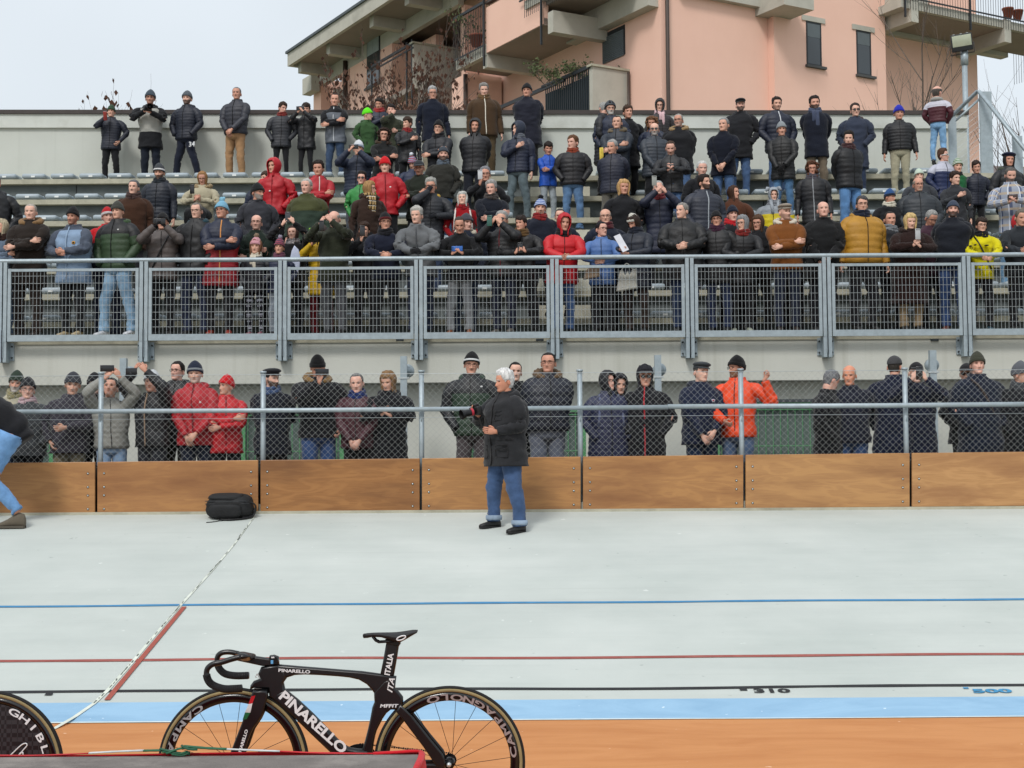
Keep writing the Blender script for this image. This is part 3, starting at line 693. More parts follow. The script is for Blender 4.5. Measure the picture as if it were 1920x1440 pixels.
part('loggia_door', surf('dark_door', '#20211f', bump=0), [((24.2, vu(735) - 1.9, 0), (24.3, vu(735) - .7, zo - .1))])
mb = MB(); mb.tube([(UW - .08, vu(651), 0), (UW - .08, vu(651), zbot - .1)], .085, 10); mb.build('downpipe', brown, ab)
v0, v1 = vu(713), vu(689); zw1 = uv(713, 62, 'u', UW)[2]; zw0 = zw1 - 1.75
f = part('window', dark, [((UW - .03, v0, zw0), (UW + .05, v1, zw1))]); part('shutter', surf('window_shutter_pale', '#8a9494', bump=0), [((UW - .04, v0 + .06, zw1 - .6), (UW, v1 - .06, zw1 - .05))], f); part('pane', glass, [((UW - .038, v0 + .06, zw0 + .05), (UW, v1 - .06, zw1 - .602))], f)
part('sill', surf('window_sill_stone', '#4b4c4c', bump=0), [((UW - .1, v0 - .1, zw0 - .08), (UW - .001, v1 + .1, zw0 - .001))], f)
q = uv(775, 78, 'u', 21.1); vq = q[1]; zq = q[2]
lb3 = part('balcony', bgrey, [((21.1, vq, zq - 1.55), (23.2, vq + .16, zq - .06))]); lb3['label'] = 'grey balcony end wall above the dry brown climber'
part('coping', conc_l, [((21.05, vq - .05, zq - .059), (23.2, vq + .2, zq))], lb3); part('balcony_slab', soff, [((21.12, vq + .17, zq - 1.6), (UW - .01, vq + 4.4, zq - 1.42)), ((21.3, vq - .6, zq - 3.4), (23, vq + .1, zq - 1.56))], lb3)
mb = MB(); v3 = vu(697, 21.1)
mb.cbox((21.1, (vq + v3) / 2, zq - .04), (.06, v3 - vq, .09)); mb.cbox((21.1, (vq + v3) / 2, zq - .2), (.04, v3 - vq, .05))
for y in (vq + .1, vq + .5, v3): mb.cbox((21.1, y, zq - 1.0), (.05, .05, 2.2))
mb.build('railing', dark, lb3)
q = uv(628, 166, 'u', 21.1); part('balcony', bgrey, [((21.1, q[1], q[2] - 2), (UW - .01, q[1] + .15, q[2]))])
q = uv(567, 149, 'u', 21.1); part('balcony', bgrey, [((21.1, q[1] - .9, q[2] - .62), (UW - .1, q[1], q[2]))])
# ---------------------------------------------------------------- floodlight behind the wall
p = P(1808, 96, 29.0); e = empty('floodlight_mast', (p.x, 29.0, 4), label='square floodlight on a grey pole behind the right end of the wall', cat='floodlight'); o = e.location
mb = MB(); mb.tube([Vector((p.x, 29, 4)) - o, Vector((p.x, 29, p.z)) - o], .055, 12); mb.tube([Vector((p.x, 29, p.z - .28)) - o, Vector((p.x, 29, p.z + .01)) - o], .075, 12); mb.build('pole', galv, e)
c = P(1803, 80, 28.9) - o; HM = Matrix.Translation(c) @ Matrix.Rotation(R(-10), 4, 'Z') @ Matrix.Rotation(R(-7), 4, 'Y') @ Matrix.Rotation(R(12), 4, 'X')
mb = MB(); mb.rbox((0, 0, 0), (.41, .09, .34), .015, HM); mb.tube([HM @ Vector((-.23, 0, -.02)), HM @ Vector((-.23, .02, -.22)), HM @ Vector((.23, .02, -.22)), HM @ Vector((.23, 0, -.02))], .012, 6); hd = mb.build('housing', dark, e)
mb = MB(); mb.rbox((0, -.046, .035), (.37, .012, .22), .005, HM); mb.build('glass', surf('floodlight_glass', '#aab09c', rough=.25, bump=0), hd)
for dx in (-.14, 0, .12):
    mb = MB(); mb.cbox((dx, -.02, .178), (.04, .03, .012), HM); mb.build('clip', galv_l, hd)
# ---------------------------------------------------------------- stair rail on the right
e = empty('stair_railing', (8, 26, 5), label='galvanised stair railing with cable infill at the right end of the stand', cat='railing'); o = e.location
SY = 26.2
mb = MB(); mb.tube([P(1776, 226, SY) - o, P(1833, 171, SY) - o, P(1836, 172, SY - .1) - o, P(1990, 366, 24.6) - o], .036, 12); mb.build('handrail', galv, e)
mb = MB(); mb.tube([P(1790, 228, SY) - o, P(1836, 186, SY) - o], .022, 8); mb.build('lower_rail', galv, e)
for (px, py, w, yy) in ((1785, 219, .07, SY), (1847, 172, .11, SY), (1907, 255, .085, 25.6)):
    p = P(px, py, yy); mb = MB(); mb.smooth = False; mb.box(Vector((p.x - w, yy - .02, 5.0)) - o, Vector((p.x + w, yy + .02, p.z)) - o); mb.cbox(Vector((p.x, yy + .05, (p.z + 5) / 2)) - o, (.02, .1, p.z - 5)); mb.build('post', galv, e)
mb = MB()
for i in range(13):
    a = P(1790, 238 + i * 11, SY); b_ = P(1841, 200 + i * 11, SY); mb.wire(a - o, b_ - o, .0035)
    a = P(1853, 200 + i * 11, SY - .1); b_ = P(1990, 380 + i * 11, 24.6)
    if i < 0: mb.wire(a - o, b_ - o, .0035)
mb.build('cable', galv_l, e)
# ---------------------------------------------------------------- plants and trees
bark = surf('bark_grey_brown', '#5b5048', var=.2, scale=20, bump=.3); deadl = surf('dead_leaf_brown', '#4a2f22', rough=.9, var=.4, scale=6, bump=0); greenl = surf('shrub_leaf_green', '#4e5836', rough=.8, var=.4, scale=8, bump=0)
def branch(mb, p, d, L_, r, depth, rnd, tips, curve=.25, split=3, upw=.15):
    pts = [p.copy()]; q = p.copy(); dd = d.copy(); n = 4
    for i in range(n):
        dd = (dd + Vector((rnd.uniform(-1, 1), rnd.uniform(-1, 1), rnd.uniform(-.5, 1))) * curve * .4 + Vector((0, 0, upw * .3))).normalized(); q = q + dd * L_ / n; pts.append(q.copy())
    mb.tube(pts, [r * (1 - .55 * i / n) for i in range(n + 1)], 5 if r < .02 else 7, False)
    if depth == 0: tips.append((pts, dd)); return
    for s in range(split):
        t = rnd.uniform(.35, 1); i = min(n, max(1, int(t * n))); a = rnd.uniform(0, 6.28)
        side = Vector((math.cos(a), math.sin(a), rnd.uniform(-.1, .7))); nd = (dd * .9 + side * rnd.uniform(.4, .9)).normalized()
        branch(mb, pts[i], nd, L_ * rnd.uniform(.5, .8), r * .5, depth - 1, rnd, tips, curve, split, upw)
    tips.append((pts, dd))
def tree(name, base, h, r, lab, seed, depth=3, split=3, leaves=0, lmat=None, lsize=.06, hang=True, stems=1, spread=.25, group=None, cat='tree'):
    rnd = random.Random(seed); e = empty(name, base, label=lab, cat=cat, group=group); mb = MB(); tips = []
    for s in range(stems):
        a = rnd.uniform(0, 6.28); d = Vector((math.cos(a) * spread, math.sin(a) * spread * .6, 1)).normalized()
        branch(mb, Vector((rnd.uniform(-.5, .5) * (stems > 1), rnd.uniform(-.2, .2), 0)), d, h * rnd.uniform(.6, .85), r, depth, rnd, tips, split=split)
    mb.build('trunk' if stems == 1 else 'stems', bark, e)
    if leaves:
        mb = MB(); mb.smooth = False
        for i in range(leaves):
            pts, dd = rnd.choice(tips); p = pts[rnd.randrange(1, len(pts))] + Vector((rnd.uniform(-.05, .05), rnd.uniform(-.05, .05), rnd.uniform(-.1, .02)))
            s = lsize * rnd.uniform(.5, 1.3); a = rnd.uniform(0, 6.28); w = Vector((math.cos(a), math.sin(a), rnd.uniform(-.2, .2))) * s * .3
            dn = Vector((rnd.uniform(-.3, .3), rnd.uniform(-.3, .3), -1 if hang else rnd.uniform(-1, 1))).normalized() * s; bend = Vector((rnd.uniform(-.3, .3), rnd.uniform(-.3, .3), 0)) * s
            k = [mb.vert(p), mb.vert(p + dn * .35 + w + bend), mb.vert(p + dn + bend * .4), mb.vert(p + dn * .5 - w * 1.1)]; mb.face(k)
        mb.build('leaves', lmat or deadl, e)
    return e
def tb(px, Y, z): q = P(px, 207, Y); return (q.x, Y, z)
tree('dry_climber', tb(765, 30.0, 6.6), 3.0, .028, 'dry climber with hanging brown leaves in front of the pink building', 21, 3, 3, 1500, deadl, .10, stems=8, spread=.34)
tree('dry_shrub', tb(715, 29.5, 7.0), 2.2, .02, 'lower dry shrub with brown leaves left of the climber', 5, 3, 2, 320, deadl, .09, stems=4, spread=.5, cat='shrub')
tree('dry_climber', tb(800, 30.2, 6.8), 2.9, .026, 'dry climber in front of the grey balcony end wall', 22, 3, 3, 1100, deadl, .10, stems=7, spread=.22)
tree('dry_shrub', tb(640, 31, 6.9), 1.7, .02, 'dry shrub with brown leaves below the left balconies', 6, 3, 2, 260, deadl, .08, stems=3, spread=.5, cat='shrub')
tree('dry_shrub', tb(795, 30, 7.2), 1.9, .02, 'thin dry shrub behind the grey haired man in the peacoat', 8, 3, 2, 160, deadl, .1, stems=3, spread=.5, cat='shrub')
for px, h, s, lab in ((197, 1.35, 31, 'dry twigs with hanging pods above the wall left of the vest photographer'), (262, 1.35, 32, 'dry twigs above the wall behind the vest photographer'), (150, .95, 33, 'small lone dry twig above the wall on the far left'), (318, .8, 34, 'tiny dry twig above the wall between two beanies'), (365, .7, 35, 'tiny dry twig above the wall right of the grey beanie')):
    tree('dry_twigs', tb(px, 28.2, 7.5), h * 1.08, .012, lab, s, 2, 3, 60, deadl, .13, stems=2, spread=.3, group='dry twigs above the back wall', cat='plant')
tree('bare_tree', tb(1762, 31.0, 6.0), 4.2, .05, 'bare tree in front of the right end of the pink building', 41, 4, 3, stems=1)
tree('bare_tree', tb(1712, 30.0, 6.2), 2.6, .03, 'small bare tree left of the man in the maroon jacket', 42, 3, 3, stems=1)
tree('bare_tree', tb(1870, 30, 3.5), 5.4, .05, 'tall bare tree against the sky right of the stair railing', 43, 4, 3); tree('bare_tree', tb(1908, 29, 3.6), 5.8, .05, 'bare tree at the right edge of the picture', 44, 4, 3); tree('bare_tree', tb(1850, 34, 3.5), 4.6, .04, 'far bare tree just behind the tall stair post', 45, 4, 3)
pl_ = uv(1075, 135, 'u', 21.35); w_ = BM @ Vector(pl_)
e = tree('balcony_shrub', (w_.x, w_.y, w_.z - .45), 0.75, .012, 'green leafy shrub growing over the dark slatted balcony railing', 51, 3, 3, 900, greenl, .075, False, stems=9, spread=.9, cat='shrub'); e.scale = (1.5, 1, .85)
pl_ = uv(885, 60, 'u', 20.75); w_ = BM @ Vector(pl_); e = tree('balcony_shrub', (w_.x, w_.y, w_.z - .9), 1.5, .012, 'thin potted shrub behind the upper left balcony railing', 52, 3, 3, 380, greenl, .1, False, stems=4, spread=.3, cat='shrub')
terra = surf('terracotta', '#8a4a35', bump=.1)
def pot(w_, r, h, lab):
    mb = MB(); mb.rings([[(rr * math.cos(t), rr * math.sin(t), z) for t in [6.2832 * i / 16 for i in range(16)]] for rr, z in ((r * .7, 0), (r, h * .85), (r * 1.1, h * .85), (r * 1.1, h), (r * .9, h), (r * .8, h * .8))]); o = mb.build('flower_pot', terra); o.location = w_; tag(o, lab, 'flower pot')
pl_ = uv(893, 87, 'u', 20.8); pot(BM @ Vector(pl_), .2, .35, 'terracotta pot behind the upper left balcony railing')
pl_ = uv(1890, 34, 'v', 29.9); pot(BM @ Vector(pl_), .16, .3, 'left terracotta pot on the upper right balcony'); pl_ = uv(1908, 37, 'v', 29.9); pot(BM @ Vector(pl_), .16, .28, 'right terracotta pot on the upper right balcony')
# low far roofs and hedge seen between the stair posts
mb = MB(); a, b_ = P(1855, 290, 60), P(2050, 300, 60); mb.smooth = False
hs = empty('distant_house', (0, 0, 0), label='distant low house roof beyond the stair railing', cat='house'); mb.box((a.x, 60, 0), (b_.x, 70, a.z - 1)); mb.build('wall', surf('far_house_wall', '#a79a8a', bump=0), hs)
mb = MB(); mb.hexa([(a.x - .5, 59.5, a.z - 1), (b_.x, 59.5, a.z - 1), (b_.x, 70, a.z - 1), (a.x - .5, 70, a.z - 1), (a.x - .5, 62, a.z), (b_.x, 62, a.z - .2), (b_.x, 66, a.z - .2), (a.x - .5, 66, a.z)]); mb.build('roof', surf('far_roof', '#6d6462', bump=0), hs)
# ================================================================ people
def cloth(kind, col):
    key = (kind, col)
    if key in MC: return MC[key]
    c = srgb(col)
    rough = {'hair': .6, 'shiny': .58, 'plain': .85, 'denim': .9, 'knit': .95, 'fur': .95, 'leather': .5, 'skin': .5}[kind]
    M, t, b = new_mat('cloth_' + kind, rough, 0, {'shiny': .45, 'leather': .5}.get(kind, .2))
    tcn = N(t, 'TexCoord')
    n1 = N(t, 'TexNoise', i_Scale=5 if kind != 'denim' else 7, i_Detail=5, i_Roughness=.6)
    if kind == 'hair': mp = N(t, 'Mapping'); mp.inputs['Scale'].default_value = (14, 14, 2.2); L(t, tcn, 'Object', mp, 0); L(t, mp, 0, n1, 0)
    else: L(t, tcn, 'Object', n1, 0)
    v = .16 if kind not in ('denim', 'hair') else (.3 if kind == 'denim' else .5)
    if kind == 'denim': m_ = sum(c) / 3; c = tuple(x * .8 + m_ * .16 for x in c)
    r1 = ramp(t, n1, 0, [(.3, [x * (1 - v) for x in c]), (.72, [min(1, x * (1 + v) + (.004 if kind == 'denim' else 0)) for x in c])]); L(t, r1, 0, b, 'Base Color')
    sc = {'hair': 70, 'shiny': 18, 'plain': 30, 'denim': 22, 'knit': 60, 'fur': 55, 'leather': 14, 'skin': 20}[kind]
    n2 = N(t, 'TexNoise', i_Scale=sc, i_Detail=5, i_Distortion=.5); L(t, tcn, 'Object', n2, 0)
    bp = N(t, 'Bump', i_Strength={'fur': 1.0, 'knit': .6, 'shiny': .55}.get(kind, .45), i_Distance=.012); L(t, n2, 0, bp, 'Height'); L(t, bp, 0, b, 'Normal')
    if kind in ('plain', 'knit', 'fur', 'denim'): b.inputs['Sheen Weight'].default_value = .12
    MC[key] = M; return M
def stripe_mat(name, cols, obj=False):
    """checked or striped fabric woven in the cloth's own coordinates"""
    key = ('stripe', name)
    if key in MC: return MC[key]
    M, t, b = new_mat(name, .9, 0, .2); at_ = N(t, 'TexCoord') if obj else N(t, 'Attribute', attribute_name='q'); sx_ = N(t, 'SeparateXYZ'); L(t, at_, 'Object' if obj else 'Vector', sx_, 0); prev = None
    for i, (col, freq, th, ax) in enumerate(cols):
        if i == 0: prev = (*srgb(col), 1); continue
        mu = N(t, 'Math', operation='MULTIPLY', i_1=freq); L(t, sx_, 'XYZ'[ax], mu, 0); fr = N(t, 'Math', operation='FRACT'); L(t, mu, 0, fr, 0); lt = N(t, 'Math', operation='LESS_THAN', i_1=th); L(t, fr, 0, lt, 0)
        mxx = N(t, 'Mix', data_type='RGBA'); L(t, lt, 0, mxx, 0)
        if isinstance(prev, tuple): mxx.inputs[6].default_value = prev
        else: L(t, prev, 2, mxx, 6)
        mxx.inputs[7].default_value = (*srgb(col), 1); prev = mxx
    L(t, prev, 2, b, 'Base Color'); MC[key] = M; return M
def skin_mat(tone, hair):
    key = ('skin', tone, hair)
    if key in MC: return MC[key]
    M, t, b = new_mat('skin', .5, 0, .35); b.inputs['Subsurface Weight'].default_value = .0
    at_ = N(t, 'Attribute', attribute_name='q'); sx_ = N(t, 'SeparateXYZ'); L(t, at_, 'Vector', sx_, 0); c = srgb(tone)
    tcn = N(t, 'TexCoord'); n1 = N(t, 'TexNoise', i_Scale=14, i_Detail=4); L(t, tcn, 'Object', n1, 0)
    r1 = ramp(t, n1, 0, [(.3, [c[0] * .9, c[1] * .82, c[2] * .8]), (.7, [min(1, c[0] * 1.08), c[1] * 1.04, c[2]])]); prev = (r1, 0)
    for comp, col in (('Y', (c[0] * .72, c[1] * .42, c[2] * .42)), ('X', srgb(hair)), ('Z', (.012, .009, .008))):
        mxx = N(t, 'Mix', data_type='RGBA'); L(t, sx_, comp, mxx, 0); L(t, prev[0], prev[1], mxx, 6); mxx.inputs[7].default_value = (*col, 1); prev = (mxx, 2)
    L(t, prev[0], 2, b, 'Base Color'); MC[key] = M; return M
def lerp_t(tab, z):
    if z <= tab[0][0]: return tab[0][1:]
    for a, b_ in zip(tab, tab[1:]):
        if z <= b_[0]:
            t = (z - a[0]) / (b_[0] - a[0]); t = t * t * (3 - 2 * t) if len(tab) > 50 else t
            return [a[i] + (b_[i] - a[i]) * t for i in range(1, len(a))]
    return tab[-1][1:]
def sstep(a, b_, x):
    t = min(1, max(0, (x - a) / (b_ - a))); return t * t * (3 - 2 * t)
# head tables: z, half width, front y, back y
HT = [(0, .022, -.074, -.010), (.008, .036, -.088, .012), (.022, .046, -.094, .032), (.04, .053, -.092, .052), (.06, .060, -.0915, .068), (.08, .0655, -.0915, .082), (.10, .070, -.0905, .091), (.12, .0735, -.0895, .097), (.14, .0765, -.0925, .0995),
      (.16, .0765, -.0915, .098), (.18, .0735, -.085, .091), (.20, .064, -.070, .077), (.215, .050, -.050, .058), (.226, .034, -.030, .038), (.233, .017, -.010, .018), (.235, .001, .003, .005)]
def HR(z, a, off=0.0, widen=1.0):
    hw, f, bk = lerp_t(HT, z); yc = (f + bk) / 2; hd = (bk - f) / 2
    ca, sa = math.cos(a), math.sin(a); n = 2.25
    x = hw * widen * math.copysign(abs(sa) ** (2 / n), sa); y = yc - hd * math.copysign(abs(ca) ** (2 / n), ca)
    if off:
        d = Vector((x, y, (z - .115) * .9)); d.normalize(); return Vector((x, y, z)) + d * off
    return Vector((x, y, z))
NA = 52
ANG = []
for i in range(NA):
    t = 2 * i / NA - 1                          # -1..1, 0 = front
    ANG.append(math.copysign(math.pi * abs(t) ** 1.5, t) if abs(t) < 1 else -math.pi)
HZ = [0, .004] + [.009 + .0052 * i for i in range(30)] + [.172, .181, .190, .199, .208, .216, .223, .229, .233, .2348]
def g(x, s): return math.exp(-(x / s) ** 2)
def make_head_template():
    V, Q = [], []
    for z in HZ:
        for a in ANG:
            p = HR(z, a); ax = abs(p.x); fr = p.y < .0
            if fr:
                nz = lerp_t([(.058, 0), (.066, .008), (.072, .021), (.080, .025), (.092, .019), (.106, .011), (.122, .004), (.13, 0)], z)[0]
                w = .0105 + (.005 if z < .082 else 0)
                p.y -= nz * g(p.x, w)
                p.y += .0145 * g(ax - .029, .0135) * g(z - .119, .0095)
                p.y -= .005 * g(ax - .026, .022) * g(z - .137, .008)
                p.y -= .006 * g(ax - .040, .016) * g(z - .088, .016)
                p.y -= .0055 * g(p.x, .020) * g(z - .0535, .0075)
                p.y += .0045 * g(p.x, .022) * g(z - .0505, .0022)
                p.y += .004 * g(p.x, .03) * g(z - .036, .008)
            V.append(p)
    return V
HV = make_head_template()
def head_masks(beard, female, brow=.85):
    Q = []
    for i, z in enumerate(HZ):
        for j, a in enumerate(ANG):
            p = HV[i * NA + j]; ax = abs(p.x); front = p.y < -.02; q0 = q1 = q2 = 0.0
            if front:
                q0 = brow * g(ax - .029, .014) * g(z - .1355 + .12 * max(0, ax - .03), .0050) * 1.4
                q1 = 1.15 * g(p.x, .021) * g(z - .0525, .0062)
                q2 = 1.9 * g(ax - .030, .0100) * g(z - .1185, .0046)
                q2 += .75 * g(p.x, .020) * g(z - .0515, .0022); q2 += .45 * g(ax - .009, .004) * g(z - .067, .003)  # dark mouth line, and nostril shading painted into the skin colour mask
                q1 += .22 * g(ax - .040, .014) * g(z - .088, .014)
            aa = abs(a)
            if beard:
                if beard in ('full', 'stubble'):
                    v = sstep(.084, .066, z - .018 * sstep(.5, 1.2, aa)) * sstep(1.75, 1.5, aa) + (g(p.x, .03) * g(z - .064, .005))
                    v = max(v, sstep(.12, .10, z) * g(aa - 1.45, .16))
                elif beard == 'goatee': v = g(p.x, .024) * sstep(.05, .04, z) + .9 * g(p.x, .028) * g(z - .0645, .005) + .8 * g(ax - .027, .006) * g(z - .048, .016)
                elif beard == 'mous': v = 1.1 * g(p.x, .027) * g(z - .0635, .0055)
                v *= 1 - .9 * g(p.x, .018) * g(z - .0525, .0055)
                q0 = max(q0, min(1, v) * (.45 if beard == 'stubble' else .92))
            Q.append((min(1, q0), min(.8, q1 * (1.0 if female else .6)), min(.92, q2)))
    return Q
MASKC = {}
def add_head(mb, HM, beard=None, female=False):
    key = (beard, female)
    if key not in MASKC: MASKC[key] = head_masks(beard, female)
    Q = MASKC[key]; o = len(mb.v)
    for p, q in zip(HV, Q): mb.vert(HM @ p, q)
    n = len(HZ)
    for i in range(n - 1):
        for j in range(NA): k = (j + 1) % NA; mb.face((o + i * NA + j, o + i * NA + k, o + (i+1) * NA + k, o + (i+1) * NA + j))
    mb.face([o + j for j in range(NA)][::-1]); mb.face([o + (n-1) * NA + j for j in range(NA)])
    for s in (-1, 1):                           # ears
        rs = []
        for t, r_ in ((0, .55), (.35, 1.0), (.8, .95), (1, .6)):
            rs.append([HM @ Vector((s * (.069 + .017 * t), .012 + .010 * t + .0155 * r_ * math.cos(a) - .004 * math.sin(a), .1 + .029 * r_ * math.sin(a))) for a in [2 * math.pi * k / 10 for k in range(10)]])
        mb.rings(rs, False, True, q=lambda i, j: (0, .25 if i > 1 else 0, 0))
def hair_mesh(mb, HM, style, rnd, seed):
    st = dict(short=(.012, .196, .0), thick=(.024, .190, .0), crop=(.005, .198, 0), bald=(.006, .19, 1), recede=(.007, .213, 0), boy=(.022, .168, 0), long=(.018, .192, 0), bob=(.024, .176, 0), curly=(.022, .18, 0), slick=(.010, .196, 0), side=(.016, .186, 0))[style]
    h, zf, bald = st; longish = style in ('long', 'bob'); o = len(mb.v)
    for i, z in enumerate(HZ):
        for j, a in enumerate(ANG):
            aa = abs(a); p = HV[i * NA + j].copy()
            hl = zf if aa < .75 else zf + (.135 - zf) * sstep(.75, 1.2, aa)
            if style == 'recede' and aa < 1.0: hl = .207 - .01 * g(aa, .3)
            if aa > 1.2: hl = .135 - .03 * g(aa - 1.34, .08)
            if aa > 1.42: hl = .128
            if aa > 1.75: hl = .126 - (.085 if not longish else .12) * sstep(1.75, 2.1, aa)
            if longish and aa > 1.1: hl = .02 if aa > 1.25 else .09
            if style in ('side', 'boy') and aa < .7: hl = zf - .014 * math.sin(a * 2.2 + seed) - .006 * noise.noise(Vector((a * 7, seed, 0)))
            amt = sstep(-.006, .008, z - hl)
            if bald: amt *= sstep(.19, .165, z) * sstep(.8, 1.15, aa)
            d = Vector((p.x, p.y, (z - .115))).normalized()
            top = sstep(.15, .22, z)
            off = h * (.55 + .45 * top) * amt * (1 + .55 * noise.noise(Vector((p.x * 38, p.y * 38 + seed, z * 22))) + .5 * noise.noise(Vector((p.x * 110, p.y * 110 + seed, z * 40)))) - .006 * (1 - amt)
            if style in ('thick', 'boy', 'side') : off += .006 * top * amt
            mb.vert(HM @ (p + d * off), (0, 0, 0))
    n = len(HZ)
    for i in range(n - 1):
        for j in range(NA): k = (j + 1) % NA; mb.face((o + i * NA + j, o + i * NA + k, o + (i+1) * NA + k, o + (i+1) * NA + j))
    mb.face([o + (n-1) * NA + j for j in range(NA)])
    if longish:
        zl = -.13 if style == 'long' else -.01; rs = []
        for k in range(13):
            t = k / 12; z = .19 + (zl - .19) * t; zz = min(.2, max(.06, z)); ring = []
            amin = 1.0 + .15 * t
            A_ = [amin + (2 * math.pi - 2 * amin) * q / 16 for q in range(17)]
            for a in A_: ring.append(HM @ (HR(zz, a, .022 + .012 * t + .006 * noise.noise(Vector((a * 5, t * 3, seed)))) + Vector((0, .0, z - zz))))
            for a in A_[::-1]: ring.append(HM @ (HR(zz, a, .002) * .96 + Vector((0, 0, z - zz * .96 - .0))))
            rs.append(ring)
        mb.rings(rs)
    if style == 'curly':
        for k in range(95):
            a = rnd.uniform(1.0, 5.28); z = rnd.uniform(-.09, .22); c = HR(min(.22, max(.05, z)), a, .03 + .018 * rnd.random()); c.z = z + .01
            r_ = rnd.uniform(.014, .027); mb.ell(c, (r_, r_, r_ * 1.2), 7, 5, HM, nz=.5, sd=k)
        for k in range(26):
            a = rnd.uniform(-1, 1); c = HR(rnd.uniform(.195, .225), a, .02); r_ = rnd.uniform(.014, .022); mb.ell(c, (r_, r_, r_), 7, 5, HM, nz=.5, sd=k)
def hat_dome(mb, HM, zf=.152, zbk=.10, extra=.022, off=.011, cuff=.008, cuft=.26, mis=None, nr=16, seed=0, slouch=0, pts=28):
    rs = []
    for i in range(nr + 1):
        t = i / nr; ring = []
        for j in range(pts):
            a = 2 * math.pi * j / pts; zb_ = zbk + (zf - zbk) * (.5 + .5 * math.cos(a)); tt = t
            z = zb_ + (.2345 - zb_) * (1 - (1 - tt) ** 1.25)
            o_ = off + (cuff if t < cuft else 0) + .002 * noise.noise(Vector((a * 3, t * 6, seed)))
            p = HR(z, a, o_); p.z += extra * t * t; p.y += slouch * t * t
            ring.append(HM @ p)
        rs.append(ring)
    inner = [HM @ HR(zbk + (zf - zbk) * (.5 + .5 * math.cos(2 * math.pi * j / pts)) + .004, 2 * math.pi * j / pts, .001) for j in range(pts)]
    mb.rings([inner] + rs, False, True, mis)
def hood_mesh(mb, HM, seed=0, brim=.02, big=0):
    rs, zs = [], [-.045, -.02] + [.01 + .0125 * i for i in range(18)] + [.232]
    pts = 40
    for z in zs:
        ring = []
        for j in range(pts):
            a = 2 * math.pi * j / pts; aa = min(a, 2 * math.pi - a)
            p = HR(min(.2349, max(.03, z)), a, .026 + big + .012 * sstep(1.6, 3.1, aa) + .003 * noise.noise(Vector((a * 2, z * 20, seed)))); p.z += z - min(.2349, max(.03, z))
            p.y -= brim * g(aa - .9, .5) ; p.z += .012 * sstep(.15, .23, z)
            ring.append(HM @ p)
        rs.append(ring)
    idx = [[mb.vert(p) for p in r_] for r_ in rs]
    for i in range(len(zs) - 1):
        for j in range(pts):
            k = (j + 1) % pts; a = 2 * math.pi * (j + .5) / pts; aa = min(a, 2 * math.pi - a); zc_ = (zs[i] + zs[i+1]) / 2
            half = .95 * math.sqrt(max(0, 1 - ((zc_ - .085) / .105) ** 2)) if zc_ > .0 else .62
            if aa < half: continue
            mb.face((idx[i][j], idx[i][k], idx[i+1][k], idx[i+1][j]))
    mb.face(idx[-1])
def catmull(P_, n):
    out = []
    Q = [P_[0] * 2 - P_[1]] + P_ + [P_[-1] * 2 - P_[-2]]
    for i in range(1, len(Q) - 2):
        for k in range(n):
            t = k / n; a, b_, c, d = Q[i-1], Q[i], Q[i+1], Q[i+2]
            out.append(.5 * ((2 * b_) + (-a + c) * t + (2 * a - 5 * b_ + 4 * c - d) * t * t + (-a + 3 * b_ - 3 * c + d) * t ** 3))
    out.append(P_[-1]); return out
def limb(mb, P_, radf, seg, n, puff=0, fold=.006, seed=0, mi=0, per=.07, q0=0, foldf=None, cap=(True, True), ell=1.0):
    """garment tube along joints, with quilting or folds; radf(t) with t along 0..1"""
    pts = catmull(P_, n); L_ = [0]
    for a, b_ in zip(pts, pts[1:]): L_.append(L_[-1] + (b_ - a).length)
    tot = L_[-1]; rs = []; nrm = None
    for i, p in enumerate(pts):
        d = (pts[min(i+1, len(pts)-1)] - pts[max(i-1, 0)]).normalized()
        if nrm is None: a = Vector((0, -1, 0)); a = a if abs(d.y) < .9 else Vector((0, 0, 1)); nrm = (a - d * a.dot(d)).normalized()
        else: nrm = (nrm - d * nrm.dot(d)).normalized()
        bn = d.cross(nrm); t = L_[i] / tot; r_ = radf(t)
        if puff: r_ *= 1 + puff * (abs(math.sin(math.pi * L_[i] / per)) ** .6 - .6)
        fo_ = fold * (foldf(t) if foldf else 1); ring = []
        for k in range(seg):
            th = 2 * math.pi * k / seg; dirv = nrm * math.cos(th) + bn * math.sin(th) * ell
            w = .7 * noise.noise(Vector((p.x * 6 + math.cos(th) * .9 + seed, L_[i] * 14, math.sin(th) * .9 + seed * .3))) + 1.1 * (.4 - 2 * abs(noise.noise(Vector((L_[i] * 17 + math.cos(th + seed) * 1.6, math.sin(th) * 1.2, seed)))))
            ring.append(p + dirv * (r_ + fo_ * w))
        rs.append(ring)
    mb.rings(rs, cap[0], cap[1], (lambda i, j: mi(L_[i] / tot) if callable(mi) else mi), q=lambda i, j: (j / seg, q0 + L_[i], 0))
    return pts
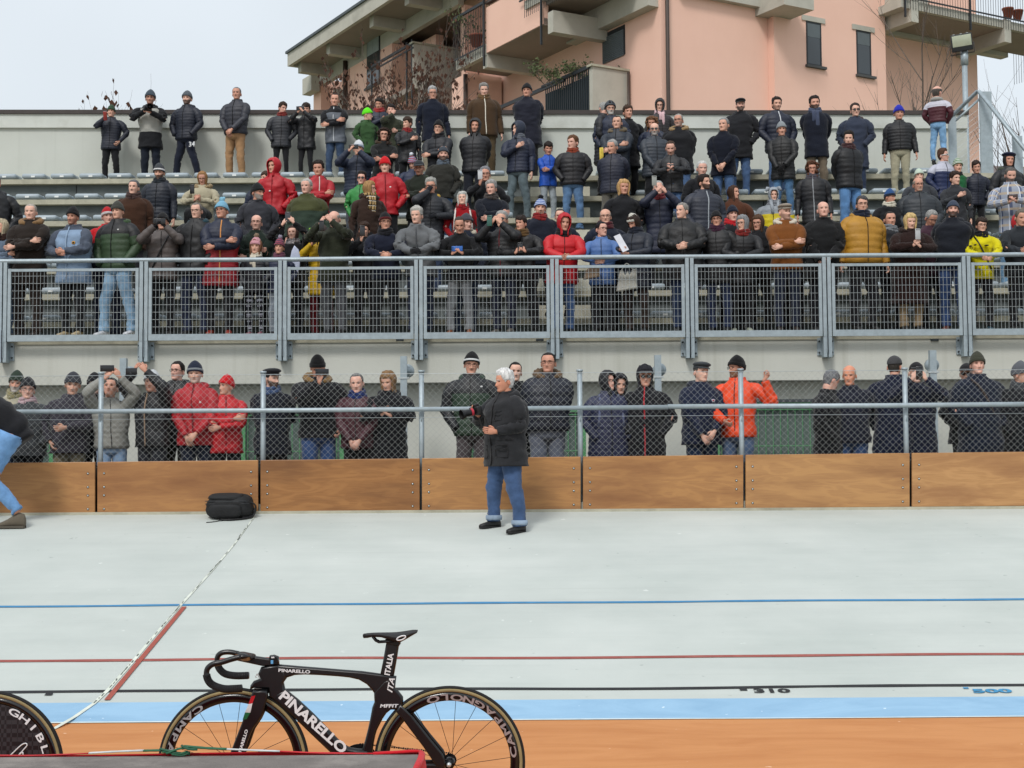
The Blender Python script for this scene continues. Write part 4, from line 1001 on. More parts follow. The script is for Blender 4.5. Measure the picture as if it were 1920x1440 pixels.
def hand(mb, W, d, n, side, sc=1.0, curl=.5, spread=.15):
    d = d.normalized(); n = (n - d * n.dot(d)).normalized(); lat = d.cross(n) * side     # lat points to the thumb side
    def pt(a, b_, c): return W + (d * a + lat * b_ + n * c) * sc
    rs = []
    for a, w, th in ((-.03, .026, .021), (0, .027, .020), (.03, .036, .017), (.06, .042, .0155), (.082, .041, .013), (.092, .036, .009)):
        rs.append([pt(a, w * math.cos(q), th * math.sin(q)) for q in [2 * math.pi * k / 10 for k in range(10)]])
    mb.rings(rs)
    for i, (b_, L_) in enumerate(((.031, .074), (.0105, .082), (-.0105, .077), (-.031, .060))):
        p = Vector((.080, b_, 0)); ang = curl * .35; pts = [p.copy()]
        for s in (.42, .33, .25):
            p = p + Vector((math.cos(ang), spread * b_ * 8 * s, math.sin(ang))) * L_ * s; pts.append(p.copy()); ang += curl * (1.0 + .12 * i)
        mb.tube([pt(*q) for q in pts], [.0098 * sc, .009 * sc, .0082 * sc, .0062 * sc], 6)
    pts = [Vector((.018, .022, .004)), Vector((.042, .047, .012)), Vector((.066, .056, .012 + .016 * curl)), Vector((.086, .054 - .012 * curl, .016 + .022 * curl))]
    mb.tube([pt(*q) for q in pts], [.0135 * sc, .0115 * sc, .0105 * sc, .0075 * sc], 6)
def ik(S, Wt, l1, l2, hint):
    v = Wt - S; D = v.length
    if D > (l1 + l2) * .985: v = v * ((l1 + l2) * .985 / D); Wt = S + v; D = v.length
    a = (l1 * l1 - l2 * l2 + D * D) / (2 * D); h_ = math.sqrt(max(1e-6, l1 * l1 - a * a)); u_ = v.normalized()
    hp = hint - u_ * hint.dot(u_); hp.normalize(); return S + u_ * a + hp * h_, Wt
#            right wrist (x<0)      left wrist            right hint       left hint      curl  extra
POSE = {
 'down':    ((-.27, -.03, .86), (.27, -.03, .86), (-.4, 1, 0), (.4, 1, 0), .45),
 'pockets': ((-.175, -.10, .95), (.175, -.10, .95), (-1, .55, -.1), (1, .55, -.1), .6),
 'behind':  ((-.06, .17, .93), (.06, .19, .95), (-1, .6, 0), (1, .6, 0), .5),
 'clasp':   ((-.075, -.19, .93), (.06, -.205, .95), (-1, .25, 0), (1, .25, 0), .55),
 'clasphigh': ((-.06, -.24, 1.12), (.05, -.25, 1.12), (-1, .2, -.3), (1, .2, -.3), .6),
 'crossed': ((.075, -.215, 1.20), (-.055, -.245, 1.13), (-.8, -.25, -.8), (.8, -.25, -.8), .4),
 'face2':   ((-.085, -.29, 1.52), (.085, -.29, 1.52), (-1, -.1, -.9), (1, -.1, -.9), .8),
 'chest2':  ((-.065, -.28, 1.22), (.065, -.28, 1.22), (-1, .1, -.5), (1, .1, -.5), .8),
 'up2':     ((-.10, -.26, 1.73), (.10, -.26, 1.73), (-1, -.3, -.2), (1, -.3, -.2), .8),
 'lean':    ((-.055, -.36, 1.10), (.055, -.37, 1.10), (-1, -.05, -.4), (1, -.05, -.4), .8),
 'leanphone': ((-.085, -.36, 1.17), (.085, -.36, 1.17), (-1, -.05, -.6), (1, -.05, -.6), .8),
 'rphone':  ((-.07, -.27, 1.42), (.22, -.10, .98), (-1, 0, -.9), (1, .4, 0), .8),
 'lphone':  ((-.22, -.10, .98), (.07, -.27, 1.42), (-1, .4, 0), (1, 0, -.9), .8),
 'mouth':   ((-.03, -.16, 1.50), (.10, -.20, 1.15), (-1, -.2, -.8), (.8, -.2, -.8), 1.2),
 'heart':   ((.04, -.19, 1.27), (.26, -.03, .85), (-1, 0, -.6), (.4, 1, 0), .3),
 'heartL':  ((-.26, -.03, .85), (-.04, -.19, 1.27), (-.4, 1, 0), (1, 0, -.6), .3),
 'camera':  ((-.09, -.24, 1.33), (.03, -.27, 1.30), (-1, .1, -.6), (1, .1, -.6), .9),
 'belly':   ((-.20, -.08, .95), (.03, -.22, 1.10), (-1, .5, 0), (1, .3, -.4), .6),
 'thumb':   ((-.10, -.26, 1.05), (.33, -.08, 1.45), (-1, .3, -.2), (.9, .1, -1.2), 1.1),
 'paper':   ((-.12, -.30, 1.20), (.02, -.24, 1.14), (-1, .1, -.5), (1, .1, -.4), .5),
}
TT = [(.40, .225, .17), (.70, .208, .158), (.80, .203, .152), (.92, .197, .146), (1.05, .183, .138), (1.2, .205, .150), (1.31, .213, .148), (1.38, .206, .135), (1.42, .190, .122), (1.448, .160, .110), (1.472, .122, .100), (1.492, .096, .094), (1.51, .088, .092), (1.54, .086, .094)]
KROW = {0: (20.96, FZ), 'b': (21.36, FZ), 'g': (17.0, GZ), 'g2': (17.55, GZ)}
for k_ in range(1, 8): KROW[k_] = (Y1 + (k_ - 1) * DT + .42, Z1 + (k_ - 1) * DZ)
KROW[7] = (26.5, KROW[7][1]); KROW[4.5] = ((KROW[4][0] + KROW[5][0]) / 2, KROW[4][1] + DZ / 2)
SK = ['#cba18d', '#c49682', '#d3ac9a', '#be8f7b', '#cfa595']
PLOG = []; PEOPLE = {}
def person(px, py, k, label, pose='pockets', yaw=0, hy=0, hp=0, hr=0, g_=1.0, jk=('puffer', '#22242b'), hem=.80, j2=None, j3=None, tr=('denim', '#3f5a7d'), sh='#1f1f20', hat=None, hair=None, beard=None, gl=None, fem=False, kid=False,
           scarf=None, fur=None, zipc=None, skin=None, sit=False, glove=None, spread=.105, lean=0, tight=False, hoodb=None, Y=None, Z=None, collar=None, collarz=0, sw=0, extra=None, cat='person', hand_l=None, hand_r=None, pocket=False, bottom=None, Hn=None, cuffs=None, stride=0, slope=0, legw=1.0):
    i_ = len(PLOG); seed = i_ * 1.37 + .5; rnd = random.Random(i_ * 17 + 3)
    if k in (1, 2, 3, 4, 5, 6, 7) and Z is None:      # the terrace step on which a body of natural height reaches that point
        want = Hn or ((1.30 if not kid else 1.15) if sit else (1.47 if kid else 1.67 if fem else 1.75))
        dY = (Y - KROW[k][0]) if Y else 0; dY = max(-.25, min(.25, dY))
        k = min(range(1, 8), key=lambda q: abs(P(px, py, KROW[q][0] + dY).z - KROW[q][1] - .02 - want)); Y = KROW[k][0] + dY
    Yk, Zk = KROW[k] if k in KROW else (0, 0); Y = Y or Yk; Z = Zk if Z is None else Z
    if pose in ('lean', 'leanphone') and not lean: lean = .20
    lift = {'pom': .0}.get(None, 0)
    hat_up = {'beanie': .018, 'pom': .024, 'hood': .04, 'cap': .008, 'flat': .012, 'beret': .02, 'helmet': .035, 'bunny': .03}.get(hat[0] if hat else None, .012)
    top = P(px, py, Y); H = top.z - Z - hat_up
    hh = .236 if not (fem or kid) else (.222 if fem else .212); hh *= rnd.uniform(.98, 1.02)
    dzs = -.46 if sit else 0
    def bend(p):
        p = Vector(p); z = p.z
        a = lean * sstep(.80, 1.25, z); 
        if a: dy, dz = p.y, z - .95; p.y = dy * math.cos(a) - dz * math.sin(a); p.z = .95 + dz * math.cos(a) + dy * math.sin(a)
        p.z += dzs; p.x += sw * (z - .9) * .1; return p
    bz = bend((0, 0, 1.515)).z; S = (H - hh * math.cos(hp * .017) * .98) / bz
    PLOG.append((label[:40], round(H, 2), round(S, 2)))
    if skin is None: skin = SK[i_ % len(SK)]
    haircol = hair[1] if hair else '#3a2f28'
    if yaw == 0 and k != 'x':
        ya = rnd.uniform(-22, 22) * (.45 if pose in ('lean', 'leanphone') else 1); yaw = ya; hy = hy - ya * .6 + rnd.uniform(-7, 7)
    hr += rnd.uniform(-4, 4); sw = sw or rnd.uniform(-.45, .45); hp += rnd.uniform(-3, 4)
    root = empty('person', (0, 0, 0)); tag(root, label, cat); PEOPLE[label] = root
    yr = R(yaw)
    hs = hh / .235; fatw = g_
    # ---- body
    neck = bend((0, .012, 1.50)); chin = bend((0, -.0, 1.515))
    HM = Matrix.Translation(Vector((chin.x * S, chin.y * S - .004, chin.z * S))) @ Matrix.Rotation(R(hy), 4, 'Z') @ Matrix.Translation((0, 0, .05 * hs)) @ Matrix.Rotation(R(hp), 4, 'X') @ Matrix.Rotation(R(hr), 4, 'Y') @ Matrix.Translation((0, 0, -.05 * hs)) @ Matrix.Scale(hs, 4)
    HM = HM @ Matrix.Diagonal((rnd.uniform(.93, 1.06) * (.97 if fem or kid else 1), rnd.uniform(.96, 1.04) * (.96 if fem or kid else 1), 1, 1))
    po = POSE[pose]; sh_l = []
    mb = MB(); add_head(mb, HM, beard, fem)
    nk = [bend((0, .02, 1.38)) * S, bend((0, .015, 1.46)) * S, HM @ Vector((0, .012, .03)), HM @ Vector((0, .01, .07))]
    mb.tube(nk, [.075 * S, .058 * S, .053 * hs, .05 * hs], 14, False)
    # slim core so that the body is whole beneath the clothes
    mb.rings([[bend((w_ * math.cos(q), d_ * math.sin(q), z_)) * S for q in [2 * math.pi * j / 10 for j in range(10)]] for z_, w_, d_ in ((.84, .12, .08), (1.0, .12, .08), (1.25, .14, .09), (1.4, .12, .07), (1.45, .06, .05))])
    hips = []
    arms = []
    for s, wi, hi in ((-1, 0, 2), (1, 1, 3)):
        Sh = bend((s * .185, .0, 1.405)) ; Wt = Vector(po[wi]) + Vector((0, 0, dzs)); hint = Vector(po[hi])
        if g_ > 1: Wt.x *= 1 + (g_ - 1) * .6; Wt.y *= 1 + (g_ - 1) * .6
        Wt += Vector((rnd.uniform(-.012, .012), rnd.uniform(-.012, .012), rnd.uniform(-.015, .015)))
        E, Wt = ik(Sh, Wt, .285, .255, hint); arms.append((s, Sh, E, Wt))
        mb.tube([Sh * S, E * S, Wt * S], [.035 * S, .03 * S, .026 * S], 8)
    gm_ = MB(); hands = []
    for s, Sh, E, Wt in arms:
        if pose == 'pockets' and not pocket: 
            if True: continue
        fd = (Wt - E).normalized(); d = fd.copy(); n = Vector((-s, 0, 0))
        if pose in ('face2', 'chest2', 'up2', 'leanphone'): d = (fd * .4 + Vector((-s * .45, -.1, .75))).normalized(); n = Vector((0, 1, .1)) ; n = Vector((-s * .5, .6, 0))
        elif pose in ('rphone', 'lphone') and ((s < 0) == (pose == 'rphone')): d = Vector((-s * .2, -.1, 1)); n = Vector((-s * .6, .6, 0))
        elif pose in ('lean', 'clasp', 'clasphigh'): d = (fd + Vector((-s * .5, -.1, -.5 if pose == 'clasp' else .25))).normalized(); n = Vector((0, 1, 0)) if s < 0 else Vector((0, 1, .2))
        elif pose == 'crossed': d = fd; n = Vector((0, 1, 0))
        elif pose in ('heart', 'heartL'): n = Vector((0, 1, 0)) if abs(Wt.x) < .15 else Vector((-s, 0, 0))
        elif pose == 'thumb' and s > 0: d = Vector((.5, -.2, .6)); n = Vector((-.6, -.4, 0))
        elif pose == 'mouth' and s < 0: d = Vector((.3, 0, .8)); n = Vector((.3, 1, 0))
        if hand_l and s > 0: d, n = Vector(hand_l[0]), Vector(hand_l[1])
        if hand_r and s < 0: d, n = Vector(hand_r[0]), Vector(hand_r[1])
        hand((gm_ if glove else mb), Wt * S + fd * .03 * S, d, n, -s, hs * .90, po[4])
        hands.append(Wt * S + fd * .02 * S + d * .07 * hs)
    # legs
    lw = .78 if tight else legw; legs = []
    for s in (-1, 1):
        st_ = rnd.uniform(-.015, .015)
        if sit: J = [Vector((s * .09, .02, .52)), Vector((s * .10, -.20, .53)), Vector((s * .115, -.43, .52)), Vector((s * .115, -.44, .30)), Vector((s * .11, -.42, .08))]
        else:
            fy = rnd.uniform(-.04, .04)
            J = [Vector((s * .085, .01, .93)), Vector((s * (.088 + spread * .05), -.005 + s * stride * .3, .72)), Vector((s * (.06 + spread * .5) + st_, -.02 + fy * .5 + s * stride * .6, .49)), Vector((s * (.035 + spread * .8) + st_, .01 + fy * .8 + s * stride * .8, .28)), Vector((s * spread + st_, .015 + fy + s * stride, .075))]
        if slope: J[-1].z += slope * (J[-1].x * math.sin(yr) + J[-1].y * math.cos(yr))
        legs.append((s, J)); mb.tube([j * S for j in J], [.05 * S, .045 * S, .035 * S, .032 * S, .028 * S], 7)
    body = mb.build('body', skin_mat(skin, haircol), root, q=True)
    if glove: gm_.build('gloves', cloth('knit', glove), root)
    # ---- trousers
    if tr:
        mb = MB()
        pl_ = [(.80, .13, .10), (.84, .172, .125), (.90, .182, .130), (.96, .172, .124), (1.02, .165, .118)]
        f_ = 1 + (g_ - 1) * .8
        mb.rings([[Vector((w_ * f_ * math.cos(q), d_ * f_ * math.sin(q) + .01, z_ + (dzs + .05 if sit else 0))) * S for q in [2 * math.pi * j / 20 for j in range(20)]] for z_, w_, d_ in pl_], q=lambda i, j: (j / 20, i * .05, 0))
        def rf(t, a=(.088 if tight else .097 * (.5 + .5 * legw)) * f_, b_=.070 * lw * (f_ * .5 + .5), c=.060 * lw):
            r_ = a + (b_ - a) * sstep(0, .55, t) if t < .5 else b_ + (c - b_) * sstep(.5, .85, t)
            return r_ * (1.0 + (.10 * sstep(.93, 1, t) if not tight else -.1 * t))
        for s, J in legs: limb(mb, [j * S for j in J], lambda t: rf(t) * S, 14, 9, 0, (.012 if not tight else .004) * S, seed + s, 0, foldf=lambda t: .6 + 1.0 * g(t - .5, .12) + 1.3 * sstep(.75, 1, t))
        trm = tr if not isinstance(tr, tuple) else cloth(tr[0], tr[1])
        mb.build('trousers', trm, root, q=True)
    if cuffs:
        for s, J in legs:
          mb = MB(); mb.tube([(J[-1] + Vector((0, 0, .012))) * S, (J[-1] + Vector((0, 0, .03))) * S, (J[-1] + Vector((0, 0, .065))) * S], [.076 * S * legw, .080 * S * legw, .079 * S * legw], 14, True)
          mb.build('turned_cuff', cloth('denim', cuffs), root)
    # ---- shoes
    for s, J in legs:
        mb = MB(); A = J[-1] * S; fy = Vector((s * .10, -1, 0)).normalized(); lx = Vector((fy.y, -fy.x, 0)); zb_ = (J[-1].z - .075) * S if slope else 0.0
        rs = []; sc = S * (.95 if not kid else .85)
        for t, w_, h_ in ((-.085, .022, .055), (-.07, .036, .085), (-.02, .040, .095), (.04, .040, .085), (.09, .044, .060), (.14, .046, .046), (.175, .038, .036), (.195, .018, .024)):
            c = Vector((A.x, A.y, zb_)) + fy * t * sc
            rs.append([c + lx * w_ * sc * math.copysign(abs(math.cos(q)) ** .8, math.cos(q)) + Vector((0, 0, max(0, (math.sin(q) * .5 + .5)) * h_ * sc + .012)) for q in [2 * math.pi * j / 12 for j in range(12)]])
        mb.rings(rs)
        so_ = [[v + Vector((0, 0, -v.z + zz)) + (v - Vector((A.x, A.y, v.z))) * .05 for v in [r_[0], r_[6]]] for r_ in rs for zz in (0,)]
        n0 = len(rs); sole = []
        lft = [r_[0] for r_ in rs]; rgt = [r_[6] for r_ in rs][::-1]; outl = lft + rgt
        b0 = [mb.vert((v.x, v.y, zb_)) for v in outl]; b1 = [mb.vert((v.x, v.y, zb_ + .024 * sc)) for v in outl]
        for j in range(len(outl)): kk = (j + 1) % len(outl); mb.face((b0[j], b0[kk], b1[kk], b1[j]), 1, False)
        mb.face(b0[::-1], 1, False); mb.face(b1, 1, False)
        shc = sh if isinstance(sh, tuple) else (sh, '#2a2a2a'); mb.build('shoe', [cloth('leather', shc[0]), surf('shoe_sole' + shc[1], shc[1], bump=0)], root)
    # ---- jacket
    kind, jc = jk[0], jk[1]; ck = {'puffer': 'shiny', 'plain': 'plain', 'wool': 'knit', 'shell': 'shiny', 'fur': 'fur', 'shirt': 'plain', 'suede': 'plain'}[kind]
    mats = [cloth(ck, jc) if not isinstance(jk[-1], bpy.types.Material) else jk[-1]]
    mats += [cloth('plain' if kind != 'puffer' else 'shiny', j2 or jc), cloth('plain' if kind != 'puffer' else 'shiny', j3 or j2 or jc)]
    puff = rnd.uniform(.040, .060) if kind == 'puffer' else 0; per = rnd.choice((.055, .062, .075, .09)) if kind == 'puffer' else .1; fold = {'puffer': .006, 'plain': .022, 'wool': .014, 'shell': .020, 'fur': .012, 'shirt': .006, 'suede': .007}[kind]
    thick = {'puffer': 1.06, 'plain': 1.0, 'wool': 1.0, 'shell': 1.0, 'fur': 1.10, 'shirt': .93, 'suede': 1.03}[kind] * (.97 if fem else 1)
    mb = MB(); SEG = 30; rs = []; zs = []; z = hem if not sit else max(hem, .84)
    while z < 1.522: zs.append(z); z += .0155 if puff else .022
    zs.append(1.53)
    for z in zs:
        w_, d_ = lerp_t(TT, z); b1 = 1 - sstep(1.36, 1.47, z); gg = (1 + (fatw * thick - 1) * b1)
        if hem < .7 : w_ *= 1 + .0 * b1
        pf = 1
        if abs(z - hem) < .03 and kind in ('puffer', 'suede'): pf *= .955
        ring = []
        for j in range(SEG):
            a = 2 * math.pi * j / SEG; n = 2.35; ca, sa = math.cos(a), math.sin(a)
            x = w_ * math.copysign(abs(ca) ** (2 / n), ca); y = d_ * math.copysign(abs(sa) ** (2 / n), sa) + .012
            pf_ = 1 + puff * (abs(math.sin(math.pi * (z - hem + .010 * noise.noise(Vector((ca * 2.2 + seed, sa * 2.2, z * 4)))) / per)) ** .55 - .6) * (.4 + .6 * b1) if puff else 1
            belly = (.03 * (fatw - 1) * 4) * g(z - 1.05, .14) * max(0, -sa); y -= belly
            wv = .8 * noise.noise(Vector((ca * 1.6 + seed, sa * 1.6, z * 7))) + .8 * (.45 - 2 * abs(noise.noise(Vector((ca * 2.2 + seed + z * 2 * sa, sa * 2.2, z * 9 + ca * 1.5))))) + .4 * noise.noise(Vector((ca * 4 + seed, sa * 4, z * 26))); k2 = pf * pf_ * gg
            p = Vector((x * k2 + fold * wv * ca, y * k2 + fold * wv * sa * 1.2, z))
            if kind == 'fur': p += Vector((ca, sa, 0)) * .012 * noise.noise(Vector((ca * 14, sa * 14, z * 50 + seed)))
            if z > 1.48: p.z -= .022 * max(0, -sa) * sstep(1.48, 1.53, z)
            ring.append(bend(p) * S)
        rs.append(ring)
    def jmi(i, j):
        z = zs[min(i, len(zs) - 1)]
        if j3 and z < 0.98: return 2
        if j2 and z > (1.24 if not collarz else collarz): return 1
        return 0
    if len(jk) > 2 and jk[2] == 'sides':
        def jmi(i, j): a = abs(math.sin(2 * math.pi * (j + .5) / SEG)); return 0 if a > .62 and zs[min(i, len(zs)-1)] < 1.36 else 1
    idx = mb.rings(rs, False, False, jmi, q=lambda i, j: (j / SEG * 1.2, zs[i], 0))
    mb.face(idx[0][::-1], 2 if j3 else 0)
    # inner collar
    inn = [[bend((.070 * math.cos(q), .078 * math.sin(q) + .012, z_)) * S for q in [2 * math.pi * j / SEG for j in range(SEG)]] for z_ in (1.52, 1.45)]
    i2 = [[mb.vert(p) for p in r_] for r_ in inn]
    for j in range(SEG): kk = (j + 1) % SEG; mb.face((idx[-1][j], idx[-1][kk], i2[0][kk], i2[0][j]), 1 if j2 else 0); mb.face((i2[0][j], i2[0][kk], i2[1][kk], i2[1][j]), 1 if j2 else 0)
    slv = 1 if (j2 and (len(jk) > 2 and jk[2] in ('sleeves', 'sides'))) else (2 if (len(jk) > 2 and jk[2] == 'sl3') else 0)
    jm = thick * (1 + (g_ - 1) * .5)
    for s, Sh, E, Wt in arms:
        S0 = bend((s * .085, .008, 1.372)); S1 = bend((s * .158, .005, 1.393)); fd = (Wt - E).normalized()
        P_ = [S0, S1, Sh + (E - Sh) * .33 + Vector((s * .012, 0, 0)), Sh + (E - Sh) * .72, E + (Sh - E).normalized() * .01, E + (Wt - E) * .35, E + (Wt - E) * .75, Wt + fd * .012]
        def rf(t): return (.060 + .016 * sstep(0, .22, t) if t < .26 else .077 - .020 * sstep(.3, .62, t) - .012 * sstep(.66, 1, t)) * jm * (.93 if fem or kid else 1)
        limb(mb, [p * S for p in P_], lambda t: rf(t) * S, 16, 7, puff * 1.15, fold * 1.1 * S, seed + s * 3, (lambda t, z_=slv: (1 if (j2 and slv == 0 and t < .36 and not (len(jk) > 2)) else z_)), per * 1.0, q0=.4, foldf=lambda t: .5 + 1.3 * g(t - .6, .13))
    jo = mb.build('jacket', mats, root, q=True)
    # zip, hood lump, fur, scarf
    if zipc or kind in ('puffer', 'shell'):
        mb = MB(); pts = []; z = hem + .01
        while z < 1.53:
            w_, d_ = lerp_t(TT, z); b1 = 1 - sstep(1.36, 1.47, z); gg = 1 + (fatw * thick - 1) * b1; bel = .03 * (fatw - 1) * 4 * g(z - 1.05, .14)
            pts.append(bend((.008 * noise.noise(Vector((z * 5, seed, 0))), -(d_ - .012 + bel) * gg - .0035, z)) * S); z += .04
        mb.tube(pts, (.009 if zipc else .0055) * S, 5, True); mb.build('zip', cloth('plain', zipc or '#0d0d0f'), jo)
    if hoodb is None: hoodb = kind in ('puffer', 'shell') and not kid and rnd.random() < .4 and not fur and not (hat and hat[0] == 'hood')
    if hoodb:
        mb = MB(); pts = []
        for q in range(13):
            a = R(-150) + R(300) * q / 12; pts.append(bend((.105 * math.sin(a), .035 + .085 * math.cos(a) , 1.475 + .02 * math.cos(a))) * S)
        mb.tube(pts, [.018 * S + .034 * S * math.sin(math.pi * q / 12) ** .6 * (1 + .2 * noise.noise(Vector((q, seed, 0)))) for q in range(13)], 10); mb.build('hood', mats[0] if not isinstance(hoodb, str) else cloth('plain', hoodb), jo)
    if fur:
        mb = MB(); rs2 = []; n1, n2 = 54, 12
        for q in range(n1):
            a = R(-158) + R(316) * q / (n1 - 1); c = bend((.120 * math.sin(a), .02 + .10 * math.cos(a), 1.50 + .035 * math.cos(a))) * S; dr = Vector((math.sin(a), math.cos(a), 0))
            rr = .044 * S * (.4 + .6 * math.sin(math.pi * q / (n1 - 1)) ** .5)
            rs2.append([c + (dr * math.cos(b_) + Vector((0, 0, 1)) * math.sin(b_)) * rr * (1 + .55 * noise.noise(Vector((q * 1.9, b_ * 3.1, seed)))) for b_ in [2 * math.pi * w / n2 for w in range(n2)]])
        mb.rings(rs2); mb.build('fur_trim', cloth('fur', fur), jo)
    if scarf:
        mb = MB(); sm_ = cloth('knit', scarf) if isinstance(scarf, str) else scarf
        for lay, (rr, zz, tr_) in enumerate(((.088, 1.50, .030), (.082, 1.535, .026), (.095, 1.475, .028))):
            pts = [bend((rr * math.sin(q), .01 - rr * .98 * math.cos(q), zz + .012 * math.sin(q * 2 + lay + seed) - .018 * math.cos(q))) * S for q in [2 * math.pi * w / 20 for w in range(21)]]
            mb.tube(pts, [tr_ * S * (1 + .25 * noise.noise(Vector((w * .8, lay, seed)))) for w in range(21)], 9)
        if extra and 'ends' in extra:
            for s, L_ in ((-1, .20), (1, .30)):
                pts = [bend((s * .028, -.115 - .03 * math.sin(q * .5), 1.49 - L_ * q / 6)) * S for q in range(7)]
                mb.tube(pts, [.034 * S] * 7, 10, True, None, .32)
        mb.build('scarf', sm_, root, q=True)
    if extra and 'straps' in extra:
        mb = MB()
        for s in (-1, 1):
            pts = [bend((s * (.10 + .012 * q), [.06, .0, -.09, -.138, -.150, -.145][q] * gg if q > 1 else [.06, -.03][q], [1.47, 1.475, 1.42, 1.33, 1.2, 1.08][q])) * S for q in range(6)]
            mb.tube(pts, .016 * S, 6, True, None, .5)
        mb.build('straps', cloth('plain', extra['straps']), root)
    if extra and 'sling' in extra:
        mb = MB(); pts = []
        for q in range(9):
            t = q / 8; z = 1.46 - .52 * t; w_, d_ = lerp_t(TT, z); x = .12 - .27 * t; x *= extra.get('sd', 1)
            pts.append(bend((x, -(d_ * math.sqrt(max(.1, 1 - (x / w_) ** 2))) * fatw * thick - .008, z)) * S)
        mb.tube(pts, .012 * S, 6, True); mb.build('strap', cloth('leather', extra['sling']), root)
    if extra and 'badge' in extra:
        bx, bz_, r_, cols = extra['badge']; w_, d_ = lerp_t(TT, bz_); mb = MB(); yb = -(d_ - .012) * fatw * thick - .004
        for q, c_ in enumerate(cols): mb.ell(bend((bx, yb * math.sqrt(max(.1, 1 - (bx / w_) ** 2)) - .005 - .002 * q, bz_)) * S, (r_ * (1 - .35 * q), .006, r_ * .8 * (1 - .35 * q)), 10, 6, mi=q)
        mb.build('badge', [cloth('plain', c_) for c_ in cols], jo)
    # ---- hair and hats
    if hair and not (hat and hat[0] in ('hood', 'helmet')) :
        st_ = hair[0]
        if hat and st_ not in ('long', 'bob', 'curly'): st_ = 'crop'
        mb = MB(); hair_mesh(mb, HM, st_, rnd, seed); mb.build('hair', cloth('hair', hair[1]), root)
    if hat:
        ht, hc = hat[0], hat[1]; h2 = hat[2] if len(hat) > 2 else hc; mb = MB()
        if ht in ('beanie', 'pom'):
            bands = hat[3] if len(hat) > 3 else None
            if bands == 'stripes': mis = lambda i, j: (i // 2) % 2
            elif bands == 'band': mis = lambda i, j: 1 if 3 <= i <= 5 else 0
            else: mis = lambda i, j: 1 if i <= 4 else 0
            hat_dome(mb, HM, extra=.02 + rnd.uniform(0, .02), mis=mis, seed=seed, zf=.150 + rnd.uniform(-.006, .008), zbk=.095)
            ho = mb.build('beanie', [cloth('knit', hc), cloth('knit', h2)], root)
            if ht == 'pom': mb = MB(); mb.ell((0, .01, .288), (.042, .042, .04), 14, 10, HM, nz=.45, nf=9, sd=seed); mb.build('pompom', cloth('fur', hat[4] if len(hat) > 4 else h2), ho)
        elif ht == 'hood':
            hood_mesh(mb, HM, seed); ho = mb.build('hood', cloth(ck, hc), root); md = ho.modifiers.new('s', 'SOLIDIFY'); md.thickness = .010; md.offset = -1
            if len(hat) > 2: mb = MB(); hat_dome(mb, HM, mis=lambda i, j: 0, seed=seed); mb.build('beanie', cloth('knit', h2), root)
        elif ht in ('cap', 'flat'):
            if ht == 'cap': hat_dome(mb, HM, zf=.165, zbk=.13, extra=.004, off=.010, cuff=0, seed=seed)
            else:
                hat_dome(mb, HM, zf=.168, zbk=.14, extra=-.004, off=.010, cuff=0, seed=seed); mb.ell((0, -.012, .206), (.098, .122, .036), 20, 10, HM, nz=.1, nf=2, sd=seed)
            rs2 = []
            for q in range(9):
                a = R(-62) + R(124) * q / 8; c0 = HR(.17, a, .008); L_ = (.075 if ht == 'cap' else .045) * math.cos(a * 1.2)
                c1 = c0 + Vector((0, -max(.004, L_), -.018)); rs2.append([HM @ (c0 + Vector((0, 0, .006))), HM @ (c1 + Vector((0, 0, .004))), HM @ (c1 - Vector((0, 0, .003))), HM @ (c0 - Vector((0, 0, .006)))])
            mb.rings(rs2); mb.build('cap', [cloth('plain', hc)], root)
        elif ht == 'beret': hat_dome(mb, HM, zf=.172, zbk=.14, extra=-.004, cuff=.002, seed=seed); mb.ell((0, .005, .215), (.118, .120, .040), 20, 10, HM, nz=.12, nf=3); mb.build('beret', cloth('knit', hc), root)
        elif ht == 'helmet':
            hat_dome(mb, HM, zf=.165, zbk=.10, extra=.022, off=.024, cuff=0, seed=seed, mis=lambda i, j: 1 if (3 < i < 15 and (j % 5 in (1, 2))) else 0); mb.build('helmet', [cloth('leather', hc), cloth('plain', h2)], root)
            mb = MB(); mb.tube([HM @ HR(.13, 1.5, .012), HM @ HR(.05, 1.2, .006), HM @ Vector((0, -.05, -.012)), HM @ HR(.05, -1.2, .006), HM @ HR(.13, -1.5, .012)], .005, 5); mb.build('chin_strap', cloth('plain', '#17181a'), root)
        elif ht == 'bunny':
            hood_mesh(mb, HM, seed, big=.006)
            for s in (-1, 1): mb.tube([HM @ Vector((s * .06, 0, .24)), HM @ Vector((s * .12, -.03, .25)), HM @ Vector((s * .145, -.06, .20))], [.03, .032, .02], 10)
            for s in (-1, 1): mb.tube([HM @ Vector((s * .07, -.06, .02)), HM @ Vector((s * .06, -.12, -.10)), HM @ Vector((s * .05, -.13, -.24))], [.025, .026, .03], 10)
            ho = mb.build('animal_hat', cloth('fur', hc), root); md = ho.modifiers.new('s', 'SOLIDIFY'); md.thickness = .008; md.offset = -1
    if gl:
        mb = MB(); fc = {'g': '#16130f', 's': '#0c0c0d', 'w': '#e8e8e4', 'r': '#5e2a24'}[gl]
        for s in (-1, 1):
            lp = [HM @ Vector((s * .032 + .0225 * math.cos(q), -.107 + .012 * abs(math.cos(q)) * (1 if math.cos(q) * s > 0 else .0), .116 + .017 * math.sin(q))) for q in [2 * math.pi * w / 14 for w in range(15)]]
            mb.tube(lp, .0024 if gl != 's' else .003, 5, False)
            if gl in ('s', 'w'): idx_ = [mb.vert(p) for p in lp[:-1]]; mb.face(idx_, 1)
            mb.tube([HM @ Vector((s * .054, -.098, .121)), HM @ Vector((s * .076, -.06, .122)), HM @ Vector((s * .082, .01, .115))], .0028 if gl != 'w' else .006, 5)
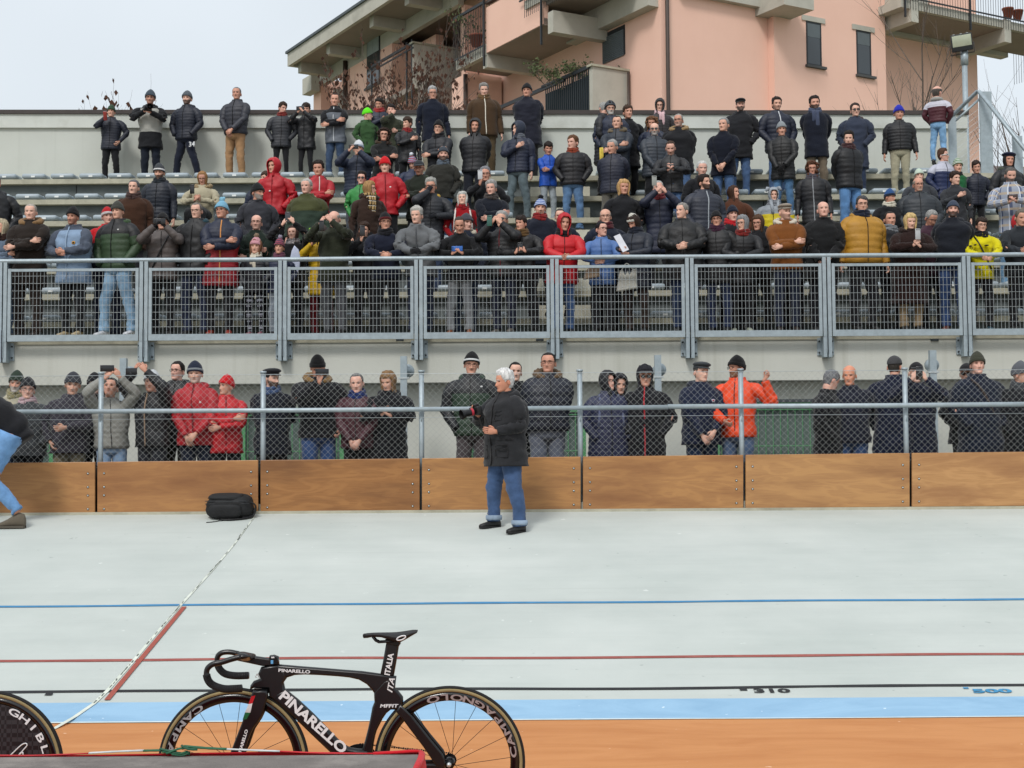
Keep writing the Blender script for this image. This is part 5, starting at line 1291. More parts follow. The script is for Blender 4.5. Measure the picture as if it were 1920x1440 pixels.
        mb.tube([HM @ Vector((-.011, -.111, .12)), HM @ Vector((.011, -.111, .12))], .0025, 5); mb.build('sunglasses' if gl in ('s', 'w') else 'glasses', [cloth('leather', fc), surf('sunglass_lens', '#0b0c0e', rough=.12, spec=.8, bump=0)], root)
    # ---- place: the head's top at the photographed point
    hx = (HM @ Vector((0, .0, .12))); c_, s_ = math.cos(yr), math.sin(yr)
    root.location = (top.x - (hx.x * c_ - hx.y * s_), Y - (hx.x * s_ + hx.y * c_) * .5, Z); root.rotation_euler = (0, 0, yr)
    root['_'] = 0; del root['_']
    info = dict(root=root, hands=hands, S=S, HM=HM, arms=arms, hs=hs, yaw=yr, jacket=jo)
    return info
def wmat(info): return Matrix.Translation(info['root'].location) @ Matrix.Rotation(info['yaw'], 4, 'Z')
phonem = {}
def phone(info, label, col='#15161a', land=True, tilt=0, off=(0, 0, 0), at_=None, cat='phone', size=(.155, .009, .075), lens=True):
    hs_ = info['hands']; c = (hs_[0] + hs_[1]) / 2 if len(hs_) > 1 else hs_[0]
    if at_ == 0: c = hs_[0]
    if at_ == 1: c = hs_[-1]
    M_ = wmat(info) @ Matrix.Translation(c + Vector((0, -.012, .01)) + Vector(off)) @ Matrix.Rotation(R(tilt), 4, 'X')
    if not land: M_ = M_ @ Matrix.Rotation(R(90), 4, 'Y')
    e = empty('smartphone', (0, 0, 0), label=label, cat=cat); e.matrix_world = M_
    mb = MB(); mb.rbox((0, 0, 0), size, .004); mb.build('casing', surf('phone_casing' + col, col, rough=.25, var=.02, bump=0, spec=.6), e)
    if lens:
        mb = MB()
        for dx, dz in ((-.062, .02), (-.062, -.0), (-.062, -.02)): mb.tube([(dx, -size[1] / 2 - .002, dz), (dx, 0, dz)], .007, 10)
        mb.build('camera_lens', surf('lens_black', '#050506', rough=.1, bump=0), e)
        mb = MB(); mb.cbox((0, size[1] / 2 + .0006, 0), (size[0] * .94, .001, size[2] * .9)); mb.build('screen', surf('phone_screen', '#1b222b', rough=.1, bump=0), e)
    return e
def slr(M_, label, red=True, tele=.12):
    e = empty('camera', (0, 0, 0), label=label, cat='camera'); e.matrix_world = M_; blk = surf('camera_black', '#131315', rough=.4, bump=.1)
    mb = MB(); mb.rbox((0, 0, 0), (.14, .06, .095), .012); mb.rbox((0, 0, .055), (.06, .055, .035), .01); mb.rbox((-.06, -.015, -.0), (.03, .07, .09), .012); bd = mb.build('camera_body', blk, e)
    mb = MB(); mb.tube([(0, -.02, 0), (0, -.05, 0), (0, -.05 - tele * .5, 0), (0, -.05 - tele, 0), (0, -.06 - tele, 0)], [.035, .036, .036, .040, .046], 20); mb.tube([(0, -.06 - tele, 0), (0, -.09 - tele, 0)], [.046, .052], 20, False); mb.build('lens', blk, e)
    if red: mb = MB(); mb.tube([(0, -.052, 0), (0, -.078, 0)], .0385, 20, False); mb.build('lens_ring', surf('lens_red_ring', '#a8283a', rough=.5, bump=0), e)
    return e
# ================================================================ everyone in the crowd
BK, BK2, NV, NV2, CH, GY = '#16171b', '#1b1c20', '#161b29', '#1c2438', '#26282e', '#3b3e44'
DJ, LJ, MJ, BT = ('denim', '#26354f'), ('denim', '#6d8fb4'), ('denim', '#41618c'), ('plain', '#17181b')
A = person
# ---- top row against the wall
a = A(209,198,7,'boy in green knit cap and navy puffer holding a red and black camcorder','rphone',kid=True,hat=('beanie','#2d4432'),hair=('boy','#3a2a20'),jk=('puffer',NV),tr=BT,glove=None)
phone(a,'small red and black toy camcorder held by the boy in the green cap','#8c2f2c',False,20,(0,-.02,-.05),at_=0,cat='camcorder',size=(.16,.05,.06),lens=False)
a = A(282,171,7,'photographer in grey beanie and pale grey vest over a black coat','camera',hat=('beanie','#3c4650'),gl='g',beard='stubble',jk=('plain','#9b9b95','sleeves'),j2=BK,j3=BK,collarz=1.41,hem=.70,tr=('plain','#141a26'),hoodb=BK,g_=1.08)
slr(wmat(a) @ Matrix.Translation((a['hands'][0] + a['hands'][1]) / 2 + Vector((0, -.02, .02))) @ Matrix.Rotation(R(20), 4, 'Z'),'black camera with a long lens held by the photographer in the pale vest',False,.1)
A(351,172,7,'man in grey beanie, navy puffer and navy trackpants marked 34','pockets',hat=('beanie','#4b5157'),beard='full',jk=('puffer',NV),hem=.86,tr=('plain','#161b2a'),spread=.21,hoodb=True)
a34 = a = PEOPLE['man in grey beanie, navy puffer and navy trackpants marked 34']
A(444,163,7,'grey haired man in charcoal puffer and tan chinos with clasped hands','clasp',hair=('crop','#6e6e70'),jk=('puffer','#2b2d36'),hem=.90,tr=('plain','#9a7856'),sh='#8a6a4a',hy=4)
A(530,192,7,'boy with brown fringe in black puffer and black tights looking right','pockets',kid=True,hair=('boy','#33251c'),jk=('puffer',CH),tr=BT,tight=True,hy=45,hp=6,collar=1,scarf='#6b2420')
a = A(574,194,7,'boy in black tracksuit taking a photo with a phone on the top row','face2',kid=True,hair=('boy','#2c211a'),jk=('shell',BK),hem=.78,tr=BT,tight=True,hp=6)
phone(a,'black phone held by the boy in the black tracksuit on the top row')
A(628,175,7,'man with receding hair in two tone grey and black jacket, arms crossed','crossed',hair=('recede','#2a211c'),jk=('shell','#5d636c','sleeves'),j2=BK,collarz=1.36,tr=('denim','#2d4462'),zipc='#c8ccd0')
A(689,203,7,'boy in neon green beanie and green parka looking right','pockets',kid=True,hat=('beanie','#5fd820'),jk=('plain','#33502f'),hem=.72,tr=BT,hy=60,yaw=30,hoodb='#2c452a')
A(711,185,7,'boy with dark fringe in navy jacket standing behind the neon green beanie','heart',kid=True,Y=26.72,hair=('boy','#241c18'),jk=('puffer',NV2),tr=BT,hp=10,hy=-15,scarf='#8a2c2c')
A(733,196,7,'boy in olive parka holding a hand to his mouth','mouth',kid=True,hair=('boy','#1c1715'),jk=('plain','#33372a'),hem=.75,tr=BT)
A(764,220,7,'small boy in black tracksuit with hand on heart on the top row','heart',kid=True,hair=('boy','#34261d'),jk=('shell',BK),tr=BT,hy=-50,scarf='#7a2626')
A(811,163,7,'white haired man in navy double breasted peacoat and beige trousers','down',hair=('thick','#9a9a9a'),gl='g',jk=('wool',NV),hem=.76,tr=('plain','#8d8472'))
A(907,157,7,'tall grey haired man in brown shearling jacket with white seams','down',hair=('thick','#7d7a76'),jk=('suede','#41301f'),hem=.82,tr=('plain','#4a3d2a'),zipc='#d8d2c4',scarf='#5b452c',hp=8,g_=1.1)
A(988,158,7,'heavy man in black beanie and long dark navy coat, hands behind his back','behind',hat=('beanie','#121214'),jk=('plain','#1b1d29'),hem=.66,tr=BT,g_=1.15)
A(1132,192,7,'person bending away in a long black padded coat beside the cyclist helmet','pockets',hair=('crop','#8a8a88'),hy=120,hp=25,yaw=70,jk=('puffer','#1a1b21'),hem=.62,tr=BT)
A(1144,189,7,'grey bearded man wearing a black cycling helmet','pockets',Y=26.2,hat=('helmet','#2a3038','#0c0c0e'),gl='g',beard='full',hair=('crop','#a5a5a2'),jk=('shell',NV2),tr=BT,hy=8)
A(1177,198,7,'boy with brown hair in a long black coat beside the helmeted man','pockets',hair=('boy','#3d2c20'),jk=('plain',BK),hem=.6,tr=BT,hy=5)
A(1237,184,7,'woman in black hood with a long pale pink scarf','pockets',fem=True,hat=('hood','#17171a'),gl='g',jk=('puffer','#2a2628'),hem=.62,scarf='#c9a9ad',extra={'ends':1},tr=BT,hair=('long','#2a2220'),hy=-10)
A(1222,219,7,'curly haired child in navy jacket in front of the pink scarf','pockets',kid=True,hair=('curly','#6b4c36'),jk=('puffer',NV2),tr=BT,Y=26.1,hp=12)
A(1388,185,7,'bearded man in dark flat cap and long black coat','pockets',hat=('flat','#26282c'),beard='full',hair=('crop','#3a322c'),jk=('plain',BK2),hem=.70,tr=MJ,g_=1.12,hoodb=True)
A(1456,183,7,'man with thick dark quiff, navy puffer and open white shirt','pockets',hair=('thick','#2a211d'),beard='stubble',jk=('puffer','#171d2e'),tr=MJ,g_=1.08,zipc='#c9cdd2',hy=-5)
A(1527,181,7,'dark bearded man with a blue grey scarf and beige trousers','behind',hair=('thick','#1e1916'),beard='full',jk=('wool','#161a26'),hem=.70,tr=('plain','#6d6152'),scarf='#3f475c',extra={'ends':1})
A(1603,194,7,'man in sunglasses and slate blue long buttoned coat','pockets',hair=('side','#2c231f'),gl='s',jk=('plain','#2d3444'),hem=.55,tr=DJ,g_=1.14,fur=None,hoodb='#3a2a28')
A(1685,199,7,'man in bright blue beanie, black puffer and cream trousers','down',hat=('beanie','#20279a'),jk=('puffer','#141519'),hem=.92,tr=('plain','#9a957f'),g_=1.12,hp=4)
a = A(1757,161,7,'man seen from behind in white and maroon puffer by the stair rail','pockets',yaw=150,hy=-20,hair=('bald','#4f4a46'),jk=('puffer','#451722'),j2='#b9b9c4',collarz=1.30,hem=.95,tr=('denim','#6fa3cf'),hoodb='#8a8a86',Y=25.9,Z=7.05)
# ---- sixth and fifth rows
A(822,227,6,'man in black beanie and black puffer with crossed arms below the peacoat','crossed',hat=('beanie','#101012'),gl='g',jk=('puffer','#15171e'),tr=BT,scarf='#131418')
A(891,221,5,'man in raised black hood and black puffer, hands in pockets','behind',hat=('hood','#141417'),beard='stubble',jk=('puffer','#17181d'),hem=.84,tr=('plain','#1d2029'))
A(972,226,5,'man in navy hood and patterned face mask with faded jeans','heart',hat=('hood','#1e2638'),hy=-42,jk=('puffer','#1b2236'),hem=.86,tr=('denim','#55656b'),scarf='#5a5f68',yaw=-20,spread=.14)
A(1028,267,5,'boy in bright blue softshell with arms crossed and pale grey trackpants','crossed',kid=True,Hn=1.4,hair=('boy','#211915'),jk=('shell','#1149a8'),tr=('plain','#8f979d'),hp=10,zipc='#0c2a66')
A(1074,254,4.5,'teenager with swept brown hair in black puffer and blue jeans','pockets',hair=('side','#5a3d28'),hy=-35,jk=('puffer','#131217'),hem=.86,tr=('denim','#4a7099'),g_=1.1,scarf='#7b3420')
a = A(1157,217,6,'man in dark parka with beige fur collar and crossed arms','crossed',hair=('recede','#33261e'),jk=('puffer','#1c2430'),tr=DJ,fur='#5f5442',hy=-10,hem=.74)
A(1148,262,5,'grey haired man in glossy navy puffer and grey checked trousers','behind',hair=('short','#8f8f8d'),jk=('puffer','#191d2e'),hem=.83,tr=('plain','#5a5750'),hy=-30,hp=8,Y=24.5)
A(1227,230,6,'bald grey bearded man in sunglasses and slate puffer','clasp',hair=('bald','#8d8d8b'),gl='s',beard='full',jk=('puffer','#30363f'),hem=.78,tr=BT,g_=1.08,hy=-8)
A(1272,213,6,'balding man in glasses with a fawn fur hood on a black coat','behind',hair=('crop','#8f8b86'),gl='g',fur='#8d7654',beard='stubble',jk=('plain',BK),hem=.80,tr=MJ,g_=1.2,hy=-14,Y=25.75)
a = A(1257,265,5,'young man in black hooded jacket looking down at his phone','chest2',hair=('crop','#3a2a20'),beard='stubble',jk=('shell',BK2),hem=.84,tr=MJ,hp=22,Y=24.6)
phone(a,'small black phone held low by the young man in the black hooded jacket',off=(0,0,-.02))
A(1357,221,6,'grey haired man in navy peacoat and jeans with clasped hands','clasp',hair=('short','#7c7c7c'),jk=('wool','#121622'),hem=.76,tr=('denim','#3e608c'),hy=-30,g_=1.05)
A(1465,229,6,'older man in pale grey beanie and black quilted coat','clasp',hat=('beanie','#7d8387'),jk=('puffer','#111214'),hem=.72,tr=('denim','#41709a'),glove='#101012',hp=6)
A(1591,247,5,'young man with short dark quiff in black puffer and light blue jeans','behind',hair=('thick','#221b17'),jk=('puffer','#101115'),hem=.84,tr=('denim','#4a7fb5'),hy=-18,hp=8,scarf='#3a2426')
A(1523,303,4,'woman with curly auburn hair in black padded coat with a grey stripe','down',fem=True,hair=('curly','#4e3020'),gl='r',jk=('puffer','#121318'),hem=.70,tr=BT,scarf='#45424a',zipc='#8f9296',hy=-8)
A(1316,302,4,'white haired old man in dark coat behind the bearded puffer jacket','pockets',hair=('short','#b9b9b6'),jk=('plain',BK),tr=BT,hp=5)
A(1320,328,3,'dark bearded man in charcoal snap puffer looking right','pockets',hair=('thick','#251c17'),beard='full',hy=42,jk=('puffer','#262a36'),hem=.8,tr=DJ,g_=1.12,zipc='#9aa0a6')
A(1375,348,4,'seated young woman with long brown hair and brown coat looking right','pockets',sit=True,fem=True,hair=('long','#3a261b'),hy=50,jk=('suede','#4a2a1a'),tr=BT)
A(1450,352,4,'seated child in grey rabbit ear hat and yellow jacket','pockets',sit=True,kid=True,hat=('bunny','#8f959c'),jk=('puffer','#c9b414'),j2='#7c8288',collarz=1.3,tr=BT,scarf='#6d7076')
A(1169,337,3,'older person with blond bowl hair in black coat','pockets',hair=('bob','#b08d5e'),jk=('plain',BK),hem=.7,tr=BT,g_=1.06)
a = A(1234,339,3,'grey haired man in long navy puffer raising a phone to photograph','face2',hair=('short','#9a9a98'),jk=('puffer','#151b30'),hem=.62,tr=BT,hp=-8,hy=-12,scarf='#5f2226')
phone(a,'phone raised sideways by the grey haired man in the long navy puffer','#8c8f8a',False,0,(-.11,0,.10))
a = A(672,265,5,'man in white beanie and navy puffer photographing with both hands','face2',hat=('beanie','#b9bcc0','#8f9aa8'),jk=('puffer','#182338'),tr=('plain','#5a6068'),hem=.86,g_=1.05)
phone(a,'black phone held up by the man in the white beanie')
A(720,241,6,'woman with big curly dark hair and glasses, arms crossed','crossed',fem=True,hair=('curly','#2e1f18'),gl='g',jk=('plain','#1e1f20'),fur='#3a2c1e',hem=.68,tr=BT)
A(722,296,4,'teenager in bright red beanie and red softshell jacket','pockets',hat=('beanie','#b8141c'),jk=('shell','#a80f1e'),hem=.84,tr=BT,hp=3,zipc='#7a0c18',Y=23.9,extra={'badge':(.08,1.27,.016,['#d8d4d4'])})
A(786,302,4,'man in dark baseball cap and dark green jacket with crossed arms','crossed',hat=('cap','#25282d'),gl='g',beard='stubble',jk=('plain','#1b2119'),tr=BT,hp=10,hoodb='#23301f')
A(831,276,5,'bearded man in grey beanie and olive black field jacket','pockets',hat=('beanie','#353b43'),beard='full',jk=('plain','#2a2a26'),hem=.84,tr=('denim','#3d5f88'),scarf='#4c5661',g_=1.08)
A(774,294,5,'small child in white pompom hat behind the baseball cap','pockets',kid=True,sit=True,hat=('pom','#7d93ad','#9c3038','stripes','#c8ccd4'),jk=('puffer','#202a44'),tr=BT,hp=20,hy=-30)
A(514,295,4,'teenager with red hood raised and red softshell jacket','pockets',hat=('hood','#a80f1e'),hy=-22,jk=('shell','#a30e1d'),hem=.86,tr=BT,yaw=-8,zipc='#7a0c18',hair=('short','#4a3426'),extra={'badge':(-.03,1.22,.016,['#d8d4d4'])})
A(498,322,4,'small boy in navy coat peeking from behind the red hood','pockets',kid=True,hair=('boy','#3c2c22'),hy=-35,jk=('puffer',NV2),tr=BT,Y=24.4,sit=True)
A(597,302,4,'teenager with short dark hair in red jacket and crossed arms','crossed',hair=('thick','#231a16'),jk=('shell','#a01220'),hem=.84,tr=BT,hy=-10,zipc='#c8c0b8',hoodb='#5c2228')
A(575,335,3,'stout white haired old man in two tone olive jacket','down',hair=('short','#a5a39e'),jk=('plain','#2c3a30'),j2='#3f4226',hem=.80,tr=BT,g_=1.26,hy=-12)
A(299,309,4,'bearded man in grey beanie with white band and navy down jacket','down',hat=('beanie','#383c40','#c8c8c8',  'band'),beard='full',jk=('puffer','#161c28'),tr=BT,hp=6,scarf='#20262c',hoodb=True)
a = A(380,322,5,'seated blond woman in cream fur collared coat holding a phone','chest2',sit=True,fem=True,hair=('long','#8f6b45'),gl='g',jk=('plain','#a39c85'),fur='#8c7a5c',tr=BT,hp=10)
phone(a,'black phone held up by the seated blond woman in the cream coat',land=False,off=(-.08,0,.12))
A(251,337,3,'grey haired moustached man in brown fleece coat','down',hair=('short','#5f5f61'),beard='mous',jk=('wool','#3c261a'),hem=.7,tr=BT,g_=1.12,scarf='#3a2a28')
A(483,346,3,'grey bearded man in black beanie and grey jacket looking right','pockets',hat=('beanie','#16181a'),hy=55,beard='full',hair=('crop','#85827e'),jk=('plain','#303137'),hem=.72,tr=BT,g_=1.08,hoodb=True)
A(678,322,4,'boy in sunglasses and bright green jacket behind the plaid scarf','pockets',kid=True,hair=('thick','#1f1916'),gl='s',jk=('shell','#2f7d3c'),tr=BT,hy=10,Y=23.3)
plaid = stripe_mat('plaid_scarf', [('#a58a5e', 0, 0, 0), ('#17161a', 13, .3, 2), ('#17161a', 24, .3, 0), ('#d8d0c0', 13, .1, 2)], True)
A(693,340,3,'blond woman in dark glasses, brown coat and tartan scarf','down',fem=True,hair=('bob','#93724a'),gl='g',hy=50,yaw=25,jk=('plain','#2f2019'),hem=.55,tr=BT,fur='#2a1b12',scarf=plaid,extra={'ends':1})
A(808,335,3,'grey haired man in glasses with a yellow collar covering his mouth','mouth',hair=('thick','#8f8f8a'),gl='g',jk=('puffer','#181b22'),tr=DJ,hoodb='#a8862a',glove='#1c1e24',hp=6)
A(867,360,3,'grey haired woman in red coat with white rucksack straps','pockets',fem=True,hair=('bob','#a9a9a4'),jk=('wool','#8c0f18'),hem=.7,tr=BT,hp=-14,extra={'straps':'#c9c2bc'},scarf='#7c0d16')
a = A(910,313,4,'grey haired man in glasses photographing with a white edged phone','rphone',hair=('side','#75757a'),gl='g',jk=('plain',BK),tr=BT,hy=8,hp=4)
phone(a,'white edged phone held by the grey haired man in glasses','#b9bcbf',False,0,(0,-.01,.07),at_=0)
A(921,339,3,'swept back grey haired man in dark navy wool coat with crossed arms','crossed',hair=('thick','#8f8e8c'),jk=('wool','#121620'),hem=.6,tr=BT,g_=1.12,hy=-12,scarf='#3a3432')
A(1013,374,2,'goateed man in blue and white bobble hat','pockets',hat=('pom','#3b5494','#a8b4cc','stripes','#15161a'),beard='goatee',jk=('plain','#121724'),tr=BT,g_=1.14,hp=-2,collar=1,scarf='#7a2020')
# ---- right hand upper part
A(1721,332,3,'big bald man with goatee and glasses in charcoal parka','pockets',hair=('bald','#8c8378'),gl='g',beard='goatee',jk=('puffer','#262b31'),hem=.7,tr=BT,g_=1.22,hoodb='#2f373a')
A(1723,317,4,'child in pale mint beanie behind the big goateed man','pockets',kid=True,hat=('beanie','#aebcae'),jk=('plain',GY),tr=BT,Y=23.7,sit=True)
A(1668,356,3,'child in blue beanie with a cream neck warmer looking right','pockets',kid=True,hat=('beanie','#2a4a78','#1c2638'),hy=48,jk=('plain',BK),tr=BT,scarf='#b9b4a5')
A(1768,279,5,'boy in white wraparound sunglasses and white and navy puffer','pockets',kid=True,hair=('thick','#4a3426'),gl='w',hy=38,yaw=15,jk=('puffer','#18254a'),j2='#a9abb8',collarz=1.30,tr=BT)
A(1795,299,5,'child in green and white woollen hat beside the white sunglasses','pockets',kid=True,hat=('beanie','#2e6e3a','#b9bcb4','stripes'),fem=True,jk=('plain','#1d5a34'),tr=BT,scarf='#14161c')
A(1830,302,5,'boy with dark fringe in dark navy puffer near the stair post','pockets',kid=True,hair=('boy','#2a1f1a'),jk=('puffer','#121829'),tr=BT,hp=4)
A(1790,322,4,'boy with brown fringe in charcoal coat holding a white cup','heart',kid=True,hair=('boy','#2e211a'),hy=28,jk=('plain','#2d2f33'),hem=.75,tr=BT)
A(1891,286,5,'woman in dark blue beret with olive hood','pockets',fem=True,hat=('beret','#151b33'),hair=('bob','#1c1715'),jk=('puffer','#16171b'),tr=BT,hoodb='#3c4238',hr=3)
shirt = stripe_mat('checked_shirt', [('#8f96a3', 0, 0, 0), ('#56607a', 7, .35, 0), ('#a59a8c', 9, .3, 1), ('#c2c8d2', 7, .12, 0)])
a = A(1894,315,4,'bearded man in checked flannel shirt looking at a phone','chest2',hair=('short','#55524f'),beard='full',jk=('shirt','#8f96a3',shirt),hem=.80,tr=('denim','#5f8db0'),hp=18)
phone(a,'phone held low by the bearded man in the checked shirt','#3a2620')
# ---- front row at the railing
A(5,412,0,'grey blond woman at the left edge with a dark brown scarf','crossed',fem=True,hair=('bob','#a59a82'),hy=-30,jk=('plain','#5c6a7c'),tr=('denim','#3f6ea0'),scarf='#2e1d19',lean=.1)
A(-8,330,2,'person in black jacket standing cut off by the left edge','pockets',hair=('short','#33302e'),jk=('shell','#15171b'),tr=BT,hy=20)
A(58,382,0,'grey haired man in dark brown coat with fawn fur collar','crossed',hair=('crop','#9c958c'),jk=('plain','#221b17'),hem=.66,fur='#7d6243',tr=('plain','#2a221e'),sh='#2a211c',g_=1.12,hp=2)
A(138,391,0,'man in black beanie and light blue jacket with slate sleeves','clasphigh',hat=('beanie','#131316'),beard='stubble',jk=('plain','#7d93ad','sleeves'),j2='#454d5b',collarz=1.43,hem=.72,tr=BT,sh=('#a89878','#c2b494'),g_=1.22,lean=.1,zipc='#8fa5bd',extra={'badge':(.10,1.27,.03,['#c08a1c','#231c18'])})
A(202,390,'b','man in red and white beanie and red and navy jacket','pockets',hat=('beanie','#a3151e','#b9b4b4'),hy=22,jk=('plain','#1a2036'),j2='#b0151e',collarz=1.25,tr=('plain','#1c2233'),glove=None)
A(221,380,0,'young man in grey logo beanie and green and black puffer','pockets',hat=('beanie','#3a3b36'),jk=('puffer','#2c4029'),j2='#121316',collarz=1.30,hem=.86,tr=('denim','#7fa8c9'),sh=('#c9cbd0','#d0d2d6'),spread=.18,hoodb='#33472f',g_=1.06,hy=-10,extra={'badge':(.09,1.36,.016,['#c8c8c8'])})
a = A(305,400,0,'man in black beanie and taupe puffer photographing with a phone','face2',hat=('beanie','#141416'),jk=('puffer','#4d4644'),tr=BT,glove='#141417',extra={'sling':'#1a1a1c'},hr=4,hoodb=True)
phone(a,'wide black phone held by the man in the taupe puffer',size=(.17,.01,.085))
A(369,380,0,'smiling man with receding hair, round glasses and black jacket','pockets',hair=('recede','#6b655f'),gl='g',jk=('shell','#131417'),tr=('denim','#1d2740'),g_=1.08,hoodb='#1d3a44',hy=-4)
A(416,378,0,'man in pale blue bobble hat and red and navy striped puffer','crossed',hat=('pom','#6f9fb8','#6f9fb8','s','#7fb2c8'),gl='g',jk=('puffer','#8c1420','sleeves'),j2='#121a30',collarz=1.22,hem=.64,tr=BT,sh=('#7d2a1c','#b9a890'),zipc='#c88a50',g_=1.08,hy=-12,hp=-4)
A(481,402,0,'balding bearded man in glasses and dark green jacket','crossed',hair=('bald','#5a5048'),gl='g',beard='stubble',jk=('plain','#14211a'),tr=BT,g_=1.02,Y=21.3,Z=3.58)
lg = stripe_mat('nordic_leggings', [('#15161c', 0, 0, 0), ('#9a9ca8', 14, .28, 1), ('#15161c', 7, .4, 0), ('#8a8c98', 5, .12, 1)])
A(480,446,0,'small girl in pink bobble hat, cream scarf and patterned leggings','pockets',kid=True,fem=True,hat=('pom','#b98790','#b98790','s','#7c6a58'),hair=('long','#6b4a34'),jk=('puffer','#14161e'),tr=lg,scarf='#bdb6a6',extra={'ends':1},sh=('#8a5a66','#c0b0b0'),tight=True)
A(524,448,0,'small boy in striped bobble hat and pale grey trackpants','pockets',kid=True,hat=('pom','#2c2c44','#8f4450','stripes','#8a8494'),jk=('puffer','#161f3a'),tr=('plain','#7a828c'),scarf='#5a3444',sh='#2a2a2c')
a = A(549,424,'b','woman in black coat with arms raised taking a phone photo','up2',fem=True,hair=('long','#3a2620'),jk=('plain','#141417'),tr=BT,hp=-12,scarf='#8a8688')
phone(a,'dark grey phone raised overhead by the woman in the black coat','#33363c',land=False,off=(0,0,.03))
a = A(603,420,'b','person in yellow padded coat and fur hood holding a green phone','lphone' if 0 else 'rphone',fem=True,hat=('hood','#3a2c26','#8c1c22'),jk=('puffer','#bd9a12'),hem=.66,tr=('plain','#5c141a'),sh='#6b4028',fur='#5a4a3a',Z=3.58)
phone(a,'lime green phone held by the person in the yellow coat','#7db321',False,0,(0,-.02,.08),at_=0)
a = A(627,396,0,'balding grey man in olive jacket photographing with a phone','face2',hair=('bald','#8f8a84'),jk=('plain','#24281c'),hem=.74,tr=('plain','#4a4c50'),hp=16,hy=-12,g_=1.08,hoodb='#15161a',sh='#232324')
phone(a,'dark phone held by the balding man in the olive jacket',land=False,off=(-.04,-.03,-.12))
a = A(683,417,0,'boy with brown fringe holding a phone to his face beside the olive jacket','rphone',kid=True,hair=('boy','#33241b'),jk=('plain','#15161a'),tr=BT,hp=4,Y=21.2)
phone(a,'phone covering the face of the boy with the brown fringe','#222226',False,0,(.01,-.01,.06),at_=0)
A(723,401,0,'man in black and red beanie and navy jacket leaning on the rail','lean',hat=('beanie','#131316','#4a1418'),gl='g',hy=18,jk=('plain','#14192a'),tr=BT,scarf='#15161c',g_=1.05)
A(782,390,0,'grey haired moustached man in grey jacket leaning on the rail','lean',hair=('thick','#a3a19c'),beard='mous',jk=('plain','#5f6265'),tr=('denim','#202c44'),hy=-10,hp=6,g_=1.08,glove='#1c1d20',zipc='#4a4c50')
a = A(862,408,0,'man with cropped dark hair and black jacket looking at a blue phone','leanphone',hair=('crop','#3a332e'),jk=('plain','#131417'),tr=('plain','#75787c'),hp=20,sh=('#7a4524','#c8c0b4'),spread=.15)
phone(a,'bright blue phone held by the man in the black jacket','#1d5aa8')
A(874,402,'b','person in grey knit cap behind the man with the blue phone','pockets',hat=('beanie','#3d3d44'),hy=25,jk=('plain','#1c2230'),tr=DJ,fur='#b3ab9a')
a = A(941,396,0,'silver haired man in dark sunglasses holding up a green phone','face2',hair=('side','#8d8d8b'),gl='s',jk=('puffer','#141518'),tr=('denim','#161d30'),hy=-14,zipc='#5c2026',g_=1.03,sh='#5a5550')
phone(a,'green cased phone held by the man in dark sunglasses','#2c5a50',False,0,(-.09,-.02,-.03))
a = A(977,406,0,'teenage boy in black hooded jacket with a round blue badge','leanphone',kid=True,hair=('boy','#261d18'),jk=('shell','#151518'),tr=BT,sh=('#1a1a1c','#d0d0d0'),hy=-25,spread=.16,extra={'badge':(-.09,1.25,.033,['#c9ced8','#32509a'])},scarf='#5a4428')
phone(a,'black phone held by the teenage boy with the round badge',land=False)
A(1050,391,1,'man mostly hidden behind the raised red hood','pockets',hair=('crop','#3a302a'),jk=('plain',NV),tr=BT)
A(1057,400,0,'man in red hooded jacket with black face warmer leaning on the rail','lean',hat=('hood','#a80f1a'),jk=('puffer','#b3101c'),hem=.74,tr=('denim','#37598a'),scarf='#15161a',hy=8,hp=6,g_=1.14)
A(1127,416,0,'dark haired woman in blue puffer leaning on the rail looking right','lean',fem=True,hair=('slick','#151217'),hy=42,jk=('puffer','#4a6ba0'),hem=.76,tr=BT,gl='g',hoodb='#14151a')
A(1135,391,'b','bald man in glasses behind the woman in the blue puffer','pockets',hair=('bald','#9a928a'),gl='g',jk=('plain','#151c2c'),tr=BT,hy=-15,scarf='#4a1c22',g_=1.12)
a = A(1188,403,0,'woman in cream beanie and navy puffer holding papers','paper',fem=True,hat=('beanie','#b9b7ae'),hair=('bob','#2c211c'),hy=-25,hp=26,yaw=-25,jk=('puffer','#131a28'),hem=.64,tr=('plain','#2c231f'),scarf='#171c28',g_=1.1)
mb = MB(); MP = wmat(a) @ Matrix.Translation(a['hands'][0] + Vector((0, -.03, .08))) @ Matrix.Rotation(R(-30), 4, 'Y') @ Matrix.Rotation(R(35), 4, 'Z')
for q in range(4): mb.cbox((0, .002 * q, .002 * q), (.10, .0012, .27))
e = mb.build('paper_sheets', surf('paper_white', '#c6c8d0', bump=0)); e.matrix_world = MP; tag(e, 'white paper sheets held by the woman in the cream beanie', 'papers')
A(1279,380,0,'burly grey haired man in black car coat looking left','clasphigh',hair=('short','#7f7b76'),jk=('shell','#131416'),hem=.70,tr=('denim','#1e3050'),hy=-38,g_=1.24,yaw=-10)
A(1343,396,0,'woman in black beanie, glasses and plum scarf','pockets',fem=True,hat=('beanie','#111114'),gl='g',jk=('puffer','#101114'),hem=.7,tr=('denim','#1c2a48'),scarf='#33162a',hoodb=True,hy=-5,extra={'badge':(.12,1.20,.022,['#a8b4a8','#2c8a4a'])})
A(1373,386,'b','man in navy beanie with a bright red scarf','pockets',hat=('beanie','#121726'),jk=('plain',BK),tr=BT,scarf='#a31820',g_=1.05)
A(1391,405,0,'grey haired woman in glasses with a red scarf leaning on the rail','lean',fem=True,hair=('bob','#77797b'),gl='g',hy=-38,jk=('puffer','#111216'),hem=.72,tr=BT,scarf='#6a1f1c',glove='#131316',sh=('#8f9488','#8f9488'))
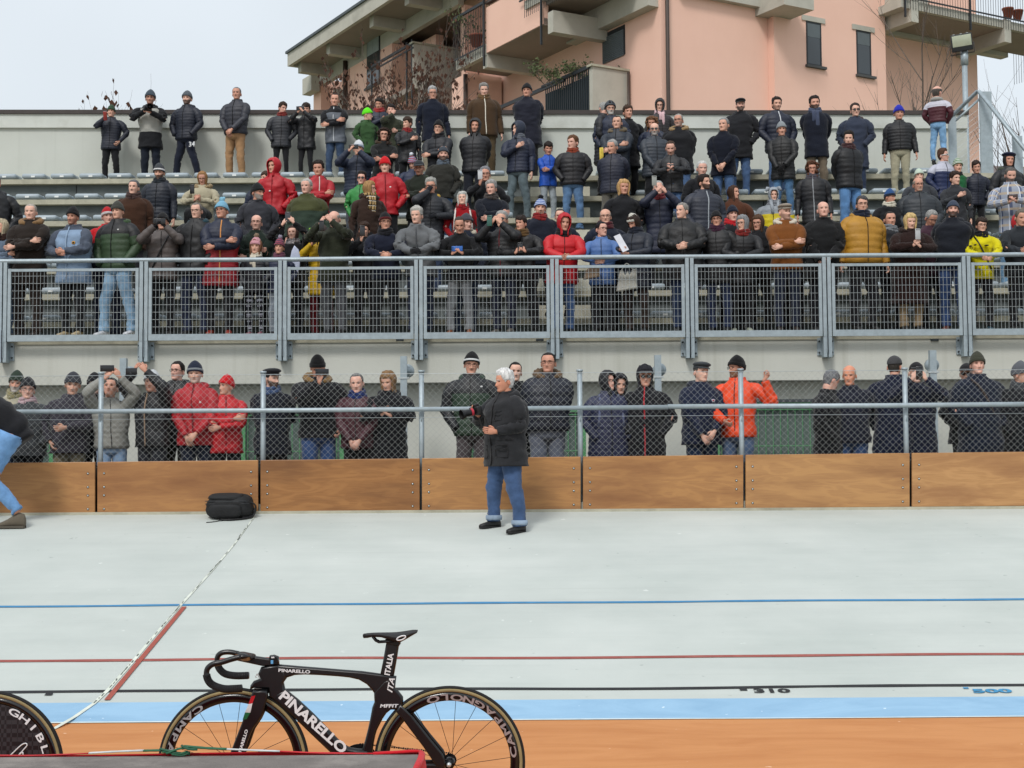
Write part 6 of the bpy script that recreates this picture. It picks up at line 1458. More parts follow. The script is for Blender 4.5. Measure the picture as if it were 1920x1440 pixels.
A(1421,404,'b','woman with brown fringe and glasses behind the grey haired woman','pockets',fem=True,hair=('bob','#4a3424'),gl='g',hy=-35,jk=('plain',BK),tr=BT)
A(1471,382,0,'man in pale flat cap and tan suede trucker jacket, arms crossed','crossed',hat=('flat','#8a8074'),hy=32,beard='stubble',jk=('suede','#6e4018'),hem=.84,tr=('denim','#1b2438'),fur='#c0b7a8',sh='#28201c',g_=1.08)
A(1487,412,'b','person in sunglasses half hidden behind the pale flat cap','pockets',hair=('short','#3c3430'),gl='s',jk=('plain',BK),tr=BT)
A(1543,377,0,'bald old man in high collared black wool coat','clasp',hair=('bald','#8a8580'),jk=('plain','#111214'),hem=.7,tr=('plain','#15171c'),hy=-10,hp=-5,g_=1.16)
A(1616,368,0,'man in glasses wearing a mustard yellow puffer jacket','down',hair=('side','#3f3e40'),gl='g',jk=('puffer','#a0741f'),hem=.86,tr=BT,scarf='#161c2c',g_=1.2,hy=-8,hoodb=True)
A(1668,396,'b','man with short dark hair and grey hoodie behind the mustard puffer','pockets',hair=('crop','#26201d'),jk=('plain','#26282c'),tr=BT,scarf='#6d7176')
a = A(1706,401,0,'blond woman in dark brown fur coat holding a white phone','chest2',fem=True,hair=('bob','#b9a06e'),jk=('fur','#22120f'),hem=.40,tr=('plain','#7d6c54'),hp=10,g_=1.15,fur='#1e100d')
phone(a,'white phone held by the blond woman in the fur coat','#a9abad',False,0,(0,-.03,.10))
A(1745,396,'b','grey haired man in glasses looking down behind the fur coat','pockets',hair=('short','#8c8c8a'),gl='g',hp=28,hy=15,jk=('plain','#3a2430'),tr=BT)
A(1786,377,0,'black bearded man in slate blue beanie and dark jacket','behind',hat=('beanie','#333c4c'),beard='full',hair=('crop','#1f1a18'),jk=('plain','#11151e'),hem=.84,tr=('denim','#23406e'),g_=1.14,sh='#5a2e22',hoodb=True)
yj = A(1839,409,0,'boy in glasses wearing a bright yellow sports jersey','lean',kid=True,hair=('boy','#2a201a'),gl='g',jk=('plain','#c2b80c'),j2=None,tr=BT,scarf='#14151a',sh=('#2c4450','#a8b8a8'),extra={'sling':'#15161a','sd':-1},lean=.08)
A(1911,394,0,'greying man in dark jacket leaning on the rail at the right edge','lean',hair=('short','#5f5850'),hy=14,hp=12,jk=('plain','#24282d'),tr=BT,g_=1.15)
A(1932,362,2,'person with a red sleeve cut off by the right edge','crossed',hair=('short','#3a322c'),jk=('plain','#94141c'),tr=BT)
# ---- ground crowd behind the fence
A(31,699,'g2','white bearded man in green knitted hat and cream coat','pockets',hat=('beanie','#27332a'),beard='full',hair=('crop','#a8a49e'),jk=('plain','#a19b88'),tr=DJ,scarf='#7d7658')
A(52,710,'g','man in dark beanie and glasses with a pink shirt collar','pockets',hat=('beanie','#1b1c20'),gl='g',jk=('plain','#3a3d40'),tr=BT,scarf='#a88f94',hy=20,g_=1.1)
A(137,700,'g','smiling man in grey knit beanie and grey winter coat','belly',hat=('beanie','#34363c'),jk=('plain','#34323a'),hem=.80,tr=('plain','#7a715c'),g_=1.16,hp=8,hy=10,hoodb=True)
a = A(207,708,'g','person in pale grey puffer holding a phone overhead','up2',hair=('short','#2c2522'),jk=('puffer','#85857f'),hem=.88,tr=('denim','#7f9ec0'),g_=1.04,hp=-14)
phone(a,'black phone held high by the person in the pale grey puffer',off=(-.06,0,.04))
a = A(178,701,'g2','person in black cap photographing behind the pale grey puffer','face2',hat=('beanie','#15161a'),jk=('plain',BK),tr=BT)
phone(a,'black phone of the person behind the pale grey puffer')
a = A(285,697,'g','man in pale knit cap and black coat raising a phone','up2',hat=('beanie','#a9adb0'),jk=('shell','#15161b'),hem=.86,tr=('plain','#2b2d33'),hp=-4,zipc='#8a7460',g_=1.08)
phone(a,'black phone raised by the man in the pale knit cap',off=(-.10,0,-.06))
A(333,677,'g2','tall man in dark framed glasses and black jacket','pockets',hair=('slick','#1b1614'),gl='g',jk=('puffer','#131417'),tr=('plain','#24241c'),hy=-14,hp=-5)
A(366,680,'g','grey stubbled man in striped beanie and red jacket','clasp',hat=('beanie','#1c2334','#6f7478','band'),beard='stubble',hair=('crop','#9a9a98'),jk=('shell','#9c101c'),hem=.82,tr=('denim','#161e30'),g_=1.1,hy=8,extra={'badge':(.09,1.30,.016,['#d0c8c8'])},zipc='#6e0a14')
A(425,705,'g','teenager in red beanie and red jacket looking left','crossed',kid=True,hat=('beanie','#b0121c'),hy=-45,jk=('shell','#b3121e'),hem=.80,tr=BT,zipc='#7a0c16')
A(509,690,'g','dark bearded man in black flat cap looking right','behind',hat=('flat','#15161a'),hy=52,beard='full',hair=('crop','#1a1613'),jk=('plain','#131722'),hem=.74,tr=BT,g_=1.06,scarf='#3a4c6c')
a = A(596,671,'g','man in black beanie and fur hooded coat texting','rphone',hat=('beanie','#0f0f11'),fur='#7d6340',jk=('plain','#111217'),hem=.86,tr=('denim','#2a4a7c'),hp=26,g_=1.08)
phone(a,'phone held by the man in the fur hooded black coat',off=(.02,-.02,.04),at_=0)
A(669,699,'g','short grey haired man in maroon quilted jacket','clasp',hair=('crop','#5a5856'),jk=('puffer','#3c1620'),hem=.84,tr=BT,scarf='#1c2c5c',g_=1.06,hp=6)
a = A(728,698,'g','woman with wavy light brown hair and long black coat texting','chest2',fem=True,hair=('bob','#7a5f42'),jk=('plain','#131419'),hem=.62,tr=BT,hp=20,hy=-20,g_=1.14,hoodb=True)
phone(a,'black phone held by the woman with wavy light brown hair')
A(884,663,'g','young man in black logo beanie, glasses and green and black puffer','pockets',hat=('beanie','#121214','#b9bcbc','band'),gl='g',beard='mous',jk=('puffer','#1f3324','sleeves'),j2='#111318',collarz=1.30,hem=.86,tr=('plain','#4c4648'),sh='#222222',hoodb=True,extra={'badge':(.12,1.38,.015,['#c8c8c8'])})
A(966,678,'g2','young man with cropped dark hair behind the standing photographer','pockets',hair=('crop','#1a1614'),jk=('plain','#121317'),tr=BT,hy=12)
A(1028,660,'g','tall young man in glasses with fur trimmed navy parka and grey jeans','behind',hair=('crop','#1c1613'),gl='g',hy=-16,fur='#5f4c38',jk=('puffer','#121624'),hem=.90,tr=('plain','#5f6470'),g_=1.18)
A(1139,693,'g','woman in black hood and glasses with a long navy padded coat','pockets',fem=True,hat=('hood','#15151a'),gl='g',hy=38,hp=-6,jk=('puffer','#1f2440'),hem=.55,tr=BT,extra={'straps':'#59607a'},g_=1.18)
A(1161,699,'g2','person in dark hood behind the woman in the navy coat','pockets',hat=('hood','#1a1a20'),hy=20,jk=('plain',BK),tr=BT)
A(1209,686,'g','man in black trapper cap and sunglasses with a red zip jacket','pockets',hat=('cap','#1c1c22'),gl='s',hair=('bob','#1d1c22'),jk=('plain','#15161b'),hem=.66,tr=BT,zipc='#a8242c',g_=1.08)
A(1314,678,'g','man in grey leather flat cap and navy team hoodie','clasp',hat=('flat','#33373a'),hy=22,jk=('plain','#151d33'),hem=.80,tr=('denim','#182a44'),g_=1.12,zipc=None,extra={'badge':(.09,1.30,.024,['#b9bcc8','#a0303a'])},hair=('crop','#55524e'),hoodb='#121828')
A(1381,669,'g','man in black beanie and orange jacket pointing with his thumb','thumb',hat=('beanie','#0e0e10'),gl='g',hy=-42,yaw=-22,beard='full',jk=('shell','#dc4310'),hem=.86,tr=('denim','#4a6284'),g_=1.0,hair=('crop','#6a4a34'))
A(1558,697,'g','grey haired man in black coat bending his head to talk','pockets',hair=('short','#65676a'),hy=62,hp=32,yaw=55,jk=('plain','#121317'),hem=.62,tr=BT,g_=1.12)
A(1592,684,'g','bald old man in navy jacket and jeans','behind',hair=('bald','#b0a89c'),hy=-14,hp=4,jk=('plain','#171a28'),hem=.84,tr=('denim','#2c4770'),g_=1.12,skin='#c98d72')
A(1677,668,'g','man in grey beanie and navy coat seen from behind','pockets',hat=('cap','#3a3a3c'),hair=('crop','#3a3632'),yaw=165,hy=-15,jk=('plain','#12182c'),hem=.60,tr=BT,g_=1.06)
a = A(1717,680,'g','person in black cap photographing beside the man in the navy coat','face2',hat=('cap','#121216'),jk=('plain','#12172a'),hem=.58,tr=BT,hr=3,g_=1.1)
phone(a,'black phone held by the person in the black cap',land=False,off=(0,-.02,.0))
A(1812,682,'g2','person in dark sunglasses behind the olive beanie','pockets',hat=('cap','#17171a'),gl='s',hy=-35,jk=('plain',BK),tr=BT)
A(1832,663,'g','man in olive beanie and dark navy jacket with a leather bag strap','pockets',hat=('beanie','#37382e'),hy=-10,hp=-6,jk=('plain','#131a2a'),hem=.62,tr=BT,g_=1.2,extra={'sling':'#3a2a22','sd':-1})
A(1913,681,'g','person in speckled grey knit cap at the right edge','pockets',hat=('beanie','#55585e'),hy=60,hp=6,jk=('plain','#14161b'),hem=.62,tr=BT,g_=1.1,scarf='#3d4044')
# ================================================================ the photographer on the track
POSE['photog'] = ((-.15, -.20, 1.26), (.13, -.17, 1.09), (-1, .5, -.5), (.8, .9, -.5), .35)
TY = 15.40
ph = person(946,693,'g','white haired photographer in charcoal parka and blue jeans standing on the track','photog',yaw=-52,hy=-16,hp=3,hair=('thick','#c9c9c8'),jk=('plain','#232427'),hem=.70,tr=('denim','#34527c'),sh=('#141416','#1a1a1b'),g_=1.30,stride=.05,slope=SL,legw=1.16,
            Y=TY,Z=tz(TY) - .006,hoodb=True,skin='#c48e76',spread=.19,hand_l=((-.35,-.9,.12),(-.9,.35,.1)),hand_r=((.1,-.8,.5),(.8,0,.3)),cuffs='#8095ab',zipc='#141416')
cm = wmat(ph) @ Matrix.Translation(Vector((-.10, -.31, 1.31)) * ph['S']) @ Matrix.Rotation(R(-8), 4, 'Z') @ Matrix.Rotation(R(14), 4, 'X')
slr(cm, 'black camera with a red ringed lens held by the white haired photographer', True, .10)
mb = MB(); pts = [cm @ Vector((-.05, .03, -.03)), cm @ Vector((-.03, .04, -.18)), cm @ Vector((-.0, .05, -.34)), cm @ Vector((.03, .05, -.42)), cm @ Vector((.06, .05, -.36)), cm @ Vector((.07, .06, -.2)), cm @ Vector((.06, .03, -.02))]
mb.tube(catmull(pts, 4), .012, 6, True, None, .3); tag(mb.build('camera_strap', cloth('leather', '#141415')), 'black camera strap hanging in a loop below the camera', 'strap')
# pocket flaps, seams of the parka
S_ = ph['S']; mb = MB()
def jp(x, z, out=.006, gg=1.30):
    w_, d_ = lerp_t(TT, z); b1 = 1 - sstep(1.36, 1.47, z); q = 1 + (gg - 1) * b1; n = 2.35
    ux = min(.98, abs(x) / (w_ * q)); yy = d_ * q * (1 - ux ** n) ** (1 / n); bel = .03 * (gg - 1) * 4 * g(z - 1.05, .14)
    return Vector((x, -yy - bel + .012 - out, z)) * S_
for x0, x1, z0, z1 in ((.07, .21, .80, .93), (-.21, -.07, .80, .93), (.06, .16, 1.20, 1.30)):
    for a_, b_ in (((x0, z1), (x1, z1)), ((x0, z0), (x1, z0)), ((x0, z0), (x0, z1)), ((x1, z0), (x1, z1)), ((x0, z1 - .035), ((x0 + x1) / 2, z1 - .05)), (((x0 + x1) / 2, z1 - .05), (x1, z1 - .035))):
        mb.tube([jp(a_[0] + (b_[0] - a_[0]) * q / 4, a_[1] + (b_[1] - a_[1]) * q / 4, .004) for q in range(5)], .0042, 5)
for z_ in (.985, 1.0): mb.tube([jp(-.24 + .48 * q / 16, z_, .003) for q in range(17)], .004, 5)
mb.build('pockets_and_seams', cloth('plain', '#18191b'), ph['jacket'])
# ================================================================ the person crouching at the left edge
CY = 15.75
def cp(px, py, dy=0): q = P(px, py, CY + dy); return q
base = Vector((cp(10, 985).x, CY, tz(CY)))
cr_ = empty('person', base, label='crouching person in black jacket and light blue jeans cut off by the left edge', cat='person')
mb = MB(); J = {}
for s, dy in (('n', -.12), ('f', .12)):
    hip, kn, an = cp(20, 812, dy) - base, (cp(-12, 900, dy) if s == 'n' else cp(-60, 880, dy)) - base, (cp(33, 962, dy) if s == 'n' else cp(-50, 968, dy)) - base; J[s] = (hip, kn, an)
sh_ = cp(-95, 752) - base; nk = cp(-112, 745) - base; HMc = Matrix.Translation(nk) @ Matrix.Rotation(R(-90), 4, 'Z') @ Matrix.Rotation(R(55), 4, 'X')
add_head(mb, HMc); mb.tube([sh_, nk, HMc @ Vector((0, .01, .06))], .055, 12, False); mb.tube([cp(25, 800) - base, cp(-40, 770) - base, sh_], [.12, .12, .1], 10)
for s in ('n', 'f'): mb.tube(list(J[s]), [.06, .05, .04], 8)
for dy in (-.2, .2):
    e1, w1 = cp(-110, 830, dy) - base, cp(-150, 880, dy * .5) - base; mb.tube([sh_ + Vector((0, dy, 0)), e1, w1], [.04, .035, .028], 8); hand(mb, w1, Vector((-.5, 0, -1)), Vector((0, -1, 0)), 1, .9, .6)
mb.build('body', skin_mat('#c08d74', '#3a3430'), cr_, q=True)
mb = MB(); hair_mesh(mb, HMc, 'short', random.Random(4), 3); mb.build('hair', cloth('knit', '#3a3430'), cr_)
mb = MB(); dn = cloth('denim', '#5a8fc4')
mb.ell(cp(12, 820) - base, (.175, .19, .15), 20, 12)
for s in ('n', 'f'):
    hip, kn, an = J[s]; limb(mb, [hip, hip + (kn - hip) * .5 + Vector((-.02, 0, .0)), kn + Vector((-.03, 0, 0)), kn + (an - kn) * .45, an + Vector((0, 0, .02))], lambda t: .135 - .055 * sstep(0, .5, t) - .018 * sstep(.6, 1, t), 16, 9, 0, .014, 2.2, 0, foldf=lambda t: .6 + 1.4 * g(t - .5, .15) + sstep(.8, 1, t))
mb.build('trousers', dn, cr_, q=True)
mb = MB(); limb(mb, [cp(36, 832) - base, cp(14, 800) - base, cp(-40, 772) - base, cp(-100, 752) - base], lambda t: .155 + .05 * g(t - .45, .3) - .05 * sstep(.8, 1, t), 26, 9, 0, .02, 7.7, 0, ell=1.15)
for dy in (-.21, .21): limb(mb, [sh_ + Vector((.03, dy * .6, 0)), sh_ + Vector((0, dy, -.1)), cp(-108, 826, dy) - base, cp(-146, 874, dy * .6) - base], lambda t: .085 - .03 * t, 14, 8, 0, .012, 5, 0)
mb.build('jacket', cloth('plain', '#16171b'), cr_, q=True)
for s in ('n', 'f'):
    an = J[s][2]; mb = MB(); rs = []
    for t, w_, h_ in ((-.085, .024, .10), (-.07, .038, .14), (-.02, .042, .155), (.04, .043, .125), (.10, .047, .085), (.16, .049, .055), (.205, .040, .042), (.225, .02, .028)):
        c = Vector((an.x - t * 1.02 , an.y, an.z - .160)); rs.append([c + Vector((0, w_ * math.cos(q), (math.sin(q) * .5 + .5) * h_ + .012)) for q in [2 * math.pi * j / 14 for j in range(14)]])
    mb.rings(rs); z0 = rs[0][0].z - .06
    outl = [r_[0] for r_ in rs] + [r_[7] for r_ in rs][::-1]; zz = c.z
    b0 = [mb.vert((v.x, v.y, zz)) for v in outl]; b1 = [mb.vert((v.x, v.y, zz + .026)) for v in outl]
    for j in range(len(outl)): kk = (j + 1) % len(outl); mb.face((b0[j], b0[kk], b1[kk], b1[j]), 1, False)
    mb.face(b0[::-1], 1, False); mb.face(b1, 1, False); mb.build('shoe', [cloth('plain', '#5a5348'), surf('shoe_sole_brown', '#4a453c', bump=0)], cr_)
# ================================================================ backpack
bp_ = on_track(428, 974); BPY = bp_.y + .12
bk = empty('backpack', (bp_.x, BPY, tz(BPY) - .0), label='black backpack lying on the track against the plywood boards', cat='backpack'); bk.rotation_euler = (math.atan(SL), 0, R(-3))
nyl = surf('backpack_nylon', '#17181a', rough=.75, var=.25, scale=10, bump=.5, bscale=45); nyl2 = surf('backpack_trim', '#0e0e10', rough=.5, bump=.2)
def sbox(mb, c, d, n=4, seg=22, rings=12, nz=.03, sd=1, mi=None, taper=0):
    rs = []
    for i in range(1, rings):
        a = math.pi * i / rings; rg = []
        for j in range(seg):
            b_ = 2 * math.pi * j / seg; v = Vector((math.sin(a) * math.cos(b_), math.sin(a) * math.sin(b_), math.cos(a)))
            k_ = (abs(v.x) ** n + abs(v.y) ** n + abs(v.z) ** n) ** (-1 / n); v = v * k_ * (1 + nz * noise.noise(v * 3 + Vector((sd, 0, 0))))
            rg.append(Vector((c[0] + v.x * d[0] / 2 * (1 - taper * v.z), c[1] + v.y * d[1] / 2, c[2] + v.z * d[2] / 2)))
        rs.append(rg)
    mb.rings(rs, True, True, (lambda i, j: mi) if mi is not None else None)
mb = MB(); sbox(mb, (0, 0, .125), (.50, .30, .25), 4, nz=.08, taper=.06); mb.build('main_compartment', nyl, bk)
mb = MB(); sbox(mb, (-.03, -.03, .232), (.38, .22, .07), 3, nz=.1); mb.build('top_pocket', nyl, bk)
mb = MB(); sbox(mb, (-.02, -.15, .10), (.36, .07, .15), 4, nz=.08); mb.build('front_pocket', nyl, bk)
mb = MB()
for z_ in (.205, .175): mb.tube([(-.24 + .48 * q / 8, -.148 + .02 * abs(q - 4) / 4, z_) for q in range(9)], .004, 5)
mb.build('zip', surf('zip_metal', '#3a3d40', rough=.4, metal=.6, bump=0), bk)
mb = MB()
mb.tube(catmull([Vector(p) for p in ((.22, -.02, .18), (.29, -.02, .13), (.27, -.05, .03), (.20, -.13, .012), (.05, -.20, .012), (-.08, -.19, .012))], 4), .014, 8, True, None, .6)
mb.tube(catmull([Vector(p) for p in ((.21, .03, .12), (.27, .02, .07), (.24, -.05, .02), (.16, -.12, .02))], 4), .018, 8, True, None, .6)
mb.tube(catmull([Vector(p) for p in ((.02, -.18, .02), (-.06, -.22, .01), (-.12, -.27, .008), (-.19, -.30, .008))], 4), .008, 6, True, None, .5); mb.build('straps', nyl2, bk)
# ================================================================ track bicycle
BKY = 6.7
def bp2(px, py, dy=0): return P(px, py, BKY + dy)
carb = surf('bike_carbon_black', '#0e0f11', rough=.32, var=.1, scale=3, bump=.02, spec=.5); carbg = surf('bike_gloss_black', '#0b0b0d', rough=.16, var=.05, bump=0, spec=.55)
tyre = surf('tyre_rubber', '#121213', rough=.8, bump=.1); tan = surf('tyre_tan_sidewall', '#8a7d58', rough=.8, var=.12, scale=20, bump=.1); spk = surf('spoke_black', '#1a1a1c', rough=.4, metal=.6, bump=0)
wht = surf('decal_white', '#d4d6d8', rough=.4, var=.02, bump=0); gry = surf('decal_grey', '#8f9092', rough=.4, bump=0); ltr = surf('decal_rose_grey', '#8c7f7e', rough=.4, bump=0)
bike = empty('track_bicycle', (bp2(640, 1430).x, BKY, 0), label='black carbon track bicycle with drop handlebar, deep spoked wheels and white lettering', cat='bicycle'); bo = bike.location
def bprism(name, poly, half, mat, parent=bike, bev=5, dy=0):
    mb = MB(); mb.prism(poly, dy - half, dy + half, lambda u, v, w: P(u, v, BKY + w) if False else (P(u, v, BKY) + Vector((0, w, 0))) - bo, bev=bev); return mb.build(name, mat, parent)
frame = bprism('frame', [(520,1245),(560,1248.5),(600,1251.7),(640,1255),(679,1258),(716,1263),(743.7,1267.3),(742,1278),(741,1292),(703,1302),(697,1293),(687.5,1283),(673,1274.5),(655,1270.5),(634,1268.3),(600,1266),(571.7,1264.8),(553,1265.8),(540,1270),(525,1270),(500,1262)], .017, carb, bev=4)
bprism('head_tube', [(490,1250),(506,1247),(523,1245),(534,1258),(539,1270),(532.5,1279),(535,1291),(550,1304),(532,1327),(520,1317),(509,1308.6),(505,1307),(503,1291),(476,1290),(468.5,1293),(469.6,1285),(475.8,1276.7),(488,1272),(484,1263)], .021, carb, frame, 4)
dt = bprism('down_tube', [(534,1290),(560,1311),(588,1337),(611,1361),(634,1385),(645,1395),(655,1400),(668,1402.5),(690,1404),(702,1418),(690,1450),(650,1442),(617.5,1409),(590,1383),(561,1354.8),(535,1331),(512,1311),(518,1298)], .024, carb, frame, 6)
bprism('seat_tube', [(701,1296),(720,1275),(743.3,1268),(741,1289),(749,1297),(756,1306),(756.5,1321),(750,1331),(733,1330.5),(725,1337),(718,1347),(712.5,1358),(707,1369),(704,1379),(701,1394),(699,1408),(696,1425),(676,1425),(680,1402),(685,1386),(689.6,1368),(694,1348),(698,1326),(702,1316),(701.5,1308)], .019, carb, frame, 4)
for dy in (-.048, .048):
    bprism('seat_stay', [(752,1317),(773,1337),(788,1356),(806,1379),(831,1409),(838,1428),(833,1436),(819,1433),(808,1416),(795,1397),(780,1377),(768,1361),(758,1347.5),(744,1331)], .008, carb, frame, 3, dy)
    bprism('chain_stay', [(690,1416),(740,1424),(790,1428),(833,1428),(836,1440),(790,1441),(740,1441),(690,1440)], .008, carb, frame, 3, dy * .95)
fk = bprism('fork', [(478,1292.5),(492,1291),(504.5,1292),(506,1300),(503,1312),(499,1327),(496.7,1336),(488,1350),(480,1360),(475,1370),(469,1386),(464,1402),(452,1424),(448,1436),(430,1436),(430,1422),(438,1402),(448,1376),(459,1347.5),(465,1331),(470.6,1314),(474,1302)], .009, carb, frame, 3, -.052)
bprism('fork_blade', [(500,1300),(499,1327),(488,1350),(475,1370),(464,1402),(452,1424),(448,1436),(430,1436),(438,1402),(459,1347.5),(474,1302)], .009, carb, frame, 3, .052)
bprism('fork_crown', [(476,1291),(503.5,1290.5),(504,1299),(500,1305),(478,1304)], .062, carb, frame, 4)
sp = bprism('seat_post', [(725,1200),(748,1200),(748.3,1211),(745,1232),(738.6,1268),(713,1264),(718,1240)], .014, carb, frame, 3)
bprism('seat_clamp', [(722,1198),(750,1196),(752,1206),(748,1212),(725,1207)], .02, carbg, frame, 2)
# saddle, lofted from nose to tail
mb = MB(); rs = []
for px, yt, yb, hw in ((680.5, 1189.5, 1194, .008), (682, 1188.4, 1196.3, .018), (689, 1187.4, 1196, .022), (700, 1186.8, 1193.8, .025), (715, 1186.6, 1194.5, .032), (730, 1186.5, 1198.5, .045), (742, 1186.2, 1203, .058), (752, 1185.2, 1203, .066), (762, 1184, 1197.5, .070), (772, 1182.8, 1191.5, .068), (778, 1183, 1188, .058), (782.3, 1184, 1185.6, .045)):
    cy = (yt + yb) / 2; a_ = bp2(px, cy) - bo; h_ = (yb - yt) / 2 / 407
    rs.append([a_ + Vector((0, hw * math.copysign(abs(math.cos(q)) ** .7, math.cos(q)), h_ * math.sin(q) + (.004 if math.sin(q) > 0 else 0) * math.cos(q) ** 2)) for q in [2 * math.pi * j / 20 for j in range(20)]])
mb.rings(rs); sd_ = mb.build('saddle', surf('saddle_black', '#131315', rough=.55, bump=.15), bike)
mb = MB()
for dy in (-.022, .022): mb.tube([v + Vector((0, dy, 0)) for v in (bp2(699, 1193) - bo, bp2(705, 1200.5) - bo, bp2(711, 1203.5) - bo, bp2(728, 1202.5) - bo, bp2(745, 1201) - bo, bp2(756, 1196) - bo)], .0045, 8)
mb.build('saddle_rails', spk, sd_)
mb = MB(); cc = bp2(754.5, 1193) - bo
mb.tube([cc + Vector((.020 * math.cos(q) * 1.0 - .0, -.0685 - .001, .0085 * math.sin(q) + .006 * math.cos(q))) for q in [2 * math.pi * j / 18 for j in range(19)]], .0033, 6, False); mb.build('saddle_logo', wht, sd_)
# handlebar
hb = MB(); HBm = surf('handlebar_black', '#101012', rough=.28, bump=0, spec=.5)
near = [(452,1231.5),(434,1236),(415,1242),(399,1245.5),(389,1254),(387.5,1266),(392,1278),(402,1286),(420,1291.5),(438,1291.5),(454,1290.5)]
far = [(448,1226),(430,1222.6),(415,1224.5),(407.5,1233),(408.5,1247),(414,1257),(424,1264),(442,1267),(467,1266.5)]
n3 = catmull([P(x, y, BKY - .19) - bo for x, y in near], 4); f3 = catmull([P(x, y, BKY + .19) - bo for x, y in far], 4)
def rr_(n): return [.0125 + .0035 * sstep(.45, .55, i / (n - 1)) for i in range(n)]
hb.tube(n3, rr_(len(n3)), 12); hbo = hb.build('handlebar', HBm, bike); hb = MB(); hb.tube(f3, rr_(len(f3)), 12); hb.build('far_drop', HBm, hbo)
mb = MB(); a_, b_ = n3[0], f3[0]; mid = (P(470, 1232, BKY) - bo); rs = []
for t, c_ in ((0, n3[0]), (.12, n3[0] * .75 + mid * .25 + Vector((.004, 0, .004))), (.35, mid + Vector((-.012, -.06, 0))), (.5, mid), (.65, mid + Vector((-.012, .06, 0))), (.88, f3[0] * .75 + mid * .25 + Vector((.004, 0, .004))), (1, f3[0])):
    rs.append([c_ + Vector((.026 * math.cos(q), 0, .0105 * math.sin(q))) for q in [2 * math.pi * j / 14 for j in range(14)]])
mb.rings(rs); mb.build('bar_wing', HBm, hbo)
bprism('stem', [(448,1226.5),(470,1228.5),(505,1233.5),(523,1236),(524,1244.5),(508,1248),(493,1249),(470,1244),(446,1239),(440,1233)], .019, HBm, hbo, 3)
bprism('steerer_spacer', [(505,1231),(506,1228.5),(514,1227.5),(523,1231),(524,1246),(505,1246)], .021, carbg, hbo, 2)
mb = MB(); mb.cbox(bp2(511.5, 1240) + Vector((0, -.022, 0)) - bo, (.011, .002, .016)); mb.build('blue_sticker', surf('sticker_blue', '#5b9ac8', bump=0), hbo)
mb = MB(); mb.cbox(bp2(513, 1231.5) + Vector((0, -.022, 0)) - bo, (.014, .002, .006)); mb.build('white_sticker', wht, hbo)
for lst, nm in ((n3, 'bar_tape'), (f3, 'bar_tape')):       # ribbed grips
    mb = MB(); k0 = int(len(lst) * .5)
    for i in range(k0, len(lst) - 1):
        a_, b_ = lst[i], lst[i+1]
        for t in (0, .5):
            c_ = a_.lerp(b_, t); d_ = (b_ - a_).normalized(); mb.tube([c_ - d_ * .0035, c_ + d_ * .0035], .0172, 12, True)
    mb.build(nm, surf('bar_tape_black', '#1b1b1d', rough=.9, bump=.3), hbo)
